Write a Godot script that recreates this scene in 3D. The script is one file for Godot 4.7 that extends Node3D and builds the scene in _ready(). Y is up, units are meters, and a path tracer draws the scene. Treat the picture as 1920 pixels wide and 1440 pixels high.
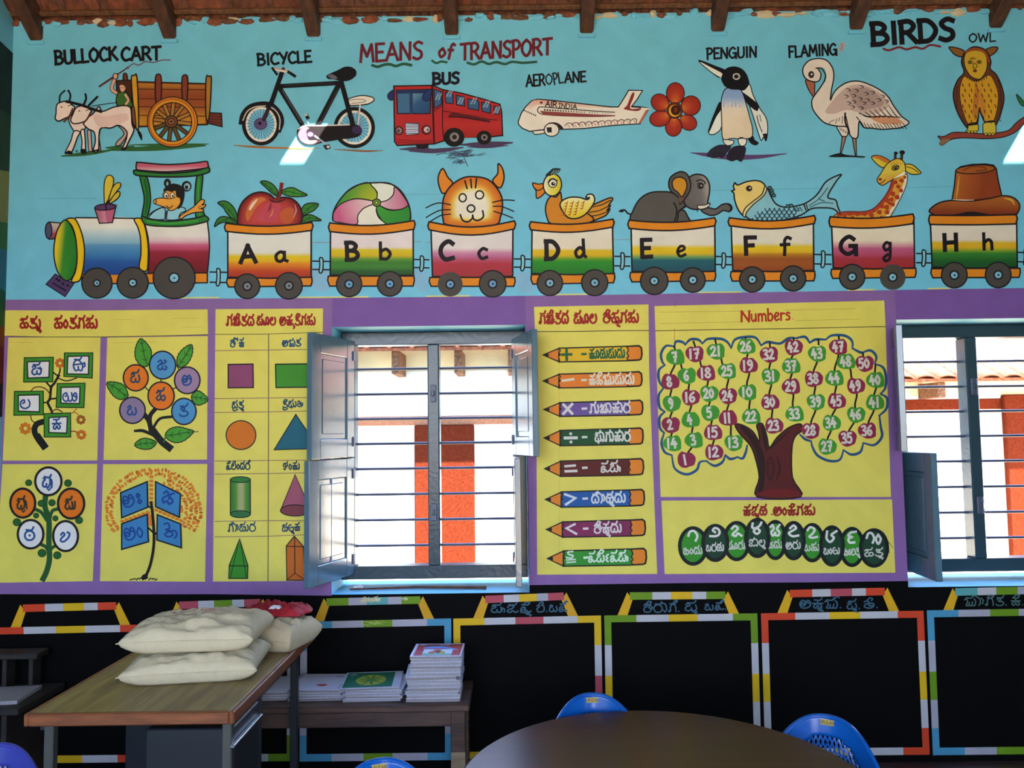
extends Node3D
# A school room: a painted wall with two windows, a tiled roof on rafters, desk, bench, books and a small round table.

const DIST := 3.88          # camera to painted wall
const EYE := 1.62
const FOC := 1450.0         # focal length in photo pixels (1920 x 1440)
const PITCH := 3.7
const ROLL := -0.75
const ROOF_Y := 3.79        # top of the painted wall
const SLOPE := 35.0
const LEFT_X := -2.56
const RIGHT_X := 3.5
const BACK_Z := 5.2
const WALL_T := 0.36

var cam_t: Transform3D
var sun_dir := Vector3(0.34, 0.85, 0.41).normalized()
var M := {}
var T := {}
var names := {}
var rng := RandomNumberGenerator.new()

func _ready() -> void:
	rng.seed = 7
	set_camera_and_light()
	make_textures()
	make_materials()
	build_shell()
	build_windows()
	build_roof()
	build_outside()
	paint_zones()
	paint_top_row()
	paint_train()
	paint_charts()
	paint_boards()
	build_furniture()
	build_desk_things()
	build_chairs()

func set_camera_and_light() -> void:
	var cam := Camera3D.new()
	cam.name = "camera"
	cam.position = Vector3(0, EYE, DIST)
	cam.rotation_degrees = Vector3(PITCH, 0, ROLL)
	cam.fov = rad_to_deg(2.0 * atan(720.0 / FOC))
	cam.near = 0.05
	cam.far = 200.0
	add_child(cam)
	cam.current = true
	cam_t = cam.transform
	var env := Environment.new()
	env.background_mode = Environment.BG_SKY
	var sky := Sky.new()
	var sm := ProceduralSkyMaterial.new()
	sm.sky_top_color = Color(0.55, 0.68, 0.92)
	sm.sky_horizon_color = Color(0.93, 0.95, 0.98)
	sm.sky_curve = 0.2
	sm.ground_horizon_color = Color(0.80, 0.76, 0.70)
	sm.ground_bottom_color = Color(0.62, 0.56, 0.50)
	sm.sky_energy_multiplier = 2.2
	sm.ground_energy_multiplier = 2.0
	sm.sun_angle_max = 8.0
	sky.sky_material = sm
	env.sky = sky
	env.ambient_light_source = Environment.AMBIENT_SOURCE_SKY
	env.tonemap_mode = Environment.TONE_MAPPER_LINEAR
	env.tonemap_exposure = 2.08
	env.sdfgi_enabled = true
	env.ssao_enabled = true
	env.ssil_enabled = true
	var we := WorldEnvironment.new()
	we.name = "world_environment"
	we.environment = env
	add_child(we)
	var sun := DirectionalLight3D.new()
	sun.name = "sun"
	add_child(sun)
	sun.look_at_from_position(Vector3.ZERO, -sun_dir, Vector3.UP)
	sun.light_color = Color(1.0, 0.96, 0.88)
	sun.light_energy = 9.0
	sun.light_angular_distance = 0.55
	sun.shadow_enabled = true

# ---------------------------------------------------------------- helpers: names and nodes

func numbered(called: String) -> String:
	names[called] = names.get(called, -1) + 1
	return called if names[called] == 0 else "%s_%03d" % [called, names[called]]

func tag(o: Node, label := "", category := "", group := "", kind := "") -> Node:
	if label: o.set_meta("label", label)
	if category: o.set_meta("category", category)
	if group: o.set_meta("group", group)
	if kind: o.set_meta("kind", kind)
	return o

func thing(called: String, label: String, category: String, at := Vector3.ZERO, turn := 0.0, group := "") -> Node3D:
	var o := Node3D.new()
	o.name = numbered(called)
	add_child(o)
	o.position = at
	o.rotation_degrees.y = turn
	tag(o, label, category, group)
	return o

func part(called: String, m: Mesh, mt: Material, parent: Node, at := Vector3.ZERO, b := Basis.IDENTITY) -> MeshInstance3D:
	var o := MeshInstance3D.new()
	o.name = called
	o.mesh = m
	o.material_override = mt
	o.transform = Transform3D(b, at)
	parent.add_child(o, true)
	return o

func solid(called: String, m: Mesh, mt: Material, label: String, category: String, at := Vector3.ZERO, b := Basis.IDENTITY, group := "") -> MeshInstance3D:
	var o := part(numbered(called), m, mt, self, at, b)
	tag(o, label, category, group)
	return o

func struct(called: String, m: Mesh, mt: Material, label := "", at := Vector3.ZERO) -> MeshInstance3D:
	var o := part(called, m, mt, self, at)
	tag(o, label, "", "", "structure")
	return o

# ---------------------------------------------------------------- helpers: meshes

func tri_mesh(v: PackedVector3Array, smooth := false, uv := PackedVector2Array()) -> ArrayMesh:
	var st := SurfaceTool.new()
	st.begin(Mesh.PRIMITIVE_TRIANGLES)
	st.set_smooth_group(0 if smooth else -1)
	for i in v.size():
		if uv.size(): st.set_uv(uv[i])
		st.add_vertex(v[i])
	st.generate_normals()
	return st.commit()

# convex faces, each a list of points, turned outwards from c
func faces(v: PackedVector3Array, fs: Array, c: Vector3) -> void:
	for f in fs:
		var mid := Vector3.ZERO
		for p in f: mid += p
		mid /= f.size()
		var n: Vector3 = (f[1] - f[0]).cross(f[2] - f[0])
		var flip := n.dot(mid - c) > 0.0       # front faces run clockwise
		for i in range(1, f.size() - 1):
			v.append(f[0])
			if flip:
				v.append(f[i + 1]); v.append(f[i])
			else:
				v.append(f[i]); v.append(f[i + 1])

func box_into(v: PackedVector3Array, c: Vector3, size: Vector3, bev := 0.003, b := Basis.IDENTITY) -> void:
	var h := size * 0.5
	bev = minf(bev, minf(h.x, minf(h.y, h.z)) * 0.9)
	var fs := []
	var P := func(sx: float, sy: float, sz: float, ax: int) -> Vector3:
		var q := Vector3(sx * (h.x - bev), sy * (h.y - bev), sz * (h.z - bev))
		q[ax] += bev * [sx, sy, sz][ax]
		return c + b * q
	if bev <= 0.0:
		pass
	for s in [-1.0, 1.0]:
		fs.append([P.call(s, -1, -1, 0), P.call(s, 1, -1, 0), P.call(s, 1, 1, 0), P.call(s, -1, 1, 0)])
		fs.append([P.call(-1, s, -1, 1), P.call(1, s, -1, 1), P.call(1, s, 1, 1), P.call(-1, s, 1, 1)])
		fs.append([P.call(-1, -1, s, 2), P.call(1, -1, s, 2), P.call(1, 1, s, 2), P.call(-1, 1, s, 2)])
		if bev > 0.0:
			for t in [-1.0, 1.0]:
				fs.append([P.call(s, t, -1, 0), P.call(s, t, 1, 0), P.call(s, t, 1, 1), P.call(s, t, -1, 1)])
				fs.append([P.call(s, -1, t, 0), P.call(s, 1, t, 0), P.call(s, 1, t, 2), P.call(s, -1, t, 2)])
				fs.append([P.call(-1, s, t, 1), P.call(1, s, t, 1), P.call(1, s, t, 2), P.call(-1, s, t, 2)])
				for u in [-1.0, 1.0]:
					fs.append([P.call(s, t, u, 0), P.call(s, t, u, 1), P.call(s, t, u, 2)])
	faces(v, fs, c)

func box(size: Vector3, bev := 0.003) -> ArrayMesh:
	var v := PackedVector3Array()
	box_into(v, Vector3.ZERO, size, bev)
	return tri_mesh(v)

# box given by two corners
func slab(a: Vector3, b: Vector3, bev := 0.003) -> ArrayMesh:
	var v := PackedVector3Array()
	box_into(v, (a + b) * 0.5, (b - a).abs(), bev)
	return tri_mesh(v)

# a round bar along a list of points
func tube(pts: Array, radii, n := 10) -> ArrayMesh:
	var v := PackedVector3Array()
	var rings := []
	var up := Vector3.UP
	for i in pts.size():
		var d: Vector3 = (pts[mini(i + 1, pts.size() - 1)] - pts[maxi(i - 1, 0)]).normalized()
		if absf(d.dot(up)) > 0.95: up = Vector3.RIGHT
		var x := d.cross(up).normalized()
		var y := x.cross(d).normalized()
		up = y
		var r: float = radii[i] if radii is Array else radii
		var ring := []
		for k in n:
			var a := TAU * k / n
			ring.append(pts[i] + (x * cos(a) + y * sin(a)) * r)
		rings.append(ring)
	for i in rings.size() - 1:
		for k in n:
			var k2 := (k + 1) % n
			faces(v, [[rings[i][k], rings[i][k2], rings[i + 1][k2], rings[i + 1][k]]], (pts[i] + pts[i + 1]) * 0.5)
	faces(v, [rings[0]], pts[0] + (pts[1] - pts[0]) * 0.1)
	var e := pts.size() - 1
	faces(v, [rings[e]], pts[e] + (pts[e - 1] - pts[e]) * 0.1)
	return tri_mesh(v)

# turned profile [[radius, height], ...]
func lathe(prof: Array, n := 64) -> ArrayMesh:
	var v := PackedVector3Array()
	for i in prof.size() - 1:
		for k in n:
			var a := TAU * k / n
			var b := TAU * (k + 1) / n
			var q := []
			for s in [[i, a], [i, b], [i + 1, b], [i + 1, a]]:
				var p: Array = prof[s[0]]
				q.append(Vector3(p[0] * cos(s[1]), p[1], p[0] * sin(s[1])))
			if prof[i][0] < 1e-5: q.remove_at(1)
			elif prof[i + 1][0] < 1e-5: q.remove_at(3)
			var m := Vector3.ZERO
			for p in q: m += p
			m /= q.size()
			var d := Vector2(prof[i + 1][0] - prof[i][0], prof[i + 1][1] - prof[i][1]).normalized()
			var out := Vector3(cos((a + b) / 2) * d.y, -d.x, sin((a + b) / 2) * d.y)
			faces(v, [q], m - out * 0.01)
	return tri_mesh(v)

# a grid of points g[i][j] as one sheet with thickness along its normals
func shell(g: Array, thick: float, skip = null) -> ArrayMesh:
	var v := PackedVector3Array()
	var ni := g.size()
	var nj: int = g[0].size()
	var nor := []
	for i in ni:
		var row := []
		for j in nj:
			var du: Vector3 = g[mini(i + 1, ni - 1)][j] - g[maxi(i - 1, 0)][j]
			var dv: Vector3 = g[i][mini(j + 1, nj - 1)] - g[i][maxi(j - 1, 0)]
			row.append(du.cross(dv).normalized() * thick * 0.5)
		nor.append(row)
	var gone := func(i: int, j: int) -> bool:
		if i < 0 or j < 0 or i >= ni - 1 or j >= nj - 1: return true
		return skip != null and skip.call(i, j)
	for i in ni - 1:
		for j in nj - 1:
			if gone.call(i, j): continue
			var q := [[i, j], [i + 1, j], [i + 1, j + 1], [i, j + 1]]
			var a := []; var b := []; var c := Vector3.ZERO
			for p in q:
				a.append(g[p[0]][p[1]] + nor[p[0]][p[1]]); b.append(g[p[0]][p[1]] - nor[p[0]][p[1]]); c += g[p[0]][p[1]] * 0.25
			faces(v, [a, b], c)
			for k in 4:
				var o: Array = [[i, j - 1], [i + 1, j], [i, j + 1], [i - 1, j]][k]
				if gone.call(o[0], o[1]):
					faces(v, [[a[k], a[(k + 1) % 4], b[(k + 1) % 4], b[k]]], c)
	return tri_mesh(v, true)

# ---------------------------------------------------------------- helpers: textures and materials

func noise_tex(freq: float, lo: float, hi: float, seed_: int, sz := 256, oct := 4, stretch := Vector2.ONE, sharp := 1.0) -> ImageTexture:
	var n := FastNoiseLite.new()
	n.seed = seed_
	n.noise_type = FastNoiseLite.TYPE_SIMPLEX_SMOOTH
	n.frequency = freq
	n.fractal_octaves = oct
	var im := Image.create(sz, sz, false, Image.FORMAT_RGB8)
	for y in sz:
		for x in sz:
			# tileable: walk on a torus
			var u := TAU * x / sz
			var w := TAU * y / sz
			var k: float = n.get_noise_3d((2.2 + cos(u)) * 40.0 * stretch.x, sin(u) * 40.0 * stretch.x + cos(w) * 40.0 * stretch.y, sin(w) * 40.0 * stretch.y)
			k = clampf(0.5 + 0.5 * signf(k) * pow(absf(k), sharp) * 1.6, 0, 1)
			var c := lerpf(lo, hi, k)
			im.set_pixel(x, y, Color(c, c, c))
	return ImageTexture.create_from_image(im)

func wood_tex(seed_: int, dark: Color, light: Color, across := false, sz := 256) -> ImageTexture:
	var n := FastNoiseLite.new()
	n.seed = seed_
	n.frequency = 0.02
	n.fractal_octaves = 4
	var im := Image.create(sz, sz, false, Image.FORMAT_RGB8)
	for y in sz:
		for x in sz:
			var u := TAU * x / sz
			var k: float = n.get_noise_3d(cos(u) * 12.0, sin(u) * 12.0, y * 2.6)
			var f: float = n.get_noise_3d(cos(u) * 30.0 + 400.0, sin(u) * 30.0, y * 14.0)
			var s := clampf(0.5 + 0.75 * k + 0.35 * f, 0, 1)
			if across: im.set_pixel(y, x, dark.lerp(light, s))
			else: im.set_pixel(x, y, dark.lerp(light, s))
	return ImageTexture.create_from_image(im)

func make_textures() -> void:
	T.mottle = noise_tex(0.03, 0.95, 1.0, 3)
	T.plaster = noise_tex(0.12, 0.0, 1.0, 5, 256, 5)
	T.fine = noise_tex(0.2, 0.8, 1.0, 9, 256, 3)
	T.rust = noise_tex(0.06, 0.45, 1.0, 12, 256, 5)
	T.cloth = noise_tex(0.3, 0.0, 1.0, 21, 256, 2)

func mat(col: Color, rough := 0.7, tex = null, tscale := 1.0, bump = null, bump_cm := 0.1, metal := 0.0) -> StandardMaterial3D:
	var m := StandardMaterial3D.new()
	m.albedo_color = col
	m.roughness = rough
	m.metallic = metal
	if tex or bump:
		m.uv1_triplanar = true
		m.uv1_world_triplanar = true
		m.uv1_scale = Vector3.ONE * tscale
	if tex: m.albedo_texture = tex
	if bump:
		m.heightmap_enabled = true
		m.heightmap_texture = bump
		m.heightmap_scale = bump_cm
	return m

func hexc(h: String) -> Color:
	return Color.html(h)

func make_materials() -> void:
	M.cyan = mat(hexc("6cbfdb"), 0.62, T.mottle, 0.9, T.plaster, 0.05)
	M.paint = mat(Color.WHITE, 0.6, T.mottle, 0.9, T.plaster, 0.05)
	M.paint.metallic_specular = 0.35
	M.paint.vertex_color_use_as_albedo = true
	M.board = mat(Color.WHITE, 0.6, T.mottle, 1.3, T.plaster, 0.05)
	M.board.metallic_specular = 0.12
	M.board.vertex_color_use_as_albedo = true
	M.print = mat(Color.WHITE, 0.45)
	M.print.vertex_color_use_as_albedo = true
	M.frame = mat(hexc("283d47"), 0.28, T.mottle, 2.0, T.rust, 0.12)
	M.shutter = mat(hexc("4f6a7a"), 0.2, T.mottle, 2.0, T.rust, 0.08)
	M.shutter.clearcoat_enabled = true
	M.shutter.clearcoat = 0.6
	M.shutter.clearcoat_roughness = 0.15
	M.iron = mat(hexc("51566a"), 0.45, T.mottle, 3.0, null, 0.0, 0.2)
	M.rafter = mat(hexc("6a3e26"), 0.75, T.rust, 1.2, T.rust, 0.3)
	M.batten = mat(hexc("845430"), 0.8, T.rust, 2.0, T.rust, 0.3)
	M.tile_a = mat(hexc("96553a"), 0.85, T.rust, 1.5, T.plaster, 0.2)
	M.tile_b = mat(hexc("8a553f"), 0.85, T.rust, 1.9, T.plaster, 0.2)
	M.tile_c = mat(hexc("a85c3c"), 0.85, T.rust, 1.2, T.plaster, 0.2)
	M.floor = mat(hexc("4a3532"), 0.35, T.mottle, 0.7)
	M.side = mat(hexc("6fb6cc"), 0.65, T.mottle, 0.9, T.plaster, 0.06)
	M.backwall = mat(hexc("d8e4de"), 0.8, T.mottle, 0.9)
	M.yard = mat(hexc("d2b994"), 0.95, T.mottle, 0.5, T.plaster, 0.6)
	M.white_out = mat(hexc("f0ebdd"), 0.9, T.mottle, 0.6, T.plaster, 0.1)
	M.cream_out = mat(hexc("efdcaa"), 0.9, T.mottle, 0.8, T.plaster, 0.1)
	M.band_out = mat(hexc("a86a48"), 0.85, T.fine, 0.8)
	M.orange_out = mat(hexc("5e2616"), 0.9, T.fine, 0.8, T.plaster, 0.25)
	M.orange_out.metallic_specular = 0.1
	M.laminate = mat(Color.WHITE, 0.42, wood_tex(31, hexc("5c4a28"), hexc("a08a54"), true), 1.1)
	M.laminate.uv1_world_triplanar = false
	M.edge_wood = mat(Color.WHITE, 0.45, wood_tex(33, hexc("5c2f16"), hexc("8f5228")), 2.0)
	M.bench = mat(Color.WHITE, 0.5, wood_tex(37, hexc("32211a"), hexc("5d4335")), 1.6)
	M.bench_pale = mat(Color.WHITE, 0.6, wood_tex(38, hexc("77654f"), hexc("a08a6c")), 1.6)
	M.table = mat(Color.WHITE, 0.3, wood_tex(41, hexc("30130e"), hexc("4a1f18")), 1.3)
	M.table.uv1_world_triplanar = false
	M.table.metallic_specular = 0.45
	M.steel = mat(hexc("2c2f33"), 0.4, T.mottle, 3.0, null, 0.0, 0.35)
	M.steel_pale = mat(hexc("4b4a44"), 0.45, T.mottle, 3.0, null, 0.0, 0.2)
	M.sheet = mat(hexc("1a1c22"), 0.38, T.mottle, 2.0)
	M.chrome = mat(hexc("b9c0c8"), 0.25, null, 1.0, null, 0.0, 0.9)
	M.paper = mat(hexc("a8a3a8"), 0.8, T.fine, 3.0)
	M.paper_b = mat(hexc("978f90"), 0.8, T.fine, 3.0)
	M.cover = mat(hexc("c4c5d6"), 0.5)
	M.cover_green = mat(hexc("14704e"), 0.4)
	M.cover_red = mat(hexc("b51f2c"), 0.4)
	M.bag = mat(hexc("c6b897"), 0.85, T.mottle, 4.0, T.cloth, 0.12)
	M.bag_white = mat(hexc("e6e4e6"), 0.7, T.mottle, 4.0, T.cloth, 0.08)
	M.red_cloth = mat(hexc("a81324"), 0.75, T.mottle, 5.0, T.cloth, 0.1)
	M.blue = mat(hexc("0b55a6"), 0.22)
	M.purple_chair = mat(hexc("3a3f96"), 0.3)
	M.sticker = mat(hexc("b89a28"), 0.5)
	M.dark_wood = mat(Color.WHITE, 0.6, wood_tex(44, hexc("1b1815"), hexc("352d26")), 1.6)

# ---------------------------------------------------------------- camera maths (photo pixel to the painted wall and back)

func ray(px: float, py: float) -> Vector3:
	return cam_t.basis * Vector3((px - 960.0) / FOC, -(py - 720.0) / FOC, -1.0)

func at_z(px: float, py: float, z := 0.0) -> Vector3:
	var d := ray(px, py)
	return cam_t.origin + d * ((z - cam_t.origin.z) / d.z)

func at_y(px: float, py: float, y: float) -> Vector3:
	var d := ray(px, py)
	return cam_t.origin + d * ((y - cam_t.origin.y) / d.y)

func pix(p: Vector3) -> Vector2:
	var q := cam_t.affine_inverse() * p
	return Vector2(960.0 + FOC * q.x / -q.z, 720.0 - FOC * q.y / -q.z)

# ---------------------------------------------------------------- room shell

const WIN := [[-0.905, 0.073], [1.945, 2.923]]     # the two openings in the painted wall
var win_top := 0.0
var win_bot := 0.0
var wall: MeshInstance3D

func wall_mesh(x0: float, x1: float, y0: float, y1: float, z0: float, z1: float, holes: Array) -> ArrayMesh:
	# a wall across x, with rectangular holes [xa, xb, ya, yb] sorted by x
	var v := PackedVector3Array()
	var x := x0
	for h in holes:
		box_into(v, Vector3((x + h[0]) / 2, (y0 + y1) / 2, (z0 + z1) / 2), Vector3(h[0] - x, y1 - y0, absf(z1 - z0)), 0.0)
		box_into(v, Vector3((h[0] + h[1]) / 2, (y0 + h[2]) / 2, (z0 + z1) / 2), Vector3(h[1] - h[0], h[2] - y0, absf(z1 - z0)), 0.0)
		box_into(v, Vector3((h[0] + h[1]) / 2, (h[3] + y1) / 2, (z0 + z1) / 2), Vector3(h[1] - h[0], y1 - h[3], absf(z1 - z0)), 0.0)
		x = h[1]
	box_into(v, Vector3((x + x1) / 2, (y0 + y1) / 2, (z0 + z1) / 2), Vector3(x1 - x, y1 - y0, absf(z1 - z0)), 0.0)
	return tri_mesh(v)

func build_shell() -> void:
	win_top = at_z(805, 611).y
	win_bot = at_z(805, 1113).y
	var holes := []
	for w in WIN: holes.append([w[0], w[1], win_bot, win_top])
	wall = struct("wall_front", wall_mesh(LEFT_X - 0.3, RIGHT_X + 0.3, -0.1, ROOF_Y, 0.0, -WALL_T, holes), M.cyan, "pale blue plastered wall painted with a mural, charts and small blackboards")
	struct("floor", slab(Vector3(LEFT_X - 0.3, -0.12, -0.3), Vector3(RIGHT_X + 0.3, 0.0, BACK_Z + 0.3), 0.0), M.floor, "dark red oxide cement floor")
	# side walls reach up to the roof slopes
	var ridge_z := 2.5
	var ridge_y := ROOF_Y + ridge_z * tan(deg_to_rad(SLOPE))
	for s in [[LEFT_X - 0.3, LEFT_X, "wall_left"], [RIGHT_X, RIGHT_X + 0.3, "wall_right"]]:
		var v := PackedVector3Array()
		var prof := [Vector2(0, -0.1), Vector2(BACK_Z, -0.1), Vector2(BACK_Z, ROOF_Y - 0.15), Vector2(ridge_z, ridge_y), Vector2(0, ROOF_Y)]
		var fa := []; var fb := []; var fs := []
		for p in prof:
			fa.append(Vector3(s[0], p.y, p.x)); fb.append(Vector3(s[1], p.y, p.x))
		for i in 5: fs.append([fa[i], fa[(i + 1) % 5], fb[(i + 1) % 5], fb[i]])
		faces(v, [fa, fb] + fs, Vector3((s[0] + s[1]) / 2, 1.5, 2.5))
		var o := struct(s[2], tri_mesh(v), M.side, "side wall painted with a colourful mural" if s[2] == "wall_left" else "blue plastered side wall")
		if s[2] == "wall_left": paint_left(o)
	# the rear wall behind the photographer: a wide doorway and windows onto the yard
	struct("wall_rear", wall_mesh(LEFT_X - 0.3, RIGHT_X + 0.3, -0.1, ROOF_Y - 0.1, BACK_Z, BACK_Z + 0.3, [[LEFT_X + 0.1, -0.15, 0.95, 3.4], [0.1, 1.1, 0.0, 3.4], [2.1, 2.8, 0.95, 2.4]]), M.backwall, "rear wall with a wide doorway and two large windows")

func paint_left(o: Node) -> void:
	# loose bands of leaf, ochre and sky colour seen at the very edge
	var cols := ["1a241e", "2a3826", "7d7a44", "35602f", "2f6478", "1f5030", "703620", "5a1620", "18181b"]
	var ys := [3.62, 3.25, 2.95, 2.72, 2.62, 2.42, 2.2, 2.06, 1.86, 1.72]
	pbegin("left_mural", "edge of a dark leafy mural on the side wall", o)
	for i in cols.size():
		var q := []
		for k in 7: q.append(Vector3(LEFT_X, ys[i] + 0.05 * sin(k * 2.1 + i), 0.0 + k * 0.35))
		for k in 7: q.append(Vector3(LEFT_X, ys[i + 1] + 0.05 * sin((6 - k) * 2.1 + i + 1), (6 - k) * 0.35))
		var c := hexc(cols[i]).srgb_to_linear()
		for k in 6:
			for t in [[0, 13, 1], [1, 13, 12]]:
				for j in t:
					var id: int = j + k if j < 7 else j - k
					pv.append(q[id] + Vector3(0.0006, 0, 0)); pc.append(c); pn.append(Vector3.RIGHT)
	pend(M.paint)

# ---------------------------------------------------------------- windows

func build_windows() -> void:
	var fz := -0.2                       # room face of the frames
	for n in 2:
		var a: float = WIN[n][0] + 0.002
		var b: float = WIN[n][1] - 0.002
		var root := Node3D.new()
		root.name = "window_%d" % (n + 1)
		add_child(root)
		root.position = Vector3((a + b) / 2, win_bot, fz)
		tag(root, "grey-blue wooden window between the shapes and the pencil charts" if n == 0 else "grey-blue wooden window at the right of the number tree", "", "", "structure")
		var w := b - a
		var hh := win_top - win_bot - 0.004
		var jw := 0.072
		var base := 0.035
		var d := 0.09
		# frame
		part("frame_head", slab(Vector3(-w / 2, hh - 0.066, -d), Vector3(w / 2, hh, 0)), M.frame, root)
		part("frame_sill", slab(Vector3(-w / 2, base, -d), Vector3(w / 2, base + 0.068, 0)), M.frame, root)
		for s in [-1.0, 1.0]:
			part("frame_jamb", slab(Vector3(s * w / 2, base + 0.068, -d), Vector3(s * (w / 2 - jw), hh - 0.066, 0)), M.frame, root)
		part("mullion", slab(Vector3(-0.031, base + 0.068, -d), Vector3(0.031, hh - 0.066, 0.004), 0.006), M.frame, root)
		for y in [0.38, 1.0]:
			var catch_ := part("latch", box(Vector3(0.03, 0.09, 0.016), 0.003), M.iron, root, Vector3(0.0, y, 0.011))
			part("latch_knob", box(Vector3(0.014, 0.03, 0.02), 0.004), M.frame, catch_, Vector3(0, 0.0, 0.014))
		# eight round bars in each half
		var ys := [691.0, 738.0, 784.5, 831.0, 878.0, 926.0, 974.0, 1022.0]
		var bm := tube([Vector3(-0.2, 0, 0), Vector3(0.2, 0, 0)], 0.0072, 8)
		for s in [-1.0, 1.0]:
			for y in ys:
				var yy: float = at_z(805, y, fz - 0.05).y - win_bot
				part("window_bar", bm, M.iron, root, Vector3(s * 0.22, yy, -0.055))
		# shutters, two leaves on each side
		var split := at_z(805, 858, 0.0).y - win_bot
		var ang := [[108.0, 110.0, 104.0, 91.0], [110.0, 92.0, 100.0, 96.0]][n] as Array
		for k in 4:
			var left := k < 2
			var up := k % 2 == 0
			var y0 := split + 0.003 if up else base + 0.03
			var y1 := hh - 0.045 if up else split - 0.003
			var leaf := Node3D.new()
			leaf.name = "shutter"
			root.add_child(leaf, true)
			leaf.position = Vector3((-w / 2 + jw) if left else (w / 2 - jw), y0, 0.004)
			leaf.rotation_degrees.y = -ang[k] if left else ang[k]
			leaf_parts(leaf, 0.405, y1 - y0, 1.0 if left else -1.0)

func leaf_parts(leaf: Node3D, w: float, h: float, s: float) -> void:
	# a closed leaf lies along +x (s = 1) or -x; boards outside, raised panel within
	var t := 0.03
	var r := 0.075
	part("stile", slab(Vector3(0, 0, 0), Vector3(s * r, h, t)), M.shutter, leaf)
	part("stile", slab(Vector3(s * (w - r), 0, 0), Vector3(s * w, h, t)), M.shutter, leaf)
	part("rail", slab(Vector3(s * r, 0, 0), Vector3(s * (w - r), 0.095, t)), M.shutter, leaf)
	part("rail", slab(Vector3(s * r, h - 0.095, 0), Vector3(s * (w - r), h, t)), M.shutter, leaf)
	part("panel", slab(Vector3(s * r, 0.095, 0.008), Vector3(s * (w - r), h - 0.095, t - 0.01)), M.shutter, leaf)
	part("raised_field", slab(Vector3(s * (r + 0.025), 0.12, 0.004), Vector3(s * (w - r - 0.025), h - 0.12, t - 0.004), 0.004), M.shutter, leaf)
	for y in [0.08, h - 0.08]:
		part("hinge", box(Vector3(0.02, 0.05, 0.008), 0.002), M.iron, leaf, Vector3(s * 0.012, y, -0.003))

# ---------------------------------------------------------------- roof

func roof_y(z: float) -> float:
	return ROOF_Y + z * tan(deg_to_rad(SLOPE))

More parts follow.
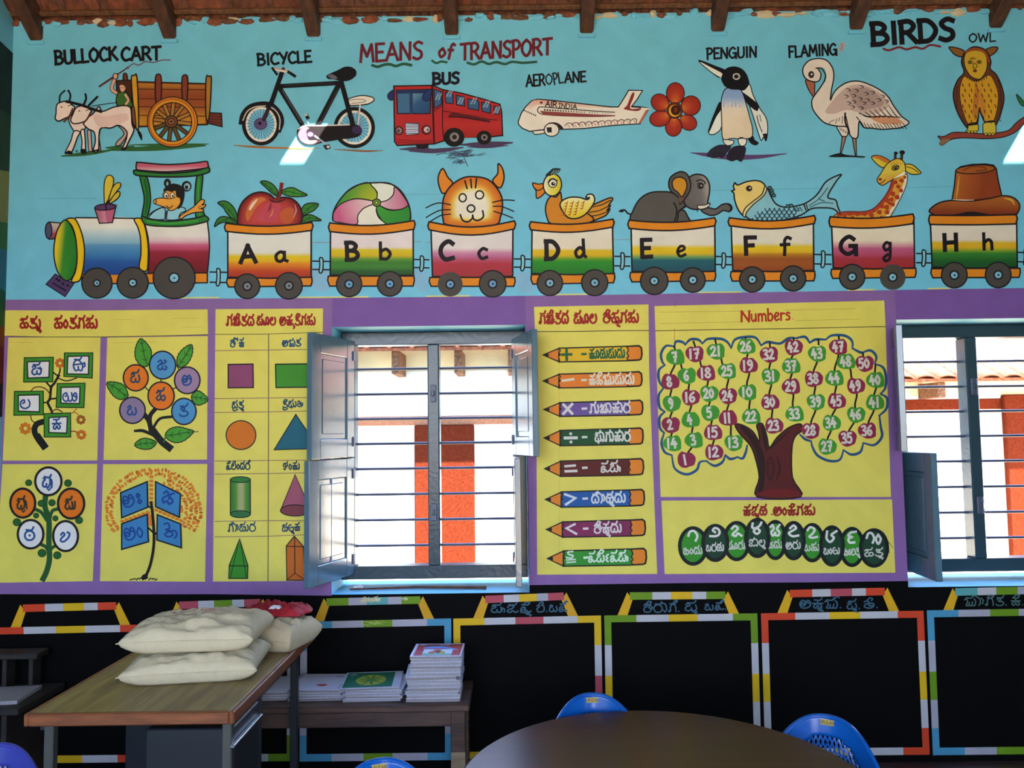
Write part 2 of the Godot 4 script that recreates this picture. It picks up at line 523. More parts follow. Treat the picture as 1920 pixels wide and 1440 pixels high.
func build_roof() -> void:
	var rz := 2.5
	var ry := roof_y(rz)
	var th := 0.03
	var x0 := LEFT_X - 0.5
	var x1 := RIGHT_X + 0.5
	# gaps between tiles that let two small sunbeams fall on the wall
	var holes := []
	for g in [[at_z(570, 273), 0.14, 0.165], [at_z(1921, 270), 0.12, 0.17]]:
		var p: Vector3 = g[0]
		var k := tan(deg_to_rad(SLOPE))
		# p + t * sun_dir on the roof plane
		var t := (ROOF_Y + 0.04 + p.z * k - p.y) / (sun_dir.y - sun_dir.z * k)
		var q := p + sun_dir * t
		holes.append([q.x - g[1] / 2, q.x + g[1] / 2, q.z - g[2] / 2, q.z + g[2] / 2])
	holes.sort_custom(func(a, b): return a[0] < b[0])
	var v := PackedVector3Array()
	var piece := func(xa: float, xb: float, za: float, zb: float) -> void:
		var a := []; var b := []
		for c in [[xa, za], [xb, za], [xb, zb], [xa, zb]]:
			a.append(Vector3(c[0], roof_y(c[1]) + 0.035, c[1])); b.append(Vector3(c[0], roof_y(c[1]) + 0.035 + th, c[1]))
		var fs := [a, b]
		for i in 4: fs.append([a[i], a[(i + 1) % 4], b[(i + 1) % 4], b[i]])
		faces(v, fs, (a[0] + b[2]) / 2)
	var x := x0
	for h in holes:
		piece.call(x, h[0], -0.55, rz)
		piece.call(h[0], h[1], -0.55, h[2])
		piece.call(h[0], h[1], h[3], rz)
		x = h[1]
	piece.call(x, x1, -0.55, rz)
	# rear slope
	var kb := (ry - (ROOF_Y - 0.15)) / (BACK_Z - rz)
	var a2 := []; var b2 := []
	for c in [[x0, rz], [x1, rz], [x1, BACK_Z + 0.5], [x0, BACK_Z + 0.5]]:
		a2.append(Vector3(c[0], ry - (c[1] - rz) * kb + 0.035, c[1])); b2.append(Vector3(c[0], ry - (c[1] - rz) * kb + 0.035 + th, c[1]))
	var f2 := [a2, b2]
	for i in 4: f2.append([a2[i], a2[(i + 1) % 4], b2[(i + 1) % 4], b2[i]])
	faces(v, f2, (a2[0] + b2[2]) / 2)
	var ceil := struct("ceiling", tri_mesh(v), M.tile_b, "underside of a clay tiled roof on dark rafters")
	# rafters
	var rot := Basis(Vector3.RIGHT, -deg_to_rad(SLOPE))
	var ln := rz / cos(deg_to_rad(SLOPE)) + 0.45
	var rm := box(Vector3(0.07, 0.115, ln), 0.008)
	for px in [-190.0, 68.0, 318.0, 588.0, 847.0, 1100.0, 1346.0, 1606.0, 1868.0, 2120.0]:
		var xx: float = at_z(px, 62).x
		if xx < LEFT_X + 0.03 or xx > RIGHT_X: continue
		var c := Vector3(xx, roof_y(0), 0) + rot * Vector3(0, -0.055, ln / 2 - 0.45)
		part("rafter", rm, M.rafter, ceil, c + Vector3(0, 0.034, 0), rot)
		# bare plaster round the beam end
		var e := at_z(pix(Vector3(xx, 0, 0)).x, 60)
		var yb := roof_y(0) - 0.116
		part("beam_seat", slab(Vector3(xx - 0.045, yb - 0.012, -0.02), Vector3(xx + 0.045, yb + 0.008, 0.012), 0.004), M.cyan, ceil)
	# battens across the rafters
	for z in [0.02, 0.31]:
		part("batten", box(Vector3(x1 - x0 - 0.6, 0.028, 0.024 if z < 0.1 else 0.045), 0.004), M.batten, ceil, Vector3((x0 + x1) / 2, roof_y(z) + 0.016, z), rot)
	# clay tiles, the two courses next to the wall
	var tms := []
	for k in 3: tms.append(tile_mesh(0.205, 0.36, k))
	var mats := [M.tile_a, M.tile_b, M.tile_c]
	for row in 2:
		var xx := LEFT_X - 0.05 + row * 0.08
		while xx < RIGHT_X:
			var z := 0.05 + row * 0.3
			var clash := false
			for h in holes:
				if xx + 0.12 > h[0] and xx - 0.12 < h[1] and z + 0.2 > h[2] and z - 0.2 < h[3]: clash = true
			if not clash:
				var tilt := Basis(Vector3.UP, rng.randf_range(-0.03, 0.03)) * rot
				part("roof_tile", tms[rng.randi() % 3], mats[rng.randi() % 3], ceil, Vector3(xx, roof_y(z) + 0.034 - row * 0.006, z), tilt)
			xx += 0.212 + rng.randf_range(-0.004, 0.006)
	# broken mortar and bits of brick along the wall head
	for i in 110:
		var px := 20.0 + i * 17.5 + rng.randf_range(-9, 9)
		var p := at_z(px, 40.0 - px * 0.0125)
		p.y = ROOF_Y - 0.012 + rng.randf_range(-0.012, 0.012)
		var mm: Material = [M.tile_c, M.tile_a, M.cyan, M.cyan, M.bag, M.batten][rng.randi() % 6]
		part("mortar_lump", lump(Vector3(rng.randf_range(0.015, 0.06), rng.randf_range(0.008, 0.024), 0.014), i), mm, ceil, p)

func lump(r: Vector3, s: int) -> ArrayMesh:
	var g := RandomNumberGenerator.new()
	g.seed = s + 50
	var v := PackedVector3Array()
	var rings := []
	for i in 5:
		var ring := []
		var a := -PI / 2 + PI * i / 4.0
		for k in 8:
			var b := TAU * k / 8.0
			var j := g.randf_range(0.7, 1.2)
			ring.append(Vector3(cos(a) * cos(b) * r.x, sin(a) * r.y, cos(a) * sin(b) * r.z) * (j if i > 0 and i < 4 else 1.0))
		rings.append(ring)
	for i in 4:
		for k in 8:
			faces(v, [[rings[i][k], rings[i][(k + 1) % 8], rings[i + 1][(k + 1) % 8]], [rings[i][k], rings[i + 1][(k + 1) % 8], rings[i + 1][k]]], Vector3.ZERO)
	return tri_mesh(v)

func tile_mesh(w: float, l: float, k: int) -> ArrayMesh:
	# flat clay tile with a rolled side lap and two shallow channels
	var g := []
	for i in 11:
		var u := i / 10.0 - 0.5
		var h := 0.006 * cos(u * TAU * 2.0) + (0.016 if i >= 9 else 0.0) + 0.002 * k * u
		g.append([Vector3(u * w, h, -l / 2), Vector3(u * w, h + 0.002, 0), Vector3(u * w, h, l / 2)])
	return shell(g, 0.012)

# ---------------------------------------------------------------- across the lane

func build_outside() -> void:
	solid("yard_ground", slab(Vector3(-14, -0.35, -14), Vector3(16, -0.13, 22), 0.0), M.yard, "sunlit bare earth of the lane outside the windows", "ground")
	var z := -3.1
	# the white building with red pillars seen through the left window
	var dx := at_z(-200, 800, z).x
	var ex := at_z(1420, 800, z).x
	var eave := at_z(805, 662, z + 0.45).y
	var band_t := at_z(805, 780, z).y
	var band_b := at_z(805, 797, z).y
	var mid := at_z(805, 695, z).y
	var b := thing("white_building", "white building with red-orange pillars and tiled eave outside the left window", "building", Vector3(0, -0.13, z))
	var o := Vector3(0, 0.13, -z)
	part("building_wall", slab(Vector3(dx, 0, z - 0.3), Vector3(ex, mid, z)), M.white_out, b, o)
	part("upper_wall", slab(Vector3(dx, mid, z - 0.3), Vector3(ex, eave + 0.2, z - 0.004)), M.cream_out, b, o)
	part("red_band", slab(Vector3(dx, band_b, z), Vector3(ex, band_t, z + 0.012)), M.band_out, b, o)
	var pb := at_z(830, 1066, z + 0.1).y
	for px in [[777.0, 890.0], [150.0, 262.0], [1210.0, 1320.0]]:
		var xa := at_z(px[0], 930, z + 0.06).x
		var xb := at_z(px[1], 930, z + 0.06).x
		part("pillar", slab(Vector3(xa, pb, z), Vector3(xb, band_b, z + 0.06), 0.01), M.orange_out, b, o)
		part("pillar_base", slab(Vector3(xa - 0.02, 0, z), Vector3(xb + 0.02, pb, z + 0.08), 0.01), M.white_out, b, o)
	for px in [748.0, 862.0, 640.0, 540.0, 960.0]:
		var x := at_z(px, 670, z + 0.2).x
		part("rafter_end", slab(Vector3(x - 0.035, eave - 0.17, z), Vector3(x + 0.035, eave + 0.03, z + 0.4), 0.006), M.batten, b, o)
	eave_roof(b, o, dx, ex, eave, z + 0.5, 0.19)
	# the lower house seen through the right window
	var z2 := -3.3
	var fx := at_z(1480, 800, z2).x
	var gx := at_z(2500, 800, z2).x
	var eave2 := at_z(1800, 719, z2 + 0.4).y
	var c := thing("low_house", "low white house with red-orange pillar and tiled roof outside the right window", "building", Vector3(0, -0.13, z2))
	var o2 := Vector3(0, 0.13, -z2)
	var m2 := at_z(1800, 741, z2).y
	part("building_wall", slab(Vector3(fx, 0, z2 - 0.3), Vector3(gx, m2, z2)), M.white_out, c, o2)
	part("upper_wall", slab(Vector3(fx, m2, z2 - 0.3), Vector3(gx, eave2 + 0.15, z2 - 0.004)), M.cream_out, c, o2)
	part("red_band", slab(Vector3(fx, at_z(1800, 768, z2).y, z2), Vector3(gx, at_z(1800, 748, z2).y, z2 + 0.012)), M.orange_out, c, o2)
	var xa2 := at_z(1893, 930, z2 + 0.06).x
	part("pillar", slab(Vector3(xa2, at_z(1900, 1046, z2 + 0.1).y, z2), Vector3(xa2 + 0.54, at_z(1900, 740, z2).y, z2 + 0.06), 0.01), M.orange_out, c, o2)
	part("pillar_base", slab(Vector3(xa2 - 0.02, 0, z2), Vector3(xa2 + 0.56, at_z(1900, 1046, z2 + 0.1).y, z2 + 0.08), 0.01), M.white_out, c, o2)
	var xr := at_z(1750, 728, z2 + 0.2).x
	part("rafter_end", slab(Vector3(xr - 0.035, eave2 - 0.12, z2), Vector3(xr + 0.035, eave2 + 0.02, z2 + 0.34), 0.006), M.batten, c, o2)
	eave_roof(c, o2, fx, gx, eave2, z2 + 0.42, 0.19)
	# a taller house beyond it
	var z3 := -9.0
	var h := thing("far_house", "brown gabled house with tiled roof beyond the low house", "building", Vector3(0, -0.13, z3))
	var o3 := Vector3(0, 0.13, -z3)
	var hx0 := at_z(1640, 680, z3).x
	var hx1 := at_z(1790, 680, z3).x
	part("gable_wall", slab(Vector3(hx0, 0, z3 - 3.0), Vector3(hx1, at_z(1740, 646, z3).y, z3)), M.cream_out, h, o3)
	part("fascia", slab(Vector3(hx0 - 0.2, at_z(1740, 652, z3).y, z3), Vector3(hx1 + 0.1, at_z(1740, 643, z3).y, z3 + 0.25)), M.batten, h, o3)
	var k0 := at_z(1826, 660, z3).x
	part("side_wing", slab(Vector3(k0, 0, z3 - 3.0), Vector3(k0 + 1.1, at_z(1850, 624, z3).y, z3)), M.cream_out, h, o3)
	part("doorway", slab(Vector3(k0 + 1.15, 0, z3 - 3.0), Vector3(k0 + 2.4, at_z(1880, 632, z3).y, z3 - 0.2)), M.tile_b, h, o3)

func eave_roof(b: Node, o: Vector3, xa: float, xb: float, y: float, z: float, step: float) -> void:
	var rot := Basis(Vector3.RIGHT, deg_to_rad(24.0))
	part("roof_deck", box(Vector3(xb - xa, 0.03, 3.0), 0.0), M.tile_a, b, o + Vector3((xa + xb) / 2, y + 0.03, z) + rot * Vector3(0, 0, -1.5), rot)
	# rolled clay tiles along the eave, each one a curved piece
	var g := []
	for i in 9:
		var a := PI * i / 8.0
		g.append([Vector3(-cos(a) * step * 0.5, sin(a) * 0.045, -0.45), Vector3(-cos(a) * step * 0.5, sin(a) * 0.045, 0.03)])
	var tm := shell(g, 0.014)
	var x := xa + step / 2
	var i := 0
	while x < xb:
		part("roof_tile", tm, [M.tile_c, M.tile_a][i % 2], b, o + Vector3(x, y + 0.04, z), rot)
		x += step
		i += 1

# ---------------------------------------------------------------- painter: flat coats of paint on a surface, outlined in photo pixels
# Each motif becomes one mesh of its own; every new colour is laid a hair's breadth over the one before.

var pv := PackedVector3Array()
var pc := PackedColorArray()
var pn := PackedVector3Array()
var p_name := ""
var p_label := ""
var p_parent: Node
var p_z := 0.0
var p_last := ""
var p_ox := 0.0
var p_oy := 0.0
var p_s := 1.0
var p_flat := false          # true: paint on a sheet placed by p_tf instead of on the wall
var p_tf := Transform3D.IDENTITY

func pbegin(called: String, label := "", parent: Node = null, z := 0.0012) -> void:
	pv.clear(); pc.clear(); pn.clear()
	p_name = called
	p_label = label
	p_parent = parent if parent else wall
	p_z = z
	p_last = ""

func pend(m: Material = null) -> MeshInstance3D:
	if pv.is_empty(): return null
	var a := []
	a.resize(Mesh.ARRAY_MAX)
	a[Mesh.ARRAY_VERTEX] = pv.duplicate()
	a[Mesh.ARRAY_NORMAL] = pn.duplicate()
	a[Mesh.ARRAY_COLOR] = pc.duplicate()
	var am := ArrayMesh.new()
	am.add_surface_from_arrays(Mesh.PRIMITIVE_TRIANGLES, a)
	var o := part(p_name, am, m if m else M.paint, p_parent)
	if p_label: o.set_meta("label", p_label)
	return o

# photo pixel of a point read in a magnified view of the photograph
func zt(ox: float, oy: float, s: float) -> void:
	p_ox = ox; p_oy = oy; p_s = s

func flat(a: Array) -> PackedVector2Array:
	var r := PackedVector2Array()
	for i in range(0, a.size() - 1, 2):
		r.append(Vector2(p_ox + a[i] / p_s, p_oy + a[i + 1] / p_s))
	return r

func curve(p: PackedVector2Array, closed: bool, n := 5) -> PackedVector2Array:
	var r := PackedVector2Array()
	var c := p.size()
	if c < 3: return p
	for i in (c if closed else c - 1):
		var a := p[(i - 1 + c) % c] if closed or i > 0 else p[0] * 2.0 - p[1]
		var b := p[i]
		var d := p[(i + 1) % c]
		var e := p[(i + 2) % c] if closed or i + 2 < c else p[c - 1] * 2.0 - p[c - 2]
		for k in n:
			var t := float(k) / n
			r.append(0.5 * ((2.0 * b) + (d - a) * t + (2.0 * a - 5.0 * b + 4.0 * d - e) * t * t + (3.0 * b - a - 3.0 * d + e) * t * t * t))
	if not closed: r.append(p[c - 1])
	return r

func lay(col: String) -> Color:
	p_z += 0.00005 if col != p_last else 0.000012
	p_last = col
	return Color.html(col).srgb_to_linear()

func put(p: Vector2, c: Color) -> void:
	if p_flat:
		pv.append(p_tf * Vector3(p.x, -p.y, p_z)); pn.append(p_tf.basis.z.normalized())
	else:
		pv.append(at_z(p.x, p.y, p_z)); pn.append(Vector3.BACK)
	pc.append(c)

func tri(a: Vector2, b: Vector2, c: Vector2, ca: Color, cb: Color, cc: Color) -> void:
	if (b - a).cross(c - a) < 0.0:      # pixels run down: clockwise on the wall
		put(a, ca); put(c, cc); put(b, cb)
	else:
		put(a, ca); put(b, cb); put(c, cc)

func fill(p: PackedVector2Array, col: String) -> void:
	var c := lay(col)
	var t := Geometry2D.triangulate_polygon(p)
	if t.is_empty():
		var h := Geometry2D.convex_hull(p)
		if h.size() < 4: return
		h.remove_at(h.size() - 1)
		t = Geometry2D.triangulate_polygon(h)
		p = h
	for i in range(0, t.size(), 3):
		tri(p[t[i]], p[t[i + 1]], p[t[i + 2]], c, c, c)

# brush line; w in the units of the magnified view
func line(p: PackedVector2Array, w: float, col: String, closed := false, taper := 0.0) -> void:
	var c := lay(col)
	var n := p.size()
	if n < 2: return
	var hw := w / p_s * 0.57
	var L := PackedVector2Array(); var R := PackedVector2Array()
	for i in n:
		var a := p[(i - 1 + n) % n] if closed or i > 0 else p[0]
		var b := p[(i + 1) % n] if closed or i < n - 1 else p[n - 1]
		var d0 := (p[i] - a).normalized()
		var d1 := (b - p[i]).normalized()
		if d0 == Vector2.ZERO: d0 = d1
		if d1 == Vector2.ZERO: d1 = d0
		var m := (d0 + d1).normalized()
		if m == Vector2.ZERO: m = d0
		var nn := Vector2(-m.y, m.x)
		var k := 1.0 / maxf(0.55, nn.dot(Vector2(-d0.y, d0.x)))
		var q := p[i]
		var h := hw * k
		if not closed:
			if i == 0: q -= d1 * hw * 0.7
			if i == n - 1: q += d0 * hw * 0.7
			if taper > 0.0:
				h *= lerpf(1.0, sin(PI * clampf((i + 0.35) / (n - 0.3), 0, 1)), taper)
		L.append(q + nn * h); R.append(q - nn * h)
	for i in (n if closed else n - 1):
		var j := (i + 1) % n
		tri(L[i], R[i], R[j], c, c, c)
		tri(L[i], R[j], L[j], c, c, c)

# --- short names: S smooth, P straight-sided; with outline where w > 0
func S(a: Array, col: String, w := 0.0, oc := "161418") -> void:
	var p := curve(flat(a), true)
	fill(p, col)
	if w > 0.0: line(p, w, oc, true)

func P(a: Array, col: String, w := 0.0, oc := "161418") -> void:
	var p := flat(a)
	fill(p, col)
	if w > 0.0: line(p, w, oc, true)

func L(a: Array, w: float, col := "161418", taper := 0.0) -> void:
	line(curve(flat(a), false), w, col, false, taper)

func LS(a: Array, w: float, col := "161418") -> void:
	line(flat(a), w, col)

func LC(a: Array, w: float, col := "161418") -> void:
	line(curve(flat(a), true), w, col, true)

func ell(cx: float, cy: float, rx: float, ry: float, rot := 0.0, n := 28) -> PackedVector2Array:
	var r := PackedVector2Array()
	for i in n:
		var a := TAU * i / n
		var q := Vector2(cos(a) * rx, sin(a) * ry).rotated(deg_to_rad(rot)) + Vector2(cx, cy)
		r.append(Vector2(p_ox, p_oy) + q / p_s)
	return r

func E(cx: float, cy: float, rx: float, ry: float, col: String, w := 0.0, oc := "161418", rot := 0.0) -> void:
	var p := ell(cx, cy, rx, ry, rot, 14 if maxf(rx, ry) / p_s < 5.0 else 30)
	if col: fill(p, col)
	if w > 0.0: line(p, w, oc, true)

# painted blend along a direction: stops [[position, colour], ...] measured along dir in the magnified view
func blend(p: PackedVector2Array, stops: Array, dir := Vector2(0, 1)) -> void:
	p_last = ""
	p_z += 0.00005
	var perp := Vector2(-dir.y, dir.x) * 4000.0
	for i in stops.size() - 1:
		var a: float = stops[i][0]; var b: float = stops[i + 1][0]
		var ca := Color.html(stops[i][1]).srgb_to_linear()
		var cb := Color.html(stops[i + 1][1]).srgb_to_linear()
		var a2 := a if i > 0 else a - 4000.0
		var b2 := b if i < stops.size() - 2 else b + 4000.0
		var o := Vector2(p_ox, p_oy)
		var q0 := o + dir * a2 / p_s; var q1 := o + dir * b2 / p_s
		var strip := PackedVector2Array([q0 - perp, q0 + perp, q1 + perp, q1 - perp])
		for piece in Geometry2D.intersect_polygons(p, strip):
			var t := Geometry2D.triangulate_polygon(piece)
			for k in range(0, t.size(), 3):
				var cs := []
				for m in 3:
					var u: float = ((piece[t[k + m]] - o) * p_s).dot(dir)
					cs.append(ca.lerp(cb, clampf((u - a) / maxf(b - a, 0.001), 0, 1)))
				tri(piece[t[k]], piece[t[k + 1]], piece[t[k + 2]], cs[0], cs[1], cs[2])

# painted blend from the rim of a shape to a centre: rings [[scale, colour], ...] from 1 down to 0
func rings(p: PackedVector2Array, cx: float, cy: float, rs: Array) -> void:
	p_last = ""
	p_z += 0.00005
	var c := Vector2(p_ox + cx / p_s, p_oy + cy / p_s)
	for i in rs.size() - 1:
		var ca := Color.html(rs[i][1]).srgb_to_linear()
		var cb := Color.html(rs[i + 1][1]).srgb_to_linear()
		for k in p.size():
			var k2 := (k + 1) % p.size()
			var a0: Vector2 = c + (p[k] - c) * rs[i][0]; var a1: Vector2 = c + (p[k2] - c) * rs[i][0]
			var b0: Vector2 = c + (p[k] - c) * rs[i + 1][0]; var b1: Vector2 = c + (p[k2] - c) * rs[i + 1][0]
			tri(a0, a1, b1, ca, ca, cb)
			if rs[i + 1][0] > 0.0: tri(a0, b1, b0, ca, cb, cb)

# dabs of a dry brush: short strokes scattered in a long blob
func dry(cx: float, cy: float, rx: float, ry: float, n: int, col: String, w: float, sd: int, ang := 0.0) -> void:
	var g := RandomNumberGenerator.new()
	g.seed = sd
	for i in n:
		var x := cx + g.randfn(0, 0.42) * rx
		var y := cy + g.randfn(0, 0.42) * ry
		var l := g.randf_range(0.08, 0.28) * rx
		var d := Vector2(l, 0).rotated(ang + g.randf_range(-0.12, 0.12))
		LS([x - d.x, y - d.y, x + d.x, y + d.y], w * g.randf_range(0.5, 1.2), col)

# ---------------------------------------------------------------- brush lettering

var GL := {}     # latin: [width, straight strokes, curved strokes], baseline 0, cap height 1
var GK := {}     # kannada: [width, curved strokes, head stroke?]

func make_letters() -> void:
	GL = {
		"A": [0.72, [[0, 0, 0.36, 1], [0.34, 1, 0.68, 0], [0.13, 0.34, 0.56, 0.36]], []],
		"B": [0.66, [[0.06, 0, 0.06, 1]], [[0.0, 1, 0.35, 0.98, 0.52, 0.78, 0.36, 0.55, 0.1, 0.52], [0.2, 0.54, 0.5, 0.46, 0.6, 0.22, 0.4, 0.02, 0.0, 0.0]]],
		"C": [0.66, [], [[0.6, 0.86, 0.38, 1, 0.1, 0.75, 0.04, 0.35, 0.25, 0.02, 0.62, 0.1]]],
		"D": [0.72, [[0.06, 0, 0.06, 1]], [[0.0, 1, 0.4, 0.95, 0.66, 0.5, 0.42, 0.06, 0.0, 0.0]]],
		"E": [0.58, [[0.06, 0, 0.06, 1], [0.06, 1, 0.52, 1], [0.06, 0.52, 0.44, 0.52], [0.06, 0, 0.54, 0.02]], []],
		"F": [0.56, [[0.06, 0, 0.06, 1], [0.06, 1, 0.54, 0.98], [0.06, 0.52, 0.42, 0.52]], []],
		"G": [0.76, [[0.42, 0.46, 0.7, 0.46], [0.68, 0.46, 0.68, -0.06]], [[0.6, 0.84, 0.38, 1, 0.1, 0.72, 0.05, 0.3, 0.3, 0.0, 0.58, 0.14, 0.66, 0.4]]],
		"H": [0.7, [[0.06, 0, 0.06, 1], [0.62, 0, 0.62, 1], [0.06, 0.48, 0.62, 0.5]], []],
		"I": [0.3, [[0.14, 0, 0.14, 1]], []],
		"J": [0.42, [[0.0, 1, 0.4, 1], [0.2, 1, 0.2, 0], [0.0, 0, 0.4, 0]], []],
		"K": [0.66, [[0.06, 0, 0.06, 1], [0.56, 1, 0.1, 0.46], [0.2, 0.56, 0.64, 0]], []],
		"L": [0.54, [[0.06, 1, 0.06, 0], [0.06, 0, 0.52, 0.03]], []],
		"M": [0.86, [[0.04, 0, 0.14, 1], [0.14, 1, 0.42, 0.3], [0.42, 0.3, 0.7, 1], [0.7, 1, 0.8, 0]], []],
		"N": [0.72, [[0.06, 0, 0.08, 1], [0.08, 1, 0.6, 0], [0.6, 0, 0.64, 1]], []],
		"O": [0.74, [], [[0.36, 1, 0.08, 0.72, 0.06, 0.3, 0.34, 0.0, 0.62, 0.3, 0.64, 0.72, 0.36, 1]]],
		"P": [0.6, [[0.08, -0.05, 0.08, 1]], [[0.0, 0.98, 0.36, 1, 0.54, 0.75, 0.36, 0.48, 0.1, 0.46]]],
		"R": [0.66, [[0.06, 0, 0.06, 1], [0.28, 0.48, 0.62, 0]], [[0.0, 0.98, 0.36, 1, 0.54, 0.76, 0.36, 0.5, 0.1, 0.48]]],
		"S": [0.6, [], [[0.56, 0.9, 0.34, 1, 0.1, 0.82, 0.22, 0.58, 0.48, 0.42, 0.5, 0.14, 0.26, 0.0, 0.02, 0.1]]],
		"T": [0.64, [[0.0, 0.97, 0.64, 1], [0.32, 0.98, 0.3, 0]], []],
		"U": [0.68, [], [[0.06, 1, 0.06, 0.4, 0.12, 0.06, 0.32, 0.0, 0.54, 0.12, 0.6, 0.4, 0.6, 1]]],
		"W": [0.92, [[0.02, 1, 0.2, 0], [0.2, 0, 0.44, 0.8], [0.44, 0.8, 0.66, 0], [0.66, 0, 0.86, 1]], []],
		"Y": [0.64, [[0.0, 1, 0.3, 0.48], [0.62, 1, 0.24, 0]], []],
		"a": [0.6, [[0.46, 0.62, 0.46, 0.1], [0.46, 0.1, 0.6, 0.02]], [[0.46, 0.5, 0.28, 0.62, 0.06, 0.4, 0.1, 0.08, 0.3, 0.02, 0.46, 0.24]]],
		"b": [0.56, [[0.08, 0, 0.08, 1]], [[0.08, 0.45, 0.32, 0.6, 0.5, 0.32, 0.34, 0.02, 0.08, 0.06]]],
		"c": [0.5, [], [[0.46, 0.54, 0.26, 0.62, 0.06, 0.34, 0.2, 0.02, 0.46, 0.1]]],
		"d": [0.6, [[0.48, 1, 0.48, 0.1], [0.48, 0.1, 0.58, 0.02]], [[0.48, 0.4, 0.28, 0.56, 0.06, 0.34, 0.12, 0.06, 0.32, 0.04, 0.48, 0.24]]],
		"e": [0.52, [], [[0.06, 0.26, 0.4, 0.42, 0.4, 0.6, 0.2, 0.6, 0.06, 0.3, 0.2, 0.02, 0.48, 0.12]]],
		"f": [0.44, [[0.04, 0.56, 0.38, 0.58]], [[0.44, 0.92, 0.3, 1, 0.2, 0.8, 0.2, 0.4, 0.18, -0.05]]],
		"g": [0.54, [[0.46, 0.6, 0.46, 0.0]], [[0.46, 0.5, 0.24, 0.62, 0.06, 0.4, 0.2, 0.18, 0.44, 0.32], [0.46, 0.1, 0.42, -0.3, 0.2, -0.42, 0.06, -0.26, 0.3, -0.06]]],
		"h": [0.56, [[0.08, 0, 0.08, 1]], [[0.08, 0.4, 0.3, 0.6, 0.46, 0.45, 0.48, 0.0]]],
		"m": [0.86, [[0.08, 0, 0.08, 0.6]], [[0.08, 0.4, 0.28, 0.6, 0.42, 0.45, 0.42, 0], [0.42, 0.4, 0.6, 0.6, 0.76, 0.45, 0.78, 0]]],
		"o": [0.56, [], [[0.26, 0.62, 0.06, 0.34, 0.24, 0.02, 0.48, 0.3, 0.26, 0.62]]],
		"r": [0.44, [[0.08, 0, 0.08, 0.6]], [[0.08, 0.38, 0.22, 0.56, 0.42, 0.54]]],
		"s": [0.46, [], [[0.4, 0.54, 0.22, 0.62, 0.1, 0.46, 0.36, 0.28, 0.34, 0.06, 0.06, 0.04]]],
		"u": [0.58, [[0.48, 0.6, 0.48, 0.02]], [[0.08, 0.6, 0.08, 0.2, 0.24, 0.02, 0.48, 0.26]]],
		"0": [0.6, [], [[0.3, 0.9, 0.06, 0.5, 0.28, 0.05, 0.52, 0.45, 0.3, 0.9]]],
		"1": [0.34, [[0.16, 0.92, 0.14, 0.0]], []],
		"2": [0.6, [[0.06, 0.06, 0.56, 0.06]], [[0.08, 0.72, 0.28, 0.92, 0.48, 0.72, 0.34, 0.4, 0.06, 0.06]]],
		"3": [0.56, [], [[0.06, 0.86, 0.34, 0.92, 0.44, 0.7, 0.22, 0.5, 0.48, 0.36, 0.4, 0.04, 0.04, 0.06]]],
		"4": [0.62, [[0.3, 0.92, 0.06, 0.36], [0.06, 0.36, 0.56, 0.38], [0.4, 0.6, 0.38, 0.0]], []],
		"5": [0.56, [[0.48, 0.92, 0.14, 0.9], [0.14, 0.9, 0.1, 0.54]], [[0.1, 0.54, 0.36, 0.58, 0.48, 0.3, 0.32, 0.02, 0.04, 0.08]]],
		"6": [0.56, [], [[0.44, 0.9, 0.16, 0.66, 0.06, 0.3, 0.24, 0.02, 0.46, 0.2, 0.38, 0.44, 0.1, 0.36]]],
		"7": [0.56, [[0.06, 0.88, 0.5, 0.9], [0.5, 0.9, 0.26, 0.0], [0.2, 0.48, 0.48, 0.5]], []],
		"8": [0.56, [], [[0.28, 0.5, 0.1, 0.7, 0.28, 0.92, 0.46, 0.72, 0.28, 0.5, 0.06, 0.24, 0.28, 0.02, 0.5, 0.24, 0.28, 0.5]]],
		"9": [0.56, [], [[0.46, 0.62, 0.24, 0.46, 0.1, 0.7, 0.28, 0.92, 0.46, 0.7, 0.44, 0.3, 0.2, 0.0]]],
		"-": [0.5, [[0.08, 0.45, 0.38, 0.45]], []],
		".": [0.24, [[0.08, 0.03, 0.12, 0.03]], []],
		" ": [0.4, [], []],
	}
	var V := [0.1, 0.72, 0.32, 0.86, 0.4, 0.62, 0.15, 0.5, 0.05, 0.2, 0.25, 0.0, 0.5, 0.12, 0.52, 0.35]
	var V2 := [0.5, 0.12, 0.74, 0.0, 0.92, 0.25, 0.84, 0.68]
	var RO := [0.5, 0.88, 0.14, 0.68, 0.06, 0.3, 0.28, 0.0, 0.68, 0.0, 0.92, 0.28, 0.84, 0.66, 0.5, 0.88]
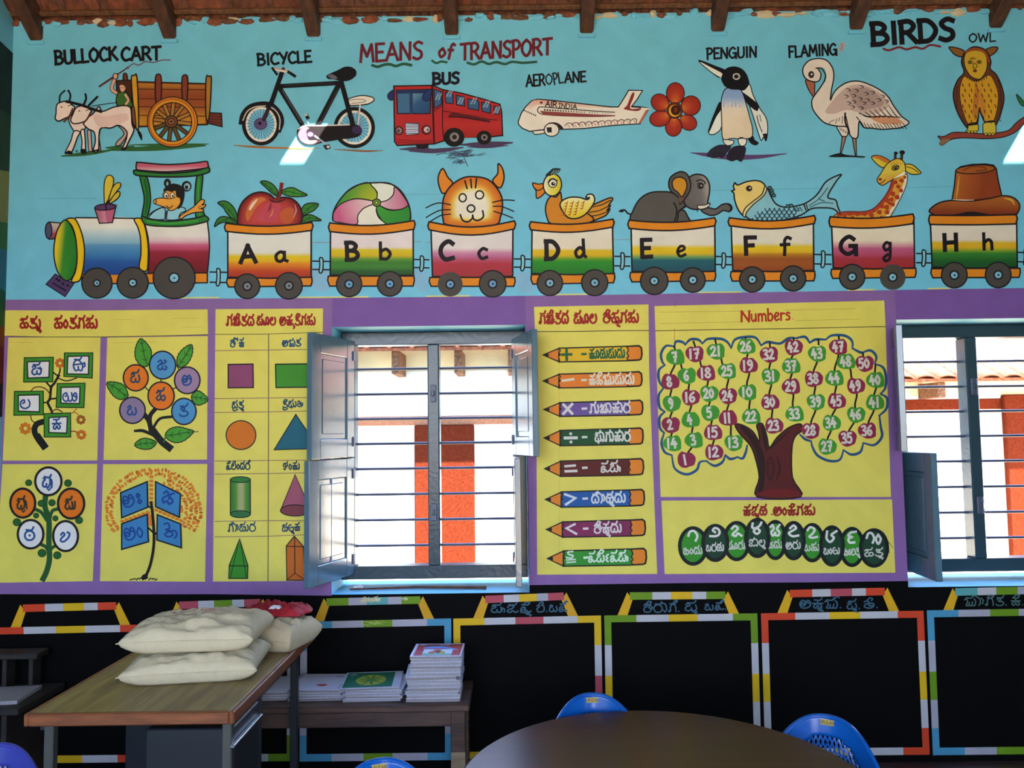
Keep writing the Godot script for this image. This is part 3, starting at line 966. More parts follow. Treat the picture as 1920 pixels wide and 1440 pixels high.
	GK = {
		"ka": [1.0, [[0.04, 0.54, 0.96, 0.54], [0.5, 0.92, 0.5, 0.54], [0.5, 0.54, 0.24, 0.38, 0.14, 0.12, 0.34, 0.0, 0.5, 0.28, 0.66, 0.0, 0.86, 0.12, 0.76, 0.38, 0.5, 0.54]], true],
		"kha": [1.0, [[0.15, 0.65, 0.35, 0.86, 0.5, 0.65, 0.25, 0.4, 0.1, 0.15, 0.3, 0.0, 0.55, 0.1, 0.85, 0.4, 0.95, 0.75, 0.75, 0.88]], false],
		"ga": [0.92, [[0.22, 0.25, 0.05, 0.1, 0.14, 0.0, 0.25, 0.15, 0.25, 0.6, 0.45, 0.88, 0.7, 0.75, 0.8, 0.4, 0.8, 0.0]], true],
		"gha": [1.15, [[0.1, 0.8, 0.3, 0.7, 0.1, 0.4, 0.15, 0.05, 0.4, 0.0, 0.5, 0.3], [0.42, 0.04, 0.7, 0.0, 0.85, 0.4, 0.8, 0.8, 1.0, 0.6, 1.05, 0.0]], true],
		"nya": [1.1, [[0.1, 0.8, 0.35, 0.9, 0.5, 0.6, 0.3, 0.45, 0.6, 0.4, 0.8, 0.2, 0.55, 0.0, 0.3, 0.1, 0.5, 0.35, 0.9, 0.5, 1.05, 0.2, 0.95, 0.0]], false],
		"ca": [1.0, [[0.1, 0.75, 0.3, 0.9, 0.4, 0.65, 0.15, 0.5, 0.1, 0.15, 0.35, 0.0, 0.7, 0.05, 0.9, 0.4, 0.8, 0.8, 0.6, 0.7, 0.72, 0.42, 1.0, 0.5]], true],
		"ja": [1.0, [[0.1, 0.8, 0.4, 0.9, 0.5, 0.6, 0.2, 0.5, 0.1, 0.2, 0.4, 0.0, 0.8, 0.1, 0.9, 0.5, 0.6, 0.6, 0.5, 0.3, 0.95, 0.3]], false],
		"jha": [1.3, [V, V2, [0.84, 0.2, 1.0, 0.0, 1.18, 0.2, 1.2, 0.7]], true],
		"tta": [0.95, [[0.5, 0.9, 0.15, 0.8, 0.1, 0.3, 0.4, 0.0, 0.8, 0.1, 0.9, 0.45, 0.6, 0.55, 0.35, 0.45]], false],
		"ttha": [1.0, [RO, [0.5, 0.45, 0.5, 0.38]], true],
		"dda": [1.0, [[0.5, 0.88, 0.15, 0.7, 0.05, 0.3, 0.25, 0.0, 0.46, 0.15, 0.5, 0.4], [0.46, 0.15, 0.7, 0.0, 0.92, 0.25, 0.85, 0.65, 0.5, 0.88], [0.28, 0.52, 0.72, 0.52]], true],
		"nna": [1.15, [[0.1, 0.6, 0.25, 0.9, 0.4, 0.6, 0.2, 0.3, 0.1, 0.1, 0.35, 0.0, 0.45, 0.3, 0.6, 0.75, 0.8, 0.88, 0.92, 0.6, 0.75, 0.2, 0.6, 0.02, 0.95, 0.05, 1.1, 0.4]], false],
		"ta": [0.92, [[0.22, 0.66, 0.4, 0.84, 0.58, 0.68, 0.36, 0.5, 0.72, 0.44, 0.88, 0.22, 0.64, 0.0, 0.28, 0.0, 0.1, 0.16]], true],
		"da": [1.0, [[0.5, 0.88, 0.15, 0.7, 0.05, 0.3, 0.25, 0.0, 0.46, 0.15, 0.5, 0.4], [0.46, 0.15, 0.7, 0.0, 0.92, 0.25, 0.85, 0.65, 0.5, 0.88]], true],
		"na": [1.0, [[0.1, 0.6, 0.3, 0.86, 0.6, 0.76, 0.5, 0.5, 0.15, 0.3, 0.1, 0.08, 0.35, 0.0, 0.5, 0.2, 0.75, 0.0, 0.95, 0.15]], true],
		"pa": [1.0, [V, V2, [0.6, 0.6, 0.98, 0.5]], true],
		"ba": [1.0, [[0.1, 0.75, 0.3, 0.86, 0.35, 0.6, 0.1, 0.4, 0.2, 0.03, 0.6, 0.0, 0.9, 0.2, 0.85, 0.75, 0.6, 0.85]], false],
		"bha": [1.0, [V, V2, [0.5, 0.0, 0.55, -0.2]], true],
		"ma": [1.22, [V, V2, [0.84, 0.3, 1.0, 0.5, 1.14, 0.35, 1.1, 0.02]], true],
		"ya": [1.25, [[0.05, 0.7, 0.25, 0.86, 0.35, 0.4, 0.2, 0.05, 0.45, 0.0, 0.55, 0.4], [0.46, 0.05, 0.75, 0.0, 0.85, 0.45], [0.76, 0.05, 1.05, 0.0, 1.16, 0.5, 1.0, 0.86]], true],
		"ra": [0.98, [RO], true],
		"la": [1.0, [[0.28, 0.5, 0.45, 0.62, 0.38, 0.84, 0.12, 0.66, 0.08, 0.25, 0.4, 0.0, 0.8, 0.12, 0.92, 0.5, 0.8, 0.84]], false],
		"va": [1.0, [V, V2], true],
		"sha": [1.0, [[0.1, 0.2, 0.3, 0.0, 0.5, 0.3, 0.5, 0.7, 0.2, 0.9, 0.05, 0.6, 0.3, 0.45, 0.8, 0.5, 0.9, 0.8]], true],
		"ssa": [1.0, [V, V2, [0.4, 0.5, 0.9, 0.45]], true],
		"sa": [1.0, [[0.12, 0.42, 0.3, 0.64, 0.5, 0.52, 0.36, 0.32, 0.12, 0.22, 0.15, 0.02, 0.4, 0.02, 0.55, 0.25, 0.75, 0.02, 0.98, 0.15]], true],
		"ha": [1.0, [[0.08, 0.8, 0.35, 0.86, 0.35, 0.55, 0.12, 0.4, 0.1, 0.1, 0.3, 0.0, 0.6, 0.12, 0.5, 0.4, 0.82, 0.52, 0.95, 0.22, 0.75, 0.0, 0.6, 0.12]], true],
		"lla": [1.0, [[0.1, 0.7, 0.3, 0.86, 0.48, 0.7, 0.3, 0.46, 0.08, 0.25, 0.25, 0.02, 0.48, 0.18, 0.52, 0.45], [0.48, 0.18, 0.75, 0.0, 0.95, 0.22, 0.82, 0.48, 0.62, 0.38]], true],
		"A": [1.05, [[0.45, 0.45, 0.3, 0.6, 0.16, 0.45, 0.35, 0.25, 0.55, 0.42, 0.5, 0.75, 0.25, 0.88, 0.05, 0.5, 0.2, 0.05, 0.6, 0.0, 0.95, 0.25, 0.95, 0.7, 0.75, 0.9, 0.62, 0.7, 0.85, 0.55]], false],
		"I": [1.0, [[0.1, 0.75, 0.35, 0.9, 0.5, 0.7, 0.3, 0.5, 0.7, 0.6, 0.9, 0.78, 0.72, 0.9], [0.3, 0.5, 0.05, 0.3, 0.2, 0.02, 0.5, 0.1, 0.5, 0.3], [0.5, 0.1, 0.8, 0.0, 0.95, 0.2, 0.78, 0.35]], false],
		"II": [1.2, [[0.5, 0.9, 0.2, 0.75, 0.08, 0.4, 0.25, 0.02, 0.5, 0.1, 0.5, 0.35], [0.5, 0.1, 0.8, 0.0, 0.92, 0.4, 0.75, 0.7, 0.5, 0.9], [0.15, 0.5, 0.85, 0.55], [0.9, 0.5, 1.1, 0.62, 1.12, 0.35, 0.95, 0.3]], true],
		"UU": [1.4, [[0.28, 0.5, 0.45, 0.62, 0.38, 0.84, 0.12, 0.66, 0.08, 0.25, 0.3, 0.0, 0.52, 0.12, 0.54, 0.5], [0.52, 0.12, 0.75, 0.0, 0.9, 0.3, 0.84, 0.84], [0.88, 0.2, 1.1, 0.0, 1.3, 0.35, 1.2, 0.8, 1.0, 0.6, 1.2, 0.4]], false],
		"EE": [1.0, [V, V2], false],
		"AI": [1.0, [[0.1, 0.7, 0.3, 0.9, 0.5, 0.7, 0.3, 0.5, 0.1, 0.3, 0.25, 0.02, 0.5, 0.2, 0.7, 0.0, 0.95, 0.2, 0.8, 0.45, 0.6, 0.4, 0.7, 0.75, 0.92, 0.85]], false],
		"O": [1.0, [[0.1, 0.7, 0.4, 0.88, 0.5, 0.6, 0.15, 0.45, 0.1, 0.1, 0.4, 0.0, 0.5, 0.25], [0.42, 0.02, 0.8, 0.0, 0.95, 0.35, 0.75, 0.6, 0.6, 0.45]], false],
		"m": [0.62, [[0.3, 0.78, 0.06, 0.4, 0.3, 0.02, 0.54, 0.4, 0.3, 0.78]], false],
		"visarga": [0.6, [[0.3, 0.8, 0.16, 0.65, 0.3, 0.5, 0.44, 0.65, 0.3, 0.8], [0.3, 0.34, 0.16, 0.18, 0.3, 0.02, 0.44, 0.18, 0.3, 0.34]], false],
		"dot": [0.3, [[0.1, 0.04, 0.14, 0.04]], false],
		"+u": [0.38, [[-0.08, 0.2, 0.06, 0.0, 0.24, 0.15, 0.26, 0.6, 0.16, 0.85]], false],
		"+uu": [0.75, [[-0.08, 0.2, 0.06, 0.0, 0.22, 0.2, 0.22, 0.7, 0.45, 0.85, 0.62, 0.5, 0.55, 0.05, 0.35, 0.2]], false],
		"+aa": [0.42, [[-0.35, 0.94, 0.0, 1.0, 0.25, 0.8, 0.32, 0.3, 0.16, 0.0, 0.0, 0.18]], false],
		"+i": [0.0, [[-0.75, 0.92, -0.5, 1.25, -0.25, 1.15, -0.35, 0.92]], false],
		"+e": [0.0, [[-0.8, 0.95, -0.5, 1.3, -0.2, 1.2]], false],
		"+oo": [0.7, [[-0.6, 0.94, -0.3, 1.2, 0.0, 1.0, 0.25, 0.8, 0.3, 0.3, 0.15, 0.0], [0.4, 0.9, 0.6, 0.6, 0.5, 0.2]], false],
		"+au": [0.5, [[-0.5, 0.95, -0.2, 1.25, 0.1, 1.0, 0.3, 1.2, 0.35, 0.8]], false],
		"+h": [0.0, [[-0.5, 0.95, -0.2, 1.35, 0.0, 1.2]], false],
		"+t": [0.0, [[-0.6, -0.1, -0.25, -0.08, -0.45, -0.26, -0.1, -0.3, -0.2, -0.48]], false],
		"+n": [0.0, [[-0.5, -0.12, -0.15, -0.1, -0.3, -0.3, 0.0, -0.4]], false],
		"+r": [0.0, [[-0.9, -0.1, -0.8, -0.38, -0.4, -0.36, -0.1, -0.2]], false],
		"+ru": [0.2, [[0.0, 0.1, 0.1, -0.1, 0.25, -0.2, 0.1, -0.4]], false],
		"arka": [0.5, [[0.4, 0.8, 0.1, 0.55, 0.3, 0.4, 0.1, 0.2, 0.35, 0.0]], false],
		"n1": [0.9, [[0.1, 0.5, 0.25, 0.85, 0.6, 0.9, 0.85, 0.5, 0.7, 0.1]], false],
		"n2": [0.9, [[0.5, 0.55, 0.3, 0.7, 0.45, 0.9, 0.75, 0.8, 0.85, 0.5, 0.6, 0.25, 0.05, 0.25]], false],
		"n3": [0.9, [[0.1, 0.7, 0.35, 0.92, 0.6, 0.7, 0.3, 0.4, 0.15, 0.2, 0.4, 0.1, 0.6, 0.3, 0.9, 0.1]], false],
		"n4": [0.9, [[0.12, 0.9, 0.08, 0.55, 0.4, 0.5, 0.7, 0.7, 0.85, 0.95], [0.4, 0.5, 0.2, 0.25, 0.45, 0.02, 0.7, 0.25, 0.45, 0.5]], false],
		"n5": [1.0, [[0.1, 0.75, 0.3, 0.9, 0.4, 0.6, 0.15, 0.3, 0.35, 0.05, 0.55, 0.3], [0.5, 0.1, 0.8, 0.05, 0.92, 0.3, 0.7, 0.6, 0.95, 0.92]], false],
		"n6": [0.9, [[0.2, 0.7, 0.5, 0.92, 0.7, 0.7, 0.4, 0.5, 0.1, 0.3, 0.4, 0.05, 0.9, 0.1]], false],
		"n7": [0.9, [[0.1, 0.7, 0.35, 0.95, 0.7, 0.75, 0.5, 0.4, 0.25, 0.2, 0.45, 0.08, 0.9, 0.15]], false],
		"n8": [0.9, [[0.1, 0.9, 0.05, 0.3, 0.35, 0.02, 0.65, 0.35, 0.45, 0.6, 0.9, 0.9]], false],
		"n9": [0.9, [[0.85, 0.92, 0.4, 0.85, 0.2, 0.6, 0.5, 0.5, 0.2, 0.35, 0.3, 0.05, 0.7, 0.05]], false],
		" ": [0.55, [], false],
	}

# lay glyphs along a base line from (x0, y0) to (x1, y1) in the magnified view, letters h tall
func glyphs(list: Array, x0: float, y0: float, x1: float, y1: float, h: float, w: float, col: String, slant := 0.0, turn := 0.0) -> void:
	var total := 0.0
	for g in list: total += g[0] + (0.07 if g.size() == 3 and g[0] > 0.0 else 0.0)
	var a := Vector2(x0, y0); var b := Vector2(x1, y1)
	var dir := (b - a) / maxf(total, 0.01)
	var up := Vector2((b - a).y, -(b - a).x).normalized() * h
	var x := 0.0
	for g in list:
		for kind in [1, 2]:
			if kind >= g.size(): continue
			for s in g[kind]:
				var q := []
				for i in range(0, s.size(), 2):
					var gx: float = s[i]; var gy: float = s[i + 1]
					if turn != 0.0:
						var r := Vector2(gx - 0.5, gy - 0.45).rotated(deg_to_rad(turn)) + Vector2(0.5, 0.45)
						gx = r.x; gy = r.y
					var p := a + dir * (x + gx + gy * slant) + up * gy
					q.append(p.x); q.append(p.y)
				if kind == 1: LS(q, w, col)
				else: L(q, w, col)
		x += g[0] + (0.07 if g.size() == 3 and g[0] > 0.0 else 0.0)

func latin(t: String, x0: float, y0: float, x1: float, y1: float, h: float, w: float, col := "17151a", slant := 0.0) -> void:
	var l := []
	for ch in t: l.append(GL[ch])
	glyphs(l, x0, y0, x1, y1, h, w, col, slant)

func kan(t: String, x0: float, y0: float, x1: float, y1: float, h: float, w: float, col: String, turn := 0.0, slant := 0.0) -> void:
	var l := []
	for tok in t.split(" ", false):
		var g: Array = GK[tok] if tok != "_" else GK[" "]
		var st: Array = g[1].duplicate()
		if g[2]: st.append([0.2, 0.94, 0.7, 0.92, 0.88, 1.2])
		l.append([g[0], [], st])
	glyphs(l, x0, y0, x1, y1, h, w, col, slant, turn)

# ---------------------------------------------------------------- coats of purple and black on the lower wall

func rect_w(x0: float, x1: float, y0: float, y1: float, col: String) -> void:
	var c := lay(col)
	var q := [Vector3(x0, y1, p_z), Vector3(x1, y1, p_z), Vector3(x1, y0, p_z), Vector3(x0, y1, p_z), Vector3(x1, y0, p_z), Vector3(x0, y0, p_z)]
	for p in q:
		pv.append(p); pn.append(Vector3.BACK); pc.append(c)

func zone(x0: float, x1: float, top: Array, bot: Array, col: String) -> void:
	# between two hand-drawn edges: lists of photo points joined and clipped to wall x range
	var p := PackedVector2Array()
	for i in range(0, top.size(), 2): p.append(Vector2(top[i], top[i + 1]))
	for i in range(bot.size() - 2, -1, -2): p.append(Vector2(bot[i], bot[i + 1]))
	var a := pix(Vector3(x0, 5, 0)); var b := pix(Vector3(x1, 5, 0)); var c := pix(Vector3(x1, -0.5, 0)); var d := pix(Vector3(x0, -0.5, 0))
	for piece in Geometry2D.intersect_polygons(p, PackedVector2Array([a, b, c, d])):
		fill(piece, col)

func paint_zones() -> void:
	make_letters()
	zt(0, 0, 1)
	var top := [-120, 564, 0, 562, 200, 561, 400, 560, 600, 558.5, 800, 557, 1000, 554.5, 1150, 552.5, 1350, 549, 1550, 546, 1750, 542.5, 1920, 540, 2300, 534]
	var low := [-120, 1115, 0, 1114, 200, 1114.5, 400, 1114, 622, 1117, 700, 1108, 992, 1097, 1150, 1095, 1300, 1093, 1500, 1092, 1690, 1089.5, 1920, 1088, 2300, 1084]
	pbegin("purple_band", "broad purple painted band around the charts and windows", null, 0.0003)
	zone(LEFT_X, WIN[0][0], top, low, "866399")
	zone(WIN[0][1], WIN[1][0], top, low, "84609a")
	zone(WIN[1][1], RIGHT_X, top, low, "84609a")
	for w in WIN:
		var a := pix(Vector3(w[0], win_top, 0)); var b := pix(Vector3(w[1], win_top, 0))
		zone(w[0], w[1], top, [a.x - 20, a.y, b.x + 20, b.y], "77549a")
	pend()
	pbegin("black_dado", "matt black painted lower wall under the charts", null, 0.0003)
	var fl0 := pix(Vector3(LEFT_X, 0, 0)); var fl1 := pix(Vector3(RIGHT_X, 0, 0))
	var bot := [fl0.x, fl0.y, fl1.x, fl1.y]
	zone(LEFT_X, WIN[0][0], low, bot, "0f0e0f")
	zone(WIN[0][1], WIN[1][0], low, bot, "0f0e0f")
	zone(WIN[1][1], RIGHT_X, low, bot, "0f0e0f")
	for w in WIN:
		var a := pix(Vector3(w[0], win_bot, 0)); var b := pix(Vector3(w[1], win_bot, 0))
		zone(w[0], w[1], [a.x - 20, a.y, b.x + 20, b.y], bot, "0f0e0f")
	pend(M.board)
	# yellow under-paint showing along the edge of the purple, pencil ruling lines of the sign painter
	pbegin("painter_guidelines", "thin ruled guide lines and slips of yellow under-paint", null, 0.0008)
	for s in [[330, 410, 558.6], [560, 690, 557.6], [800, 880, 555.6], [1040, 1100, 552.4], [1310, 1390, 548.4], [1590, 1640, 544], [1740, 1780, 541.4]]:
		LS([s[0], s[2], s[1], s[2] - 0.9], 2.2, "d9d27a")
	for s in [[435, 790, 456, 453], [800, 950, 454.5, 453], [995, 1340, 451, 447.5], [1370, 1530, 446.5, 444], [1560, 1700, 443, 441]]:
		LS([s[0], s[2], s[1], s[3]], 0.8, "9a6f6c")
	for s in [[70, 180, 372, 372], [740, 830, 365, 364], [1330, 1550, 357, 353], [1700, 1800, 352, 349]]:
		LS([s[0], s[2], s[1], s[3]], 0.7, "5f9bb0")
	pend()
	# retouched lighter and greyer patches in the sky-blue coat
	pbegin("retouched_patches", "greyish lilac retouched patches between the wagons", null, 0.0005)
	for s in [[600, 525, 18, 22], [790, 527, 12, 20], [985, 530, 16, 18]]:
		S([s[0] - s[2], s[1] - s[3], s[0] + s[2] * 0.8, s[1] - s[3] * 0.8, s[0] + s[2], s[1] + s[3] * 0.7, s[0], s[1] + s[3], s[0] - s[2] * 0.9, s[1] + s[3] * 0.5], "84b4d2")
	pend()

# ---------------------------------------------------------------- upper row: transport and birds

func paint_top_row() -> void:
	var K := "18151b"
	# bullock cart
	pbegin("bullock_cart_painting", "painted bullock cart: two white bullocks, driver with whip, wooden cart")
	zt(0, 0, 4)
	for s in [[470, 1170, 830, 1128, 26], [800, 1108, 1000, 1098, 26], [820, 1125, 1530, 1092, 34], [980, 1086, 1560, 1080, 18]]:
		L([s[0], s[1], (s[0] + s[2]) / 2.0, (s[1] + s[3]) / 2.0 + 3, s[2], s[3]], s[4], "2f5f33", 0.8)
	E(575, 1133, 9, 9, "2a6a6a")
	# cart bed
	P([1555, 845, 1660, 850, 1665, 950, 1560, 925], "6b3122", 9, K)
	for y in [868, 890, 912]: LS([1565, y, 1655, y + 8], 5, "3b1a16")
	P([872, 605, 985, 600, 990, 900, 880, 860], "4a2a1a", 8, K)
	S([925, 600, 925, 560, 938, 548, 952, 560, 955, 600], "6a3a20", 7, K)
	P([1010, 612, 1560, 628, 1555, 935, 1020, 952], "8a4a26", 9, K)
	blend(flat([1030, 625, 1545, 640, 1540, 925, 1030, 940]), [[620, "b8802c"], [670, "96532a"], [720, "8e4426"], [800, "95502a"], [860, "b0702a"], [940, "c08a2a"]])
	for y in [668, 740, 800, 866]: LS([1025, y, 1548, y + 6], 6, "4c2413")
	S([1165, 590, 1188, 556, 1210, 590, 1205, 770, 1170, 770], "7d3a28", 9, K)
	S([1365, 590, 1388, 562, 1408, 590, 1402, 745, 1370, 745], "7d3a28", 9, K)
	S([985, 590, 1005, 568, 1028, 590, 1040, 945, 1018, 950, 1000, 800], "cf9a2c", 9, K)
	S([1545, 595, 1568, 574, 1585, 600, 1570, 870, 1545, 878], "a8742a", 9, K)
	S([985, 830, 1005, 800, 1020, 950, 1000, 940], "7a4a2c", 7, K)
	# wheel
	var hub := Vector2(1285, 912)
	for a in 12:
		var d := Vector2.from_angle(TAU * a / 12.0 + 0.12)
		var q := [hub.x + d.x * 40, hub.y + d.y * 40, hub.x + d.x * 150, hub.y + d.y * 150]
		LS(q, 30, K)
		LS(q, 18, "a8742c" if d.y < 0.3 else "5e4a26")
	LC(ring_pts(1293, 915, 166, 166), 44, K)
	LC(ring_pts(1293, 915, 166, 166), 30, "cf8e26")
	LC(ring_pts(1290, 915, 172, 172), 8, "b04a1e")
	E(1285, 912, 46, 44, "7a4a24", 8, K)
	E(1285, 912, 26, 24, "92603a", 6, K)
	E(1285, 912, 9, 9, K)
	# driver
	LS([745, 648, 850, 578], 13, "5a2a26")
	LS([850, 578, 960, 505], 8, "5a2a26")
	E(958, 508, 9, 9, "7a2020")
	L([960, 505, 1000, 478, 1040, 488, 1090, 462, 1150, 468, 1220, 450, 1280, 450], 6, "6d3a40")
	L([885, 705, 838, 665, 862, 580], 26, K)
	L([885, 705, 838, 665, 862, 585], 18, "d9a58c")
	E(866, 572, 18, 22, "d9a58c", 6, K)
	S([880, 705, 915, 690, 950, 695, 975, 740, 990, 800, 880, 790], "3c6a30", 7, K)
	L([940, 710, 962, 750, 945, 780], 14, "d9a58c")
	S([895, 640, 915, 628, 940, 635, 945, 660, 930, 688, 908, 690, 897, 665], "d9a58c", 5, K)
	S([893, 642, 905, 622, 935, 622, 948, 645, 945, 670, 936, 648, 915, 636], "4a2418")
	for e in [[908, 656], [930, 656]]: E(e[0], e[1], 4, 3, K)
	# bullocks
	L([1000, 930, 1020, 960, 1050, 1000, 1062, 1050], 8, K)
	S([1030, 985, 1050, 985, 1066, 1020, 1060, 1050, 1040, 1015], K)
	for s in [[720, 950, 742, 1125], [668, 985, 678, 1125]]:
		LS([s[0], s[1], s[2], s[3]], 28, K); LS([s[0], s[1], s[2], s[3]], 16, "c8a8a0")
	S([875, 930, 905, 935, 955, 1000, 905, 1085, 868, 1090, 880, 1060, 930, 1000], "b99a92", 7, K)
	S([515, 900, 560, 850, 620, 890, 640, 960, 600, 1000, 560, 990], "e6d3cb", 8, K)
	S([555, 985, 600, 990, 580, 1030, 540, 1135, 500, 1150, 490, 1140, 530, 1060], "e6d3cb", 8, K)
	S([605, 985, 632, 980, 640, 1135, 612, 1140, 615, 1060], "e6d3cb", 8, K)
	S([700, 850, 740, 800, 770, 835, 850, 805, 930, 792, 975, 805, 985, 850, 990, 930, 1003, 980, 965, 1060, 940, 1115, 915, 1118, 945, 1050, 950, 985, 890, 940, 830, 960, 750, 970, 738, 1125, 700, 1132, 715, 1060, 705, 990, 660, 965, 625, 915], "ecd9d0", 9, K)
	S([700, 860, 800, 870, 940, 850, 960, 900, 850, 940, 740, 950], "e3c4bc")
	S([490, 1150, 515, 1128, 545, 1145, 535, 1156], K); S([605, 1120, 640, 1120, 648, 1150, 610, 1150], K); S([690, 1132, 735, 1118, 748, 1128, 700, 1138], K)
	S([910, 1118, 945, 1100, 950, 1115, 925, 1122], K)
	S([430, 780, 500, 760, 545, 790, 560, 815, 520, 870, 480, 890, 440, 908, 415, 890, 420, 850], "ecd9d0", 9, K)
	S([575, 805, 640, 795, 685, 830, 660, 880, 630, 912, 560, 928, 530, 905, 545, 860], "ecd9d0", 9, K)
	L([445, 765, 450, 715, 485, 678], 9, K); L([520, 755, 528, 715, 512, 678], 12, K)
	L([625, 790, 645, 740, 640, 705], 13, K); L([665, 790, 700, 755, 730, 725], 13, K)
	L([500, 762, 600, 785, 700, 820, 760, 838], 18, K)
	L([690, 795, 790, 780, 880, 768], 5, K)
	L([545, 815, 520, 870, 480, 912], 12, "5a3a30"); L([685, 835, 655, 890, 628, 920], 12, "5a3a30")
	for e in [[462, 803], [595, 832]]: E(e[0], e[1], 7, 5, "5a2020")
	for e in [[510, 795], [645, 830]]: L([e[0], e[1], e[0] + 25, e[1] - 8, e[0] + 40, e[1] + 2], 5, K)
	pend()
	pbegin("bullock_cart_lettering", "black painted words BULLOCK CART")
	latin("BULLOCK", 415, 482, 890, 448, 98, 19, K)
	latin("CART", 912, 455, 1215, 445, 96, 19, K)
	pend()
	# bicycle
	pbegin("bicycle_painting", "painted black bicycle with purple spokes and a white carrier")
	zt(430, 40, 5.333)
	L([50, 1240, 200, 1252, 400, 1262, 640, 1272], 20, "a06a3c", 0.7); L([1050, 1280, 1250, 1292, 1380, 1298, 1530, 1292], 18, "8a5a3c", 0.8)
	L([360, 1268, 500, 1262, 720, 1274, 900, 1266], 12, "b0703a", 0.7)
	for wl in [[318, 1030, 185, 205], [1250, 1062, 200, 200]]:
		LC(ring_pts(wl[0], wl[1], wl[2] - 14, wl[3] - 14), 36, "131116")
		LC(ring_pts(wl[0], wl[1], wl[2] - 42, wl[3] - 42), 20, "e4dccf")
		for a in 26:
			var d := Vector2.from_angle(TAU * a / 26.0 + 0.07)
			var i0 := 50.0; var i1 := 136.0 + 10 * (a % 3)
			LS([wl[0] + d.x * i0, wl[1] + d.y * i0, wl[0] + d.x * i1, wl[1] + d.y * i1], 4.5, "5a3f8c" if a % 2 else "4a4a86")
	L([110, 1020, 130, 930, 200, 850, 320, 818, 430, 835, 510, 920, 530, 1010, 500, 1100], 30, "131116")
	L([135, 990, 180, 900, 260, 855, 360, 845], 9, "cfc6b8"); L([400, 850, 470, 900, 505, 980, 500, 1080], 9, "cfc6b8")
	E(312, 1025, 62, 55, "5a4a78", 6, "3a2a5c"); E(305, 1020, 18, 16, "131116")
	# carrier
	S([1175, 790, 1250, 755, 1340, 742, 1430, 760, 1445, 790, 1390, 825, 1300, 838, 1200, 838], "e4dccf", 10, "2a2630")
	L([1190, 790, 1290, 778, 1360, 790, 1340, 808, 1220, 822], 6, "6a6470")
	LS([1305, 840, 1285, 1030], 16, "d8d0c8"); LS([1297, 840, 1277, 1030], 4, K)
	# frame
	LS([530, 500, 425, 800], 40, "131116"); LS([420, 800, 345, 980], 34, "131116")
	LS([380, 890, 340, 985], 26, "3a2030")
	LS([480, 650, 1110, 615], 38, "131116"); LS([505, 670, 735, 1045], 42, "131116"); LS([1090, 640, 885, 1035], 46, "131116")
	LS([1120, 610, 1235, 1030], 42, "131116")
	LS([530, 690, 720, 1010], 6, "6a6272"); LS([560, 640, 1040, 618], 5, "3e3846"); LS([1075, 690, 910, 1010], 6, "4c3444")
	# saddle and bars
	S([970, 545, 1010, 520, 1080, 490, 1150, 455, 1215, 455, 1265, 490, 1262, 545, 1200, 590, 1130, 598, 1040, 580, 985, 575], "131116")
	S([985, 545, 1030, 530, 1080, 565, 1040, 578], "6a6478")
	LS([435, 472, 600, 505], 28, "e0d2c4"); LS([430, 468, 475, 530], 22, "131116"); LS([590, 505, 655, 548], 26, "131116")
	LS([432, 462, 600, 496], 5, "3a2a34"); E(540, 472, 17, 15, "5a2a44")
	# chain case and pedals
	LS([765, 945, 795, 1040], 14, "6f9ab8"); P([750, 925, 780, 920, 805, 970, 770, 980], K); P([752, 925, 778, 922, 785, 945, 758, 948], "c8c0b8")
	S([700, 1060, 830, 1045, 1050, 1040, 1240, 1030, 1310, 1060, 1320, 1110, 1270, 1155, 1100, 1180, 950, 1205, 830, 1232, 740, 1215, 680, 1140], "1b1416", 6, K)
	L([690, 1075, 760, 1046, 950, 1042, 1200, 1034], 10, "e0d8d4")
	S([690, 1120, 730, 1060, 800, 1065, 770, 1100, 800, 1190, 900, 1200, 820, 1228, 740, 1210, 700, 1170], "7a5a84")
	S([720, 1180, 780, 1190, 900, 1190, 900, 1210, 800, 1228, 740, 1210], "a07a88")
	E(1275, 1085, 50, 40, "3a2a50"); E(810, 1130, 32, 26, "7a5f9a", 6, "3a2a50")
	LS([855, 1145, 965, 1225], 14, "9fb8d8")
	P([935, 1240, 1000, 1230, 1015, 1270, 965, 1285], K); E(988, 1255, 16, 14, "d8d4cc")
	pend()
	pbegin("bicycle_lettering", "black painted word BICYCLE")
	latin("BICYCLE", 285, 440, 835, 405, 112, 22, "131018")
	pend()
	# heading
	pbegin("transport_heading", "maroon painted heading MEANS of TRANSPORT with green wavy underlines")
	zt(660, 50, 4.364)
	latin("MEANS", 65, 290, 590, 262, 140, 21, "6a1f2c", 0.04)
	latin("of", 700, 248, 830, 262, 120, 20, "6a1f2c", 0.08)
	latin("TRANSPORT", 890, 272, 1645, 225, 130, 21, "6a1f2c", 0.06)
	L([165, 315, 210, 328, 260, 312, 310, 308, 360, 322, 420, 305, 485, 315], 20, "24553f")
	L([655, 278, 690, 298, 730, 285, 775, 292], 16, "24553f")
	L([945, 295, 1000, 308, 1060, 285, 1120, 305, 1180, 290, 1250, 306, 1310, 288, 1400, 296, 1508, 288], 18, "2a5548")
	pend()
	# bus
	pbegin("bus_painting", "painted red bus with blue windows")
	for s in [[400, 1002, 680, 1008, 30], [480, 1018, 900, 990, 34], [900, 965, 1300, 950, 40], [950, 985, 1270, 972, 20]]:
		L([s[0], s[1], (s[0] + s[2]) / 2.0, s[1] - 2, s[2], s[3]], s[4], "4a3a5a", 0.85)
	dry(900, 1040, 160, 40, 60, "3f4f6a", 5, 4, -0.15)
	dry(880, 1105, 60, 22, 30, "37425e", 4, 5, -0.3)
	LS([905, 1040, 948, 1145], 5, "5a2030")
	P([515, 960, 630, 955, 625, 990, 590, 1000, 535, 998], K)
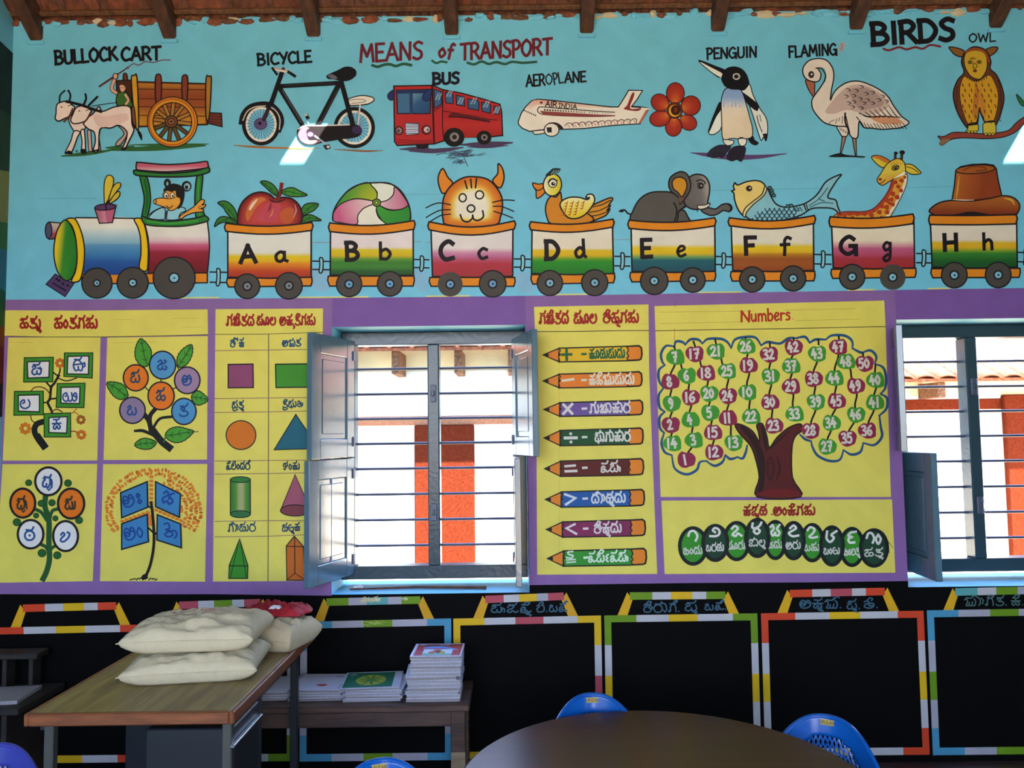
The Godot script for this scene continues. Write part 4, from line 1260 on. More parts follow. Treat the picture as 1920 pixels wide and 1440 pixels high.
	P([342, 486, 660, 480, 740, 515, 900, 545, 1100, 600, 1210, 635, 1225, 700, 1232, 890, 1130, 902, 920, 905, 750, 935, 670, 960, 370, 972, 348, 940], "b1272c", 10, K)
	blend(flat([745, 640, 1222, 730, 1226, 885, 750, 925]), [[640, "b32a2c"], [740, "a82428"], [800, "b42b2c"], [930, "98221f"]])
	S([290, 570, 305, 540, 345, 520, 340, 590, 310, 600], "23346a", 6, K)
	P([362, 520, 645, 512, 640, 712, 372, 712], "2a4a7a", 7, K)
	blend(flat([374, 545, 470, 540, 470, 705, 378, 706]), [[360, "7fa0b4"], [420, "8fb0c0"], [480, "5a86a2"], [560, "3f6c92"]], Vector2(0.6, 0.8))
	blend(flat([498, 540, 636, 535, 636, 702, 498, 705]), [[600, "9ab8c4"], [720, "6f98ac"], [820, "2f5a86"], [900, "274c78"]], Vector2(0.6, 0.8))
	LS([482, 545, 484, 708], 20, "28406a"); P([362, 520, 645, 514, 645, 545, 364, 548], "1f3260")
	S([577, 570, 600, 535, 650, 510, 640, 590, 610, 610, 585, 600], "22366f", 5, K)
	for q in [[672, 512, 728, 530, 735, 632, 674, 668], [762, 535, 815, 545, 828, 560, 826, 632, 768, 622], [852, 560, 918, 575, 922, 650, 856, 640], [948, 590, 1030, 606, 1040, 625, 1036, 685, 952, 668], [1060, 618, 1125, 632, 1135, 650, 1132, 708, 1066, 692], [1160, 648, 1200, 658, 1206, 716, 1168, 715]]:
		P(q, "35608e", 7, K)
		var cx: float = (q[0] + q[4]) / 2.0; var cy: float = (q[1] + q[5]) / 2.0
		for k in 3: LS([cx - 22 + k * 14, cy + 26, cx + 4 + k * 12, cy - 26], 5, "a9c2d2" if k != 1 else "6d97ba")
	LS([656, 485, 672, 960], 12, K); LS([742, 520, 742, 640], 8, K); L([742, 640, 740, 800, 752, 930], 7, K)
	L([672, 690, 740, 645], 6, K)
	L([750, 690, 900, 715, 1100, 755, 1190, 765], 6, "4a1018"); L([800, 735, 830, 722, 1000, 745, 1120, 775], 30, "5a1a20", 0.5); L([800, 738, 900, 742, 1100, 775], 8, K)
	L([365, 925, 520, 935, 655, 928], 5, "5f1418"); L([362, 945, 520, 952, 655, 945], 5, "5f1418")
	E(385, 850, 32, 34, "7a2a30", 6, K); E(385, 850, 22, 24, "8a7c86"); E(380, 853, 12, 14, "4a3a48")
	E(608, 845, 36, 36, "6a1a24", 6, K); E(612, 842, 24, 24, "d0c2c0"); E(620, 845, 12, 14, "7a6a72")
	P([435, 788, 545, 792, 545, 880, 440, 885], "e0e0e4", 5, K)
	for k in 6: LS([440, 797 + k * 15, 542, 799 + k * 15], 7, "2f4f8a" if k % 2 else "5f86b4")
	for wl in [[835, 905, 84, 78, 40, 20], [1080, 908, 60, 57, 28, 14]]:
		E(wl[0], wl[1], wl[2], wl[3], "15110f", 0); E(wl[0] + 3, wl[1] - 2, wl[4], wl[4], "857f84", 5, "2a2226"); E(wl[0] + 3, wl[1] - 2, wl[5], wl[5], "241a1c")
	pend()
	pbegin("bus_lettering", "black painted word BUS")
	latin("BUS", 662, 470, 885, 462, 88, 21, "1b1424", 0.02)
	pend()
	# aeroplane and flower
	pbegin("aeroplane_painting", "painted white aeroplane with the words AIR INDIA")
	zt(960, 120, 5.189)
	S([200, 645, 290, 640, 330, 655, 320, 672, 230, 685, 208, 668], "e2ddd0", 8, K)
	P([60, 560, 90, 480, 130, 420, 190, 358, 250, 342, 400, 355, 600, 378, 800, 400, 960, 418, 1035, 418, 1085, 340, 1135, 255, 1270, 258, 1220, 340, 1165, 412, 1310, 432, 1335, 430, 1245, 582, 1000, 596, 700, 628, 500, 635, 300, 640, 170, 655, 100, 625, 65, 590], "e9e2d6", 10, K)
	blend(curve(flat([140, 430, 190, 370, 250, 350, 500, 372, 900, 418, 1000, 428, 700, 420, 400, 405, 250, 400, 170, 440]), true), [[340, "d9988a"], [440, "e9d8cc"]])
	S([1120, 400, 1165, 290, 1190, 280, 1185, 320, 1150, 430, 1255, 430, 1215, 458, 1090, 438], "8a3030")
	P([1300, 450, 1330, 440, 1255, 575, 1232, 572], "c06a58")
	L([1165, 415, 1250, 420, 1330, 432], 14, K); LS([1260, 430, 1340, 436], 12, "e0d8cc")
	P([270, 455, 800, 490, 1020, 500, 960, 512, 500, 505, 300, 492], "8c4440")
	L([290, 492, 252, 465, 255, 432, 290, 418, 500, 435, 800, 458, 1000, 470], 8, K)
	L([290, 492, 500, 506, 800, 512, 1000, 505], 6, "5a2a2c")
	for i in 26:
		var t := i / 25.0
		if i in [16, 21]: continue
		E(320 + 640 * t, 446 + 40 * t, 10 - 6 * t, 9 - 5.5 * t, K)
	E(285, 376, 14, 12, "6a2a34")
	for i in 7: E(120 + i * 18, 452 + i * 8, 7, 7, K)
	for i in 11:
		var t := i / 10.0
		L([515 + 640 * t, 600 - 50 * t, 545 + 640 * t, 575 - 42 * t, 580 + 630 * t, 580 - 42 * t, 600 + 610 * t, 612 - 40 * t], 7, "5a3434")
		L([545 + 640 * t, 595 - 45 * t, 560 + 640 * t, 615 - 45 * t], 14, "d8b0a4")
	E(385, 640, 72, 64, "e6e0d4", 9, K); P([335, 618, 385, 614, 388, 665, 345, 668], "2a2230")
	S([350, 572, 420, 568, 470, 590, 500, 628, 465, 630, 440, 590, 400, 578], "2a1a24")
	latin("AIR", 325, 412, 440, 420, 52, 9, K); latin("JNDIA", 450, 425, 635, 440, 46, 7, K)
	pend()
	pbegin("aeroplane_lettering", "black painted word AEROPLANE")
	latin("AER", 140, 220, 330, 205, 108, 17, K, 0.05); latin("O", 330, 200, 405, 195, 100, 12, K); latin("PL", 408, 195, 505, 180, 104, 13, K); latin("ANE", 515, 182, 730, 170, 98, 17, K, 0.03)
	pend()
	pbegin("red_flower_painting", "painted red six-petal flower with a yellow centre ring beside the aeroplane")
	for i in 6:
		var c: Array = [[1590, 285, 84, 100, 0], [1740, 405, 90, 92, 25], [1715, 570, 82, 70, 30], [1572, 610, 76, 90, 5], [1440, 530, 98, 74, -12], [1440, 375, 86, 78, 35]][i]
		var p := ell(c[0], c[1], c[2], c[3], c[4])
		line(p, 14, "1a1014", true)
		rings(p, lerpf(c[0], 1585, 0.62), lerpf(c[1], 455, 0.62), [[1.0, "96291f"], [0.6, "a83524"], [0.3, "bc5428"], [0.0, "cf8a2e"]])
	E(1583, 452, 74, 76, "8a2a1c", 8, K); E(1583, 455, 60, 62, "d8a82c", 5, K); E(1592, 450, 48, 50, "3a1a14"); S([1580, 430, 1600, 420, 1608, 455, 1590, 475, 1578, 455], "7a2a1c")
	pend()
	# penguin
	pbegin("penguin_painting", "painted black and white penguin with a long beak")
	zt(1280, 60, 5.5385)
	L([100, 1255, 250, 1275, 500, 1300, 800, 1295, 1060, 1265], 48, "5c4474", 0.9)
	S([165, 295, 215, 305, 330, 350, 440, 395, 425, 430, 385, 475, 300, 420, 200, 340], "131116", 6, K)
	S([185, 312, 300, 370, 415, 435, 400, 472, 310, 420, 215, 345], "e6e6dc")
	S([690, 540, 730, 650, 800, 790, 860, 880, 882, 960, 880, 1060, 865, 1130, 840, 1090, 815, 1125, 780, 1030, 720, 840, 660, 680, 610, 600], "dfe3dc", 9, K)
	S([605, 620, 660, 650, 740, 710, 790, 760, 775, 820, 720, 790, 660, 730], "131116")
	S([830, 1060, 880, 1060, 868, 1130, 845, 1090], K); L([770, 870, 790, 950, 825, 1040], 8, K); L([800, 860, 815, 930], 6, K)
	S([385, 730, 400, 800, 405, 980, 350, 1050, 290, 1065, 268, 1030, 290, 960, 330, 850], "dfe6e0", 9, K)
	S([390, 730, 400, 800, 350, 880, 300, 990, 275, 1040, 268, 1010, 320, 860], "131116")
	S([420, 1110, 480, 1120, 530, 1130, 520, 1165, 470, 1180, 435, 1160], "e6e2d6", 9, K); S([580, 1110, 660, 1110, 655, 1165, 620, 1185, 590, 1170], "e6e2d6", 9, K)
	S([680, 1110, 730, 1080, 750, 1120, 790, 1150, 760, 1178, 710, 1160], "131116")
	var body := curve(flat([455, 585, 420, 630, 400, 730, 405, 900, 412, 1090, 450, 1118, 490, 1108, 530, 1105, 570, 1110, 610, 1095, 660, 1110, 720, 1085, 725, 1000, 700, 900, 660, 750, 625, 640, 590, 590, 520, 570]), true)
	blend(body, [[580, "86a4d4"], [680, "8aa8d6"], [740, "b8c4d6"], [790, "e2d8c6"], [900, "e4d4ba"], [1100, "dccbb2"]])
	for k in 9: LS([430 + k * 20, 735 + (k % 3) * 18, 432 + k * 20, 780 + (k % 2) * 20], 8, "e4dccc" if k % 2 else "94aed6")
	line(body, 9, K, true)
	S([400, 480, 430, 400, 480, 365, 550, 358, 620, 385, 665, 440, 690, 510, 690, 545, 640, 605, 580, 600, 500, 595, 440, 565, 410, 520], "131116")
	E(558, 462, 34, 30, "131116", 8, "d8d8d0"); E(552, 464, 16, 17, K, 0); LC(ring_pts(556, 462, 26, 24), 4, "c8c8c0")
	S([255, 1275, 300, 1215, 380, 1175, 480, 1180, 500, 1195, 460, 1250, 410, 1305, 380, 1290, 330, 1308, 290, 1300], "2a2838", 6, K)
	S([460, 1310, 480, 1240, 540, 1190, 630, 1185, 655, 1225, 625, 1320, 605, 1345, 560, 1325, 520, 1340, 480, 1330], "232030", 6, K)
	for k in 4: LS([330 + k * 28, 1240 + k * 4, 310 + k * 30, 1292], 6, "131116"); LS([510 + k * 28, 1240, 500 + k * 30, 1320], 6, "131116")
	pend()
	pbegin("penguin_lettering", "black painted word PENGUIN")
	latin("PENGUIN", 250, 280, 780, 258, 108, 19, K, 0.02)
	pend()
	# flamingo
	pbegin("flamingo_painting", "painted pale flamingo with a curled neck and brown beak")
	zt(1470, 0, 4.267)
	S([360, 1255, 440, 1225, 510, 1240, 640, 1250, 635, 1262, 540, 1258], "1b1820")
	S([175, 640, 240, 655, 245, 720, 240, 775, 210, 740, 185, 690], "a8624c", 7, K)
	for s in [[482, 1090, 455, 1225], [560, 1090, 575, 1240]]:
		P([s[0] - 16, s[1], s[0] + 16, s[1], s[2] + 5, s[3], s[2] - 5, s[3]], "a08070", 7, K)
	S([425, 1010, 500, 1010, 515, 1060, 500, 1090, 465, 1090, 445, 1060], "e0d6ca", 8, K)
	var fl := curve(flat([150, 560, 165, 520, 210, 480, 290, 468, 350, 490, 390, 550, 398, 620, 380, 720, 372, 800, 400, 740, 450, 690, 520, 655, 600, 650, 680, 675, 760, 715, 830, 770, 880, 850, 940, 930, 1000, 980, 940, 1020, 860, 1030, 780, 1035, 700, 1025, 640, 1020, 600, 975, 590, 1095, 545, 1100, 515, 1050, 500, 1015, 420, 1008, 330, 985, 270, 930, 230, 870, 222, 810, 240, 770, 290, 700, 325, 640, 328, 590, 300, 560, 270, 545, 295, 590, 285, 640, 250, 655, 190, 640, 158, 605]), true)
	fill(fl, "e0d4c8")
	S([430, 760, 520, 690, 640, 680, 760, 740, 840, 830, 800, 880, 700, 920, 600, 900, 500, 880, 400, 910, 330, 890], "c4aca4")
	S([520, 730, 640, 700, 740, 750, 800, 830, 700, 870, 600, 870], "ab928c")
	S([690, 935, 780, 925, 900, 945, 950, 985, 860, 995, 760, 985], "c98f6e")
	line(fl, 9, K, true)
	S([270, 545, 320, 545, 340, 610, 325, 660, 318, 600, 300, 565], "6fb0bc")
	L([255, 545, 300, 548, 332, 600, 322, 650], 9, K)
	for m in [[495, 710], [560, 715], [600, 685], [640, 740], [690, 730], [480, 760], [540, 755], [590, 780], [650, 790], [740, 790], [770, 760], [500, 815], [540, 805], [620, 815], [690, 815], [800, 800], [530, 845], [600, 855]]:
		L([m[0], m[1], m[0] + 24, m[1] + 2, m[0] + 34, m[1] + 14, m[0] + 12, m[1] + 24], 7, "2a2028", 0.7)
	for k in 7: L([610 + k * 38, 905 - k * 10, 650 + k * 40, 930 - k * 2, 690 + k * 38, 940], 7, K, 0.5)
	L([600, 905, 690, 935, 800, 930, 930, 940], 7, K); L([640, 1020, 620, 985, 580, 935], 7, K)
	for k in 13: LS([640 + k * 26, 985 + (k % 3) * 6, 668 + k * 26, 1030], 5, K)
	for k in 6: LS([360 + k * 26, 990 - (k % 2) * 20, 380 + k * 22, 965 - k * 8], 4, K)
	L([500, 1010, 488, 960, 490, 905], 12, K); L([495, 930, 510, 1000, 525, 1060], 8, K)
	for k in 5: LS([445 + k * 14, 1020 + k * 8, 452 + k * 14, 1040 + k * 8], 4, K)
	E(218, 597, 20, 25, "3a323a", 6, K); E(222, 594, 8, 8, "d8d0c8")
	pend()
	pbegin("flamingo_lettering", "black painted word FLAMING with a smudged last letter")
	latin("FLAMING", 40, 460, 432, 436, 88, 15, K, 0.02)
	S([440, 370, 465, 335, 485, 345, 478, 395, 450, 415, 438, 400], "b3a6a2")
	L([452, 350, 470, 365, 455, 385, 470, 400], 6, "8f8688")
	pend()
	# owl
	pbegin("owl_painting", "painted yellow and brown owl sitting on a red branch")
	S([1320, 378, 1370, 380, 1430, 400, 1455, 430, 1420, 455, 1370, 440, 1340, 410], "8a5a2a", 8, K); S([1710, 380, 1660, 378, 1610, 400, 1600, 435, 1640, 450, 1690, 420], "8a5a2a", 8, K)
	var br := curve(flat([1232, 1090, 1280, 1092, 1350, 1060, 1450, 1060, 1600, 1070, 1720, 1060, 1800, 1040, 1850, 990, 1900, 950, 1990, 900, 1990, 950, 1920, 990, 1860, 1050, 1780, 1090, 1700, 1105, 1600, 1110, 1500, 1105, 1400, 1105, 1330, 1120, 1270, 1160, 1245, 1150, 1255, 1120]), true)
	fill(br, "8f3f34"); line(br, 7, K, true)
	S([1245, 1150, 1255, 1120, 1300, 1110, 1330, 1118, 1270, 1160], "8a6a50")
	S([1500, 380, 1560, 378, 1620, 410, 1655, 490, 1650, 550, 1700, 600, 1745, 700, 1760, 800, 1730, 920, 1690, 1010, 1640, 1040, 1570, 900, 1560, 860, 1545, 1000, 1480, 1030, 1420, 960, 1370, 850, 1355, 740, 1390, 640, 1440, 580, 1420, 500, 1440, 430], "6a3a22", 9, K)
	S([1450, 610, 1540, 650, 1640, 600, 1690, 670, 1715, 770, 1700, 900, 1660, 1000, 1610, 990, 1590, 900, 1565, 860, 1545, 960, 1520, 1000, 1470, 990, 1420, 850, 1405, 730, 1420, 650], "cf9a26", 5, K)
	S([1540, 660, 1560, 740, 1555, 860, 1535, 960, 1510, 900, 1520, 760], "b8742a"); S([1570, 700, 1600, 800, 1620, 900, 1595, 930, 1570, 850], "c8842a")
	S([1440, 470, 1460, 420, 1530, 400, 1600, 420, 1625, 480, 1620, 560, 1580, 625, 1540, 632, 1490, 605, 1450, 540], "c8a22c", 7, K)
	L([1455, 420, 1500, 395, 1560, 395, 1610, 420, 1640, 490], 16, "9a4a26")
	S([1480, 990, 1545, 985, 1555, 1040, 1520, 1055, 1455, 1058, 1470, 1030], "c8b23a", 6, K); S([1600, 985, 1680, 970, 1695, 1060, 1650, 1080, 1600, 1075, 1592, 1030], "cdb83c", 6, K)
	L([1470, 1000, 1510, 995, 1545, 990], 14, K); L([1608, 975, 1640, 975, 1680, 972], 12, K)
	for k in 3: E(1480 + k * 26, 1055, 12, 9, "cdb83c", 4, K); E(1615 + k * 28, 1073, 12, 10, "cdb83c", 4, K)
	for e in [[1490, 498], [1562, 496]]:
		E(e[0], e[1], 17, 12, "b08a24", 5, K); E(e[0], e[1], 6, 7, K)
	L([1522, 500, 1512, 538, 1530, 545, 1545, 530, 1530, 505], 5, K); E(1528, 566, 13, 11, "7a3a20", 4, K)
	for k in 5: LS([1485 + k * 12, 455 + absi(k - 2) * 5, 1500 + k * 8, 475], 4, K)
	for r in 8:
		for k in 6:
			var x := 1428.0 + k * 52 + (r % 2) * 18
			var y := 670.0 + r * 42
			if (x > 1535 and x < 1590 and r > 2) or x > 1705 - absf(r - 3.0) * 6.0: continue
			LS([x, y, x + 6, y + 22], 7, "5a3016")
	for k in 9: L([1460 + k * 20, 610 + 30 * sin(PI * k / 8.0), 1466 + k * 19, 628 + 30 * sin(PI * k / 8.0)], 5, K)
	for k in 7: LS([1392 - 8 * sin(k * 0.25), 690 + k * 28, 1376 + k, 712 + k * 28], 5, "2a1410")
	for k in 12: LS([1712 + 20 * sin(k * 0.25), 640 + k * 28, 1728 + 14 * sin(k * 0.25), 662 + k * 28], 5, "2a1410")
	S([1860, 755, 1900, 790, 1940, 850, 1900, 840, 1875, 800], "2f7a44", 6, K)
	pend()
	pbegin("birds_heading", "large black painted heading BIRDS with a red wavy underline")
	latin("BIRDS", 705, 358, 1385, 315, 168, 36, "191418", 0.0)
	L([795, 390, 840, 402, 920, 378, 980, 395, 1050, 378, 1110, 390, 1170, 360, 1250, 372], 15, "7a242c")
	pend()
	pbegin("owl_lettering", "black painted word OWL")
	latin("OWL", 1480, 338, 1700, 330, 68, 11, "17151a", 0.02)
	pend()

func ring_pts(cx: float, cy: float, rx: float, ry: float) -> Array:
	var r := []
	for i in 20:
		r.append(cx + cos(TAU * i / 20.0) * rx); r.append(cy + sin(TAU * i / 20.0) * ry)
	return r

# ---------------------------------------------------------------- the alphabet train

func wheel(cx: float, cy: float, r: float, hub := 42.0, hubcol := "7fb8cc", outlined := true) -> void:
	var p := PackedVector2Array()
	for i in 36:
		var a := TAU * i / 36.0
		p.append(Vector2(p_ox + (cx + cos(a) * r) / p_s, p_oy + (cy + sin(a) * r * 0.99) / p_s))
	fill(p, "47443f")
	if outlined: line(p, 11, "17151a", true)
	E(cx, cy, hub * 0.82, hub * 0.8, hubcol, 13, "17151a")
	E(cx + 2, cy + 1, 9, 9, "17151a")

func coupling(x0: float, x1: float, y0: float, y1: float) -> void:
	var m := (x0 + x1) / 2
	LS([x0, y0, x1, y0 + 3], 12); LS([x0, y1, x1, y1 + 3], 12)
	S([m - 14, y0 - 22, m, y0 - 32, m + 16, y0 - 18, m + 18, (y0 + y1) / 2, m + 12, y1 + 16, m - 4, y1 + 34, m - 18, y1 + 18, m - 12, (y0 + y1) / 2], "86c4d4", 11)

# rim: [left x, left y, right x, right y, sag, height]; body: [x at top left, x at top right, x at bottom left, x at bottom right, bottom y]
func wagon(rim: Array, body: Array, stops: Array, bar: Array, wheels: Array, hubcol := "7fb8cc", bare := []) -> void:
	var K := "17151a"
	P([bar[0], bar[1], bar[2], bar[3], bar[2] + 4, bar[3] + 40, bar[2] - 8, bar[3] + bar[4], bar[0] + 12, bar[1] + bar[4], bar[0] - 6, bar[1] + 40], "d8851c", 12, K)
	var p := flat([body[0], rim[1] + rim[5] * 0.6, (rim[0] + rim[2]) / 2, rim[1] + rim[4] + rim[5] * 0.5, body[1], rim[3] + rim[5] * 0.6, body[3], body[4], (body[2] + body[3]) / 2, body[4] + 10, body[2], body[4]])
	blend(p, stops)
	line(p, 13, K, true)
	var r := flat([rim[0], rim[1], rim[0] + 40, rim[1] - 2])
	var pts := []
	for i in 9:
		var t := i / 8.0
		pts.append(lerpf(rim[0], rim[2], t)); pts.append(lerpf(rim[1], rim[3], t) + rim[4] * sin(PI * t))
	pts.append(rim[2] + 12); pts.append(rim[3] + rim[5] * 0.4)
	for i in 9:
		var t := 1.0 - i / 8.0
		pts.append(lerpf(rim[0], rim[2], t)); pts.append(lerpf(rim[1], rim[3], t) + rim[4] * sin(PI * t) + rim[5])
	pts.append(rim[0] - 12); pts.append(rim[1] + rim[5] * 0.5)
	P(pts, "d8851c", 13, K)
	for i in wheels.size():
		var w: Array = wheels[i]
		wheel(w[0], w[1], w[2], 46, hubcol, not (i in bare))

func leaf_p(a: Array, vein: Array, col := "2f7a2c", w := 9.0) -> void:
	S(a, col, w)
	L(vein, 5, "17351a")
	for k in range(0, vein.size() - 2, 2):
		var mx: float = (vein[k] + vein[k + 2]) / 2.0; var my: float = (vein[k + 1] + vein[k + 3]) / 2.0
		var d := Vector2(vein[k + 2] - vein[k], vein[k + 3] - vein[k + 1]).normalized()
		for s in [-1, 1]:
			var e: Vector2 = d.rotated(0.9 * s) * 22.0
			LS([mx, my, mx + e.x, my + e.y], 3.5, "17351a")

func paint_train() -> void:
	var K := "17151a"
	# engine
	zt(60, 290, 5.142)
	pbegin("train_engine_painting", "painted steam engine in blue, yellow, green and pink with an animal driver")
	P([135, 1250, 225, 1150, 300, 1200, 405, 1240, 318, 1368], "4f3a6a", 9, K)
	for e in [[240, 1200], [262, 1215], [300, 1245], [345, 1262]]: E(e[0], e[1], 15, 13, K)
	LS([200, 1238, 325, 1310], 14, K)
	P([480, 1150, 1690, 1140, 1690, 1235, 480, 1245], "d8851c", 12, K)
	P([165, 655, 290, 660, 305, 730, 290, 800, 165, 812], "b9a0a4", 0)
	blend(flat([190, 660, 290, 665, 302, 735, 288, 798, 185, 808]), [[660, "c8b8b4"], [725, "b89a9c"], [760, "a0485a"], [810, "8f3f52"]])
	line(flat([165, 650, 290, 660, 308, 730, 290, 802, 165, 815]), 11, K, true)
	E(160, 732, 32, 78, "4a4f6c", 10, K)
	# boiler
	var bo := curve(flat([420, 610, 1000, 612, 1040, 750, 1045, 920, 1030, 1080, 1010, 1145, 500, 1140, 505, 900, 470, 740]), false)
	blend(bo, [[610, "e6e2d6"], [700, "e0e2d8"], [760, "b8d0d4"], [850, "7fb0c8"], [870, "5a94bc"], [960, "3a7ab0"], [1030, "24589c"], [1140, "1f3f86"]])
	line(flat([420, 608, 700, 610, 1000, 615]), 12, K)
	var nose := curve(flat([285, 655, 330, 630, 380, 690, 420, 800, 435, 930, 425, 1080, 390, 1180, 340, 1215, 290, 1190, 240, 1110, 212, 980, 215, 860, 240, 740]), true)
	blend(nose, [[250, "e3c21c"], [330, "dcc322"], [365, "9cae2c"], [395, "3a8a2e"], [430, "2a7a2a"]], Vector2(0.995, 0.1))
	line(nose, 12, K, true)
	S([335, 625, 390, 612, 430, 640, 480, 760, 505, 900, 500, 1050, 480, 1160, 450, 1220, 380, 1222, 420, 1120, 435, 980, 420, 800, 385, 690], "e4bd1a", 12, K)
	S([985, 622, 1060, 622, 1095, 720, 1118, 860, 1120, 1000, 1105, 1120, 1035, 1090, 1050, 960, 1045, 800, 1020, 700], "e4bd1a", 12, K)
	# cab body
	var cab := flat([1090, 670, 1300, 690, 1500, 680, 1690, 640, 1705, 760, 1712, 900, 1700, 1060, 1690, 1140, 1120, 1145, 1130, 960, 1120, 800])
	blend(cab, [[640, "e4dfd4"], [780, "e0dcd4"], [830, "d8b8c0"], [870, "c46080"], [910, "b04460"], [940, "8f2436"], [1050, "7a1c26"], [1140, "6a181f"]])
	line(cab, 12, K, true)
	# driver
	L([1130, 580, 1180, 540, 1270, 512, 1285, 620], 9, K)
	S([1290, 560, 1350, 515, 1430, 505, 1480, 530, 1420, 620, 1290, 622], "8cc6d6", 8, K); S([1135, 615, 1150, 575, 1200, 535, 1275, 515, 1280, 620], "8cc6d6", 8, K)
	P([1280, 545, 1312, 540, 1300, 620, 1276, 620], "33303a")
	E(1305, 275, 34, 44, "1a1718"); E(1305, 280, 13, 24, "8fb6c0", 4, K)
	E(1490, 305, 48, 52, "1a1718"); E(1495, 308, 30, 34, "8fb6c0"); E(1490, 315, 16, 20, "1a1718")
	S([1265, 350, 1300, 300, 1360, 278, 1430, 295, 1470, 350, 1465, 430, 1440, 500, 1400, 520, 1380, 420, 1320, 370], "1a1718")
	S([1262, 380, 1300, 345, 1345, 355, 1385, 345, 1395, 400, 1430, 420, 1430, 470, 1390, 520, 1335, 540, 1300, 515, 1200, 480, 1175, 465, 1180, 435, 1230, 418, 1265, 415], "dd9a3a", 8, K)
	S([1190, 440, 1300, 420, 1400, 425, 1410, 470, 1340, 490, 1220, 475], "e2a23c")
	E(1186, 453, 14, 18, "dd9a3a", 7, K)
	for e in [[1293, 393], [1352, 393]]:
		E(e[0], e[1], 20, 27, "ece6d8", 6, K); E(e[0] + 3, e[1] + 6, 8, 13, K)
	L([1295, 495, 1330, 515, 1355, 490], 8, K); L([1260, 418, 1320, 425, 1380, 415], 6, K)
	L([1415, 600, 1440, 560, 1500, 545], 10, K)
	# cab frame
	for q in [[1040, 205, 1108, 222, 1140, 380, 1135, 500, 1105, 615, 1058, 612, 1082, 420], [1590, 210, 1645, 195, 1630, 420, 1650, 540, 1675, 625, 1588, 625, 1570, 420], [1058, 590, 1130, 620, 1330, 640, 1570, 612, 1670, 590, 1692, 640, 1500, 685, 1300, 692, 1095, 672]]:
		S(q, "2a7a30", 12, K)
	L([1085, 240, 1112, 400, 1095, 570], 18, "1c5a2a"); L([1110, 640, 1330, 665, 1600, 635], 14, "3c9a3a"); L([1612, 230, 1600, 400, 1620, 580], 12, "3c9a3a")
	S([1470, 560, 1560, 500, 1620, 440, 1655, 435, 1660, 460, 1640, 485, 1675, 480, 1665, 505, 1630, 520, 1655, 530, 1640, 550, 1560, 560, 1480, 590, 1440, 620, 1420, 600], "dd9a3a", 9, K)
	L([1625, 495, 1600, 510], 5, K); L([1630, 520, 1605, 525], 5, K)
	S([985, 150, 1060, 160, 1300, 180, 1560, 160, 1690, 125, 1712, 150, 1690, 175, 1560, 205, 1300, 215, 1060, 205, 990, 190], "2a7a30", 13, K)
	var roof := curve(flat([1010, 80, 1040, 75, 1300, 95, 1560, 80, 1680, 65, 1695, 90, 1690, 125, 1560, 145, 1300, 165, 1040, 150, 1005, 130]), true)
	blend(roof, [[70, "c06078"], [110, "c05a74"], [140, "d098a4"], [165, "e0c8c8"]]); line(roof, 13, K, true)
	# flower pot chimney
	S([700, 480, 695, 300, 715, 215, 755, 198, 785, 230, 780, 300, 740, 420, 722, 500], "d6bf3c", 9, K)
	S([735, 460, 770, 330, 815, 275, 850, 275, 852, 310, 820, 350, 760, 430], "cdb83a", 9, K); S([740, 470, 790, 390, 830, 355, 848, 370, 835, 410, 780, 455], "cdb83a", 9, K)
	P([605, 520, 810, 490, 775, 655, 650, 662], "b5607e", 10, K)
	blend(flat([622, 530, 700, 520, 720, 655, 655, 655]), [[620, "a85474"], [720, "c890a0"]], Vector2(1, 0))
	E(708, 505, 103, 30, "5a3a6a", 10, K, -4); L([715, 530, 712, 480, 735, 440], 14, K)
	wheel(625, 1238, 146, 38); wheel(970, 1235, 150, 46); wheel(1370, 1188, 202, 58)
	pend()
	pbegin("train_coupling_painting")
	zt(400, 300, 4.8)
	coupling(-30, 118, 1008, 1100)
	pend()
	# A
	pbegin("apple_wagon_painting", "painted train wagon A a carrying a red apple with leaves")
	leaf_p([40, 385, 100, 368, 160, 400, 205, 470, 220, 560, 170, 530, 120, 480, 90, 430], [50, 385, 110, 420, 165, 480, 205, 550])
	leaf_p([10, 600, 40, 530, 100, 508, 190, 540, 210, 575, 120, 560, 60, 570], [20, 590, 80, 545, 140, 535, 200, 565])
	leaf_p([800, 500, 800, 430, 850, 390, 945, 395, 910, 450, 850, 480], [945, 395, 880, 420, 830, 460, 805, 495])
	leaf_p([770, 575, 810, 510, 870, 492, 930, 515, 970, 545, 890, 550, 820, 565], [970, 545, 900, 525, 850, 525, 790, 565])
	var ap := curve(flat([225, 590, 222, 480, 260, 380, 340, 310, 430, 288, 510, 310, 560, 350, 640, 335, 720, 355, 780, 420, 802, 500, 790, 560, 740, 600, 500, 612, 300, 605]), true)
	rings(ap, 470, 520, [[1.0, "4a1414"], [0.92, "80201f"], [0.78, "a83a34"], [0.5, "b8403f"], [0.2, "c04a52"], [0.0, "c4505a"]])
	S([290, 500, 310, 420, 360, 350, 440, 335, 470, 360, 400, 410, 350, 490, 310, 550], "c46a34"); S([320, 440, 350, 385, 400, 350, 370, 400, 335, 450], "e6c8b4")
	S([600, 480, 660, 430, 720, 440, 730, 520, 680, 570, 620, 560], "bc5a30"); S([460, 420, 520, 380, 600, 400, 590, 480, 520, 560, 450, 530], "b84658")
	L([540, 440, 525, 490, 505, 515], 10, "d08a4a", 0.8); L([735, 400, 745, 460, 720, 520], 8, "cfa0b0", 0.8); L([520, 385, 510, 430, 495, 460], 14, "7a2030", 0.7)
	line(ap, 12, K, true)
	S([500, 345, 560, 370, 650, 350, 620, 375, 560, 385, 520, 375], "4a1818")
	L([560, 360, 590, 330, 605, 280, 615, 215], 30, "7a2222")
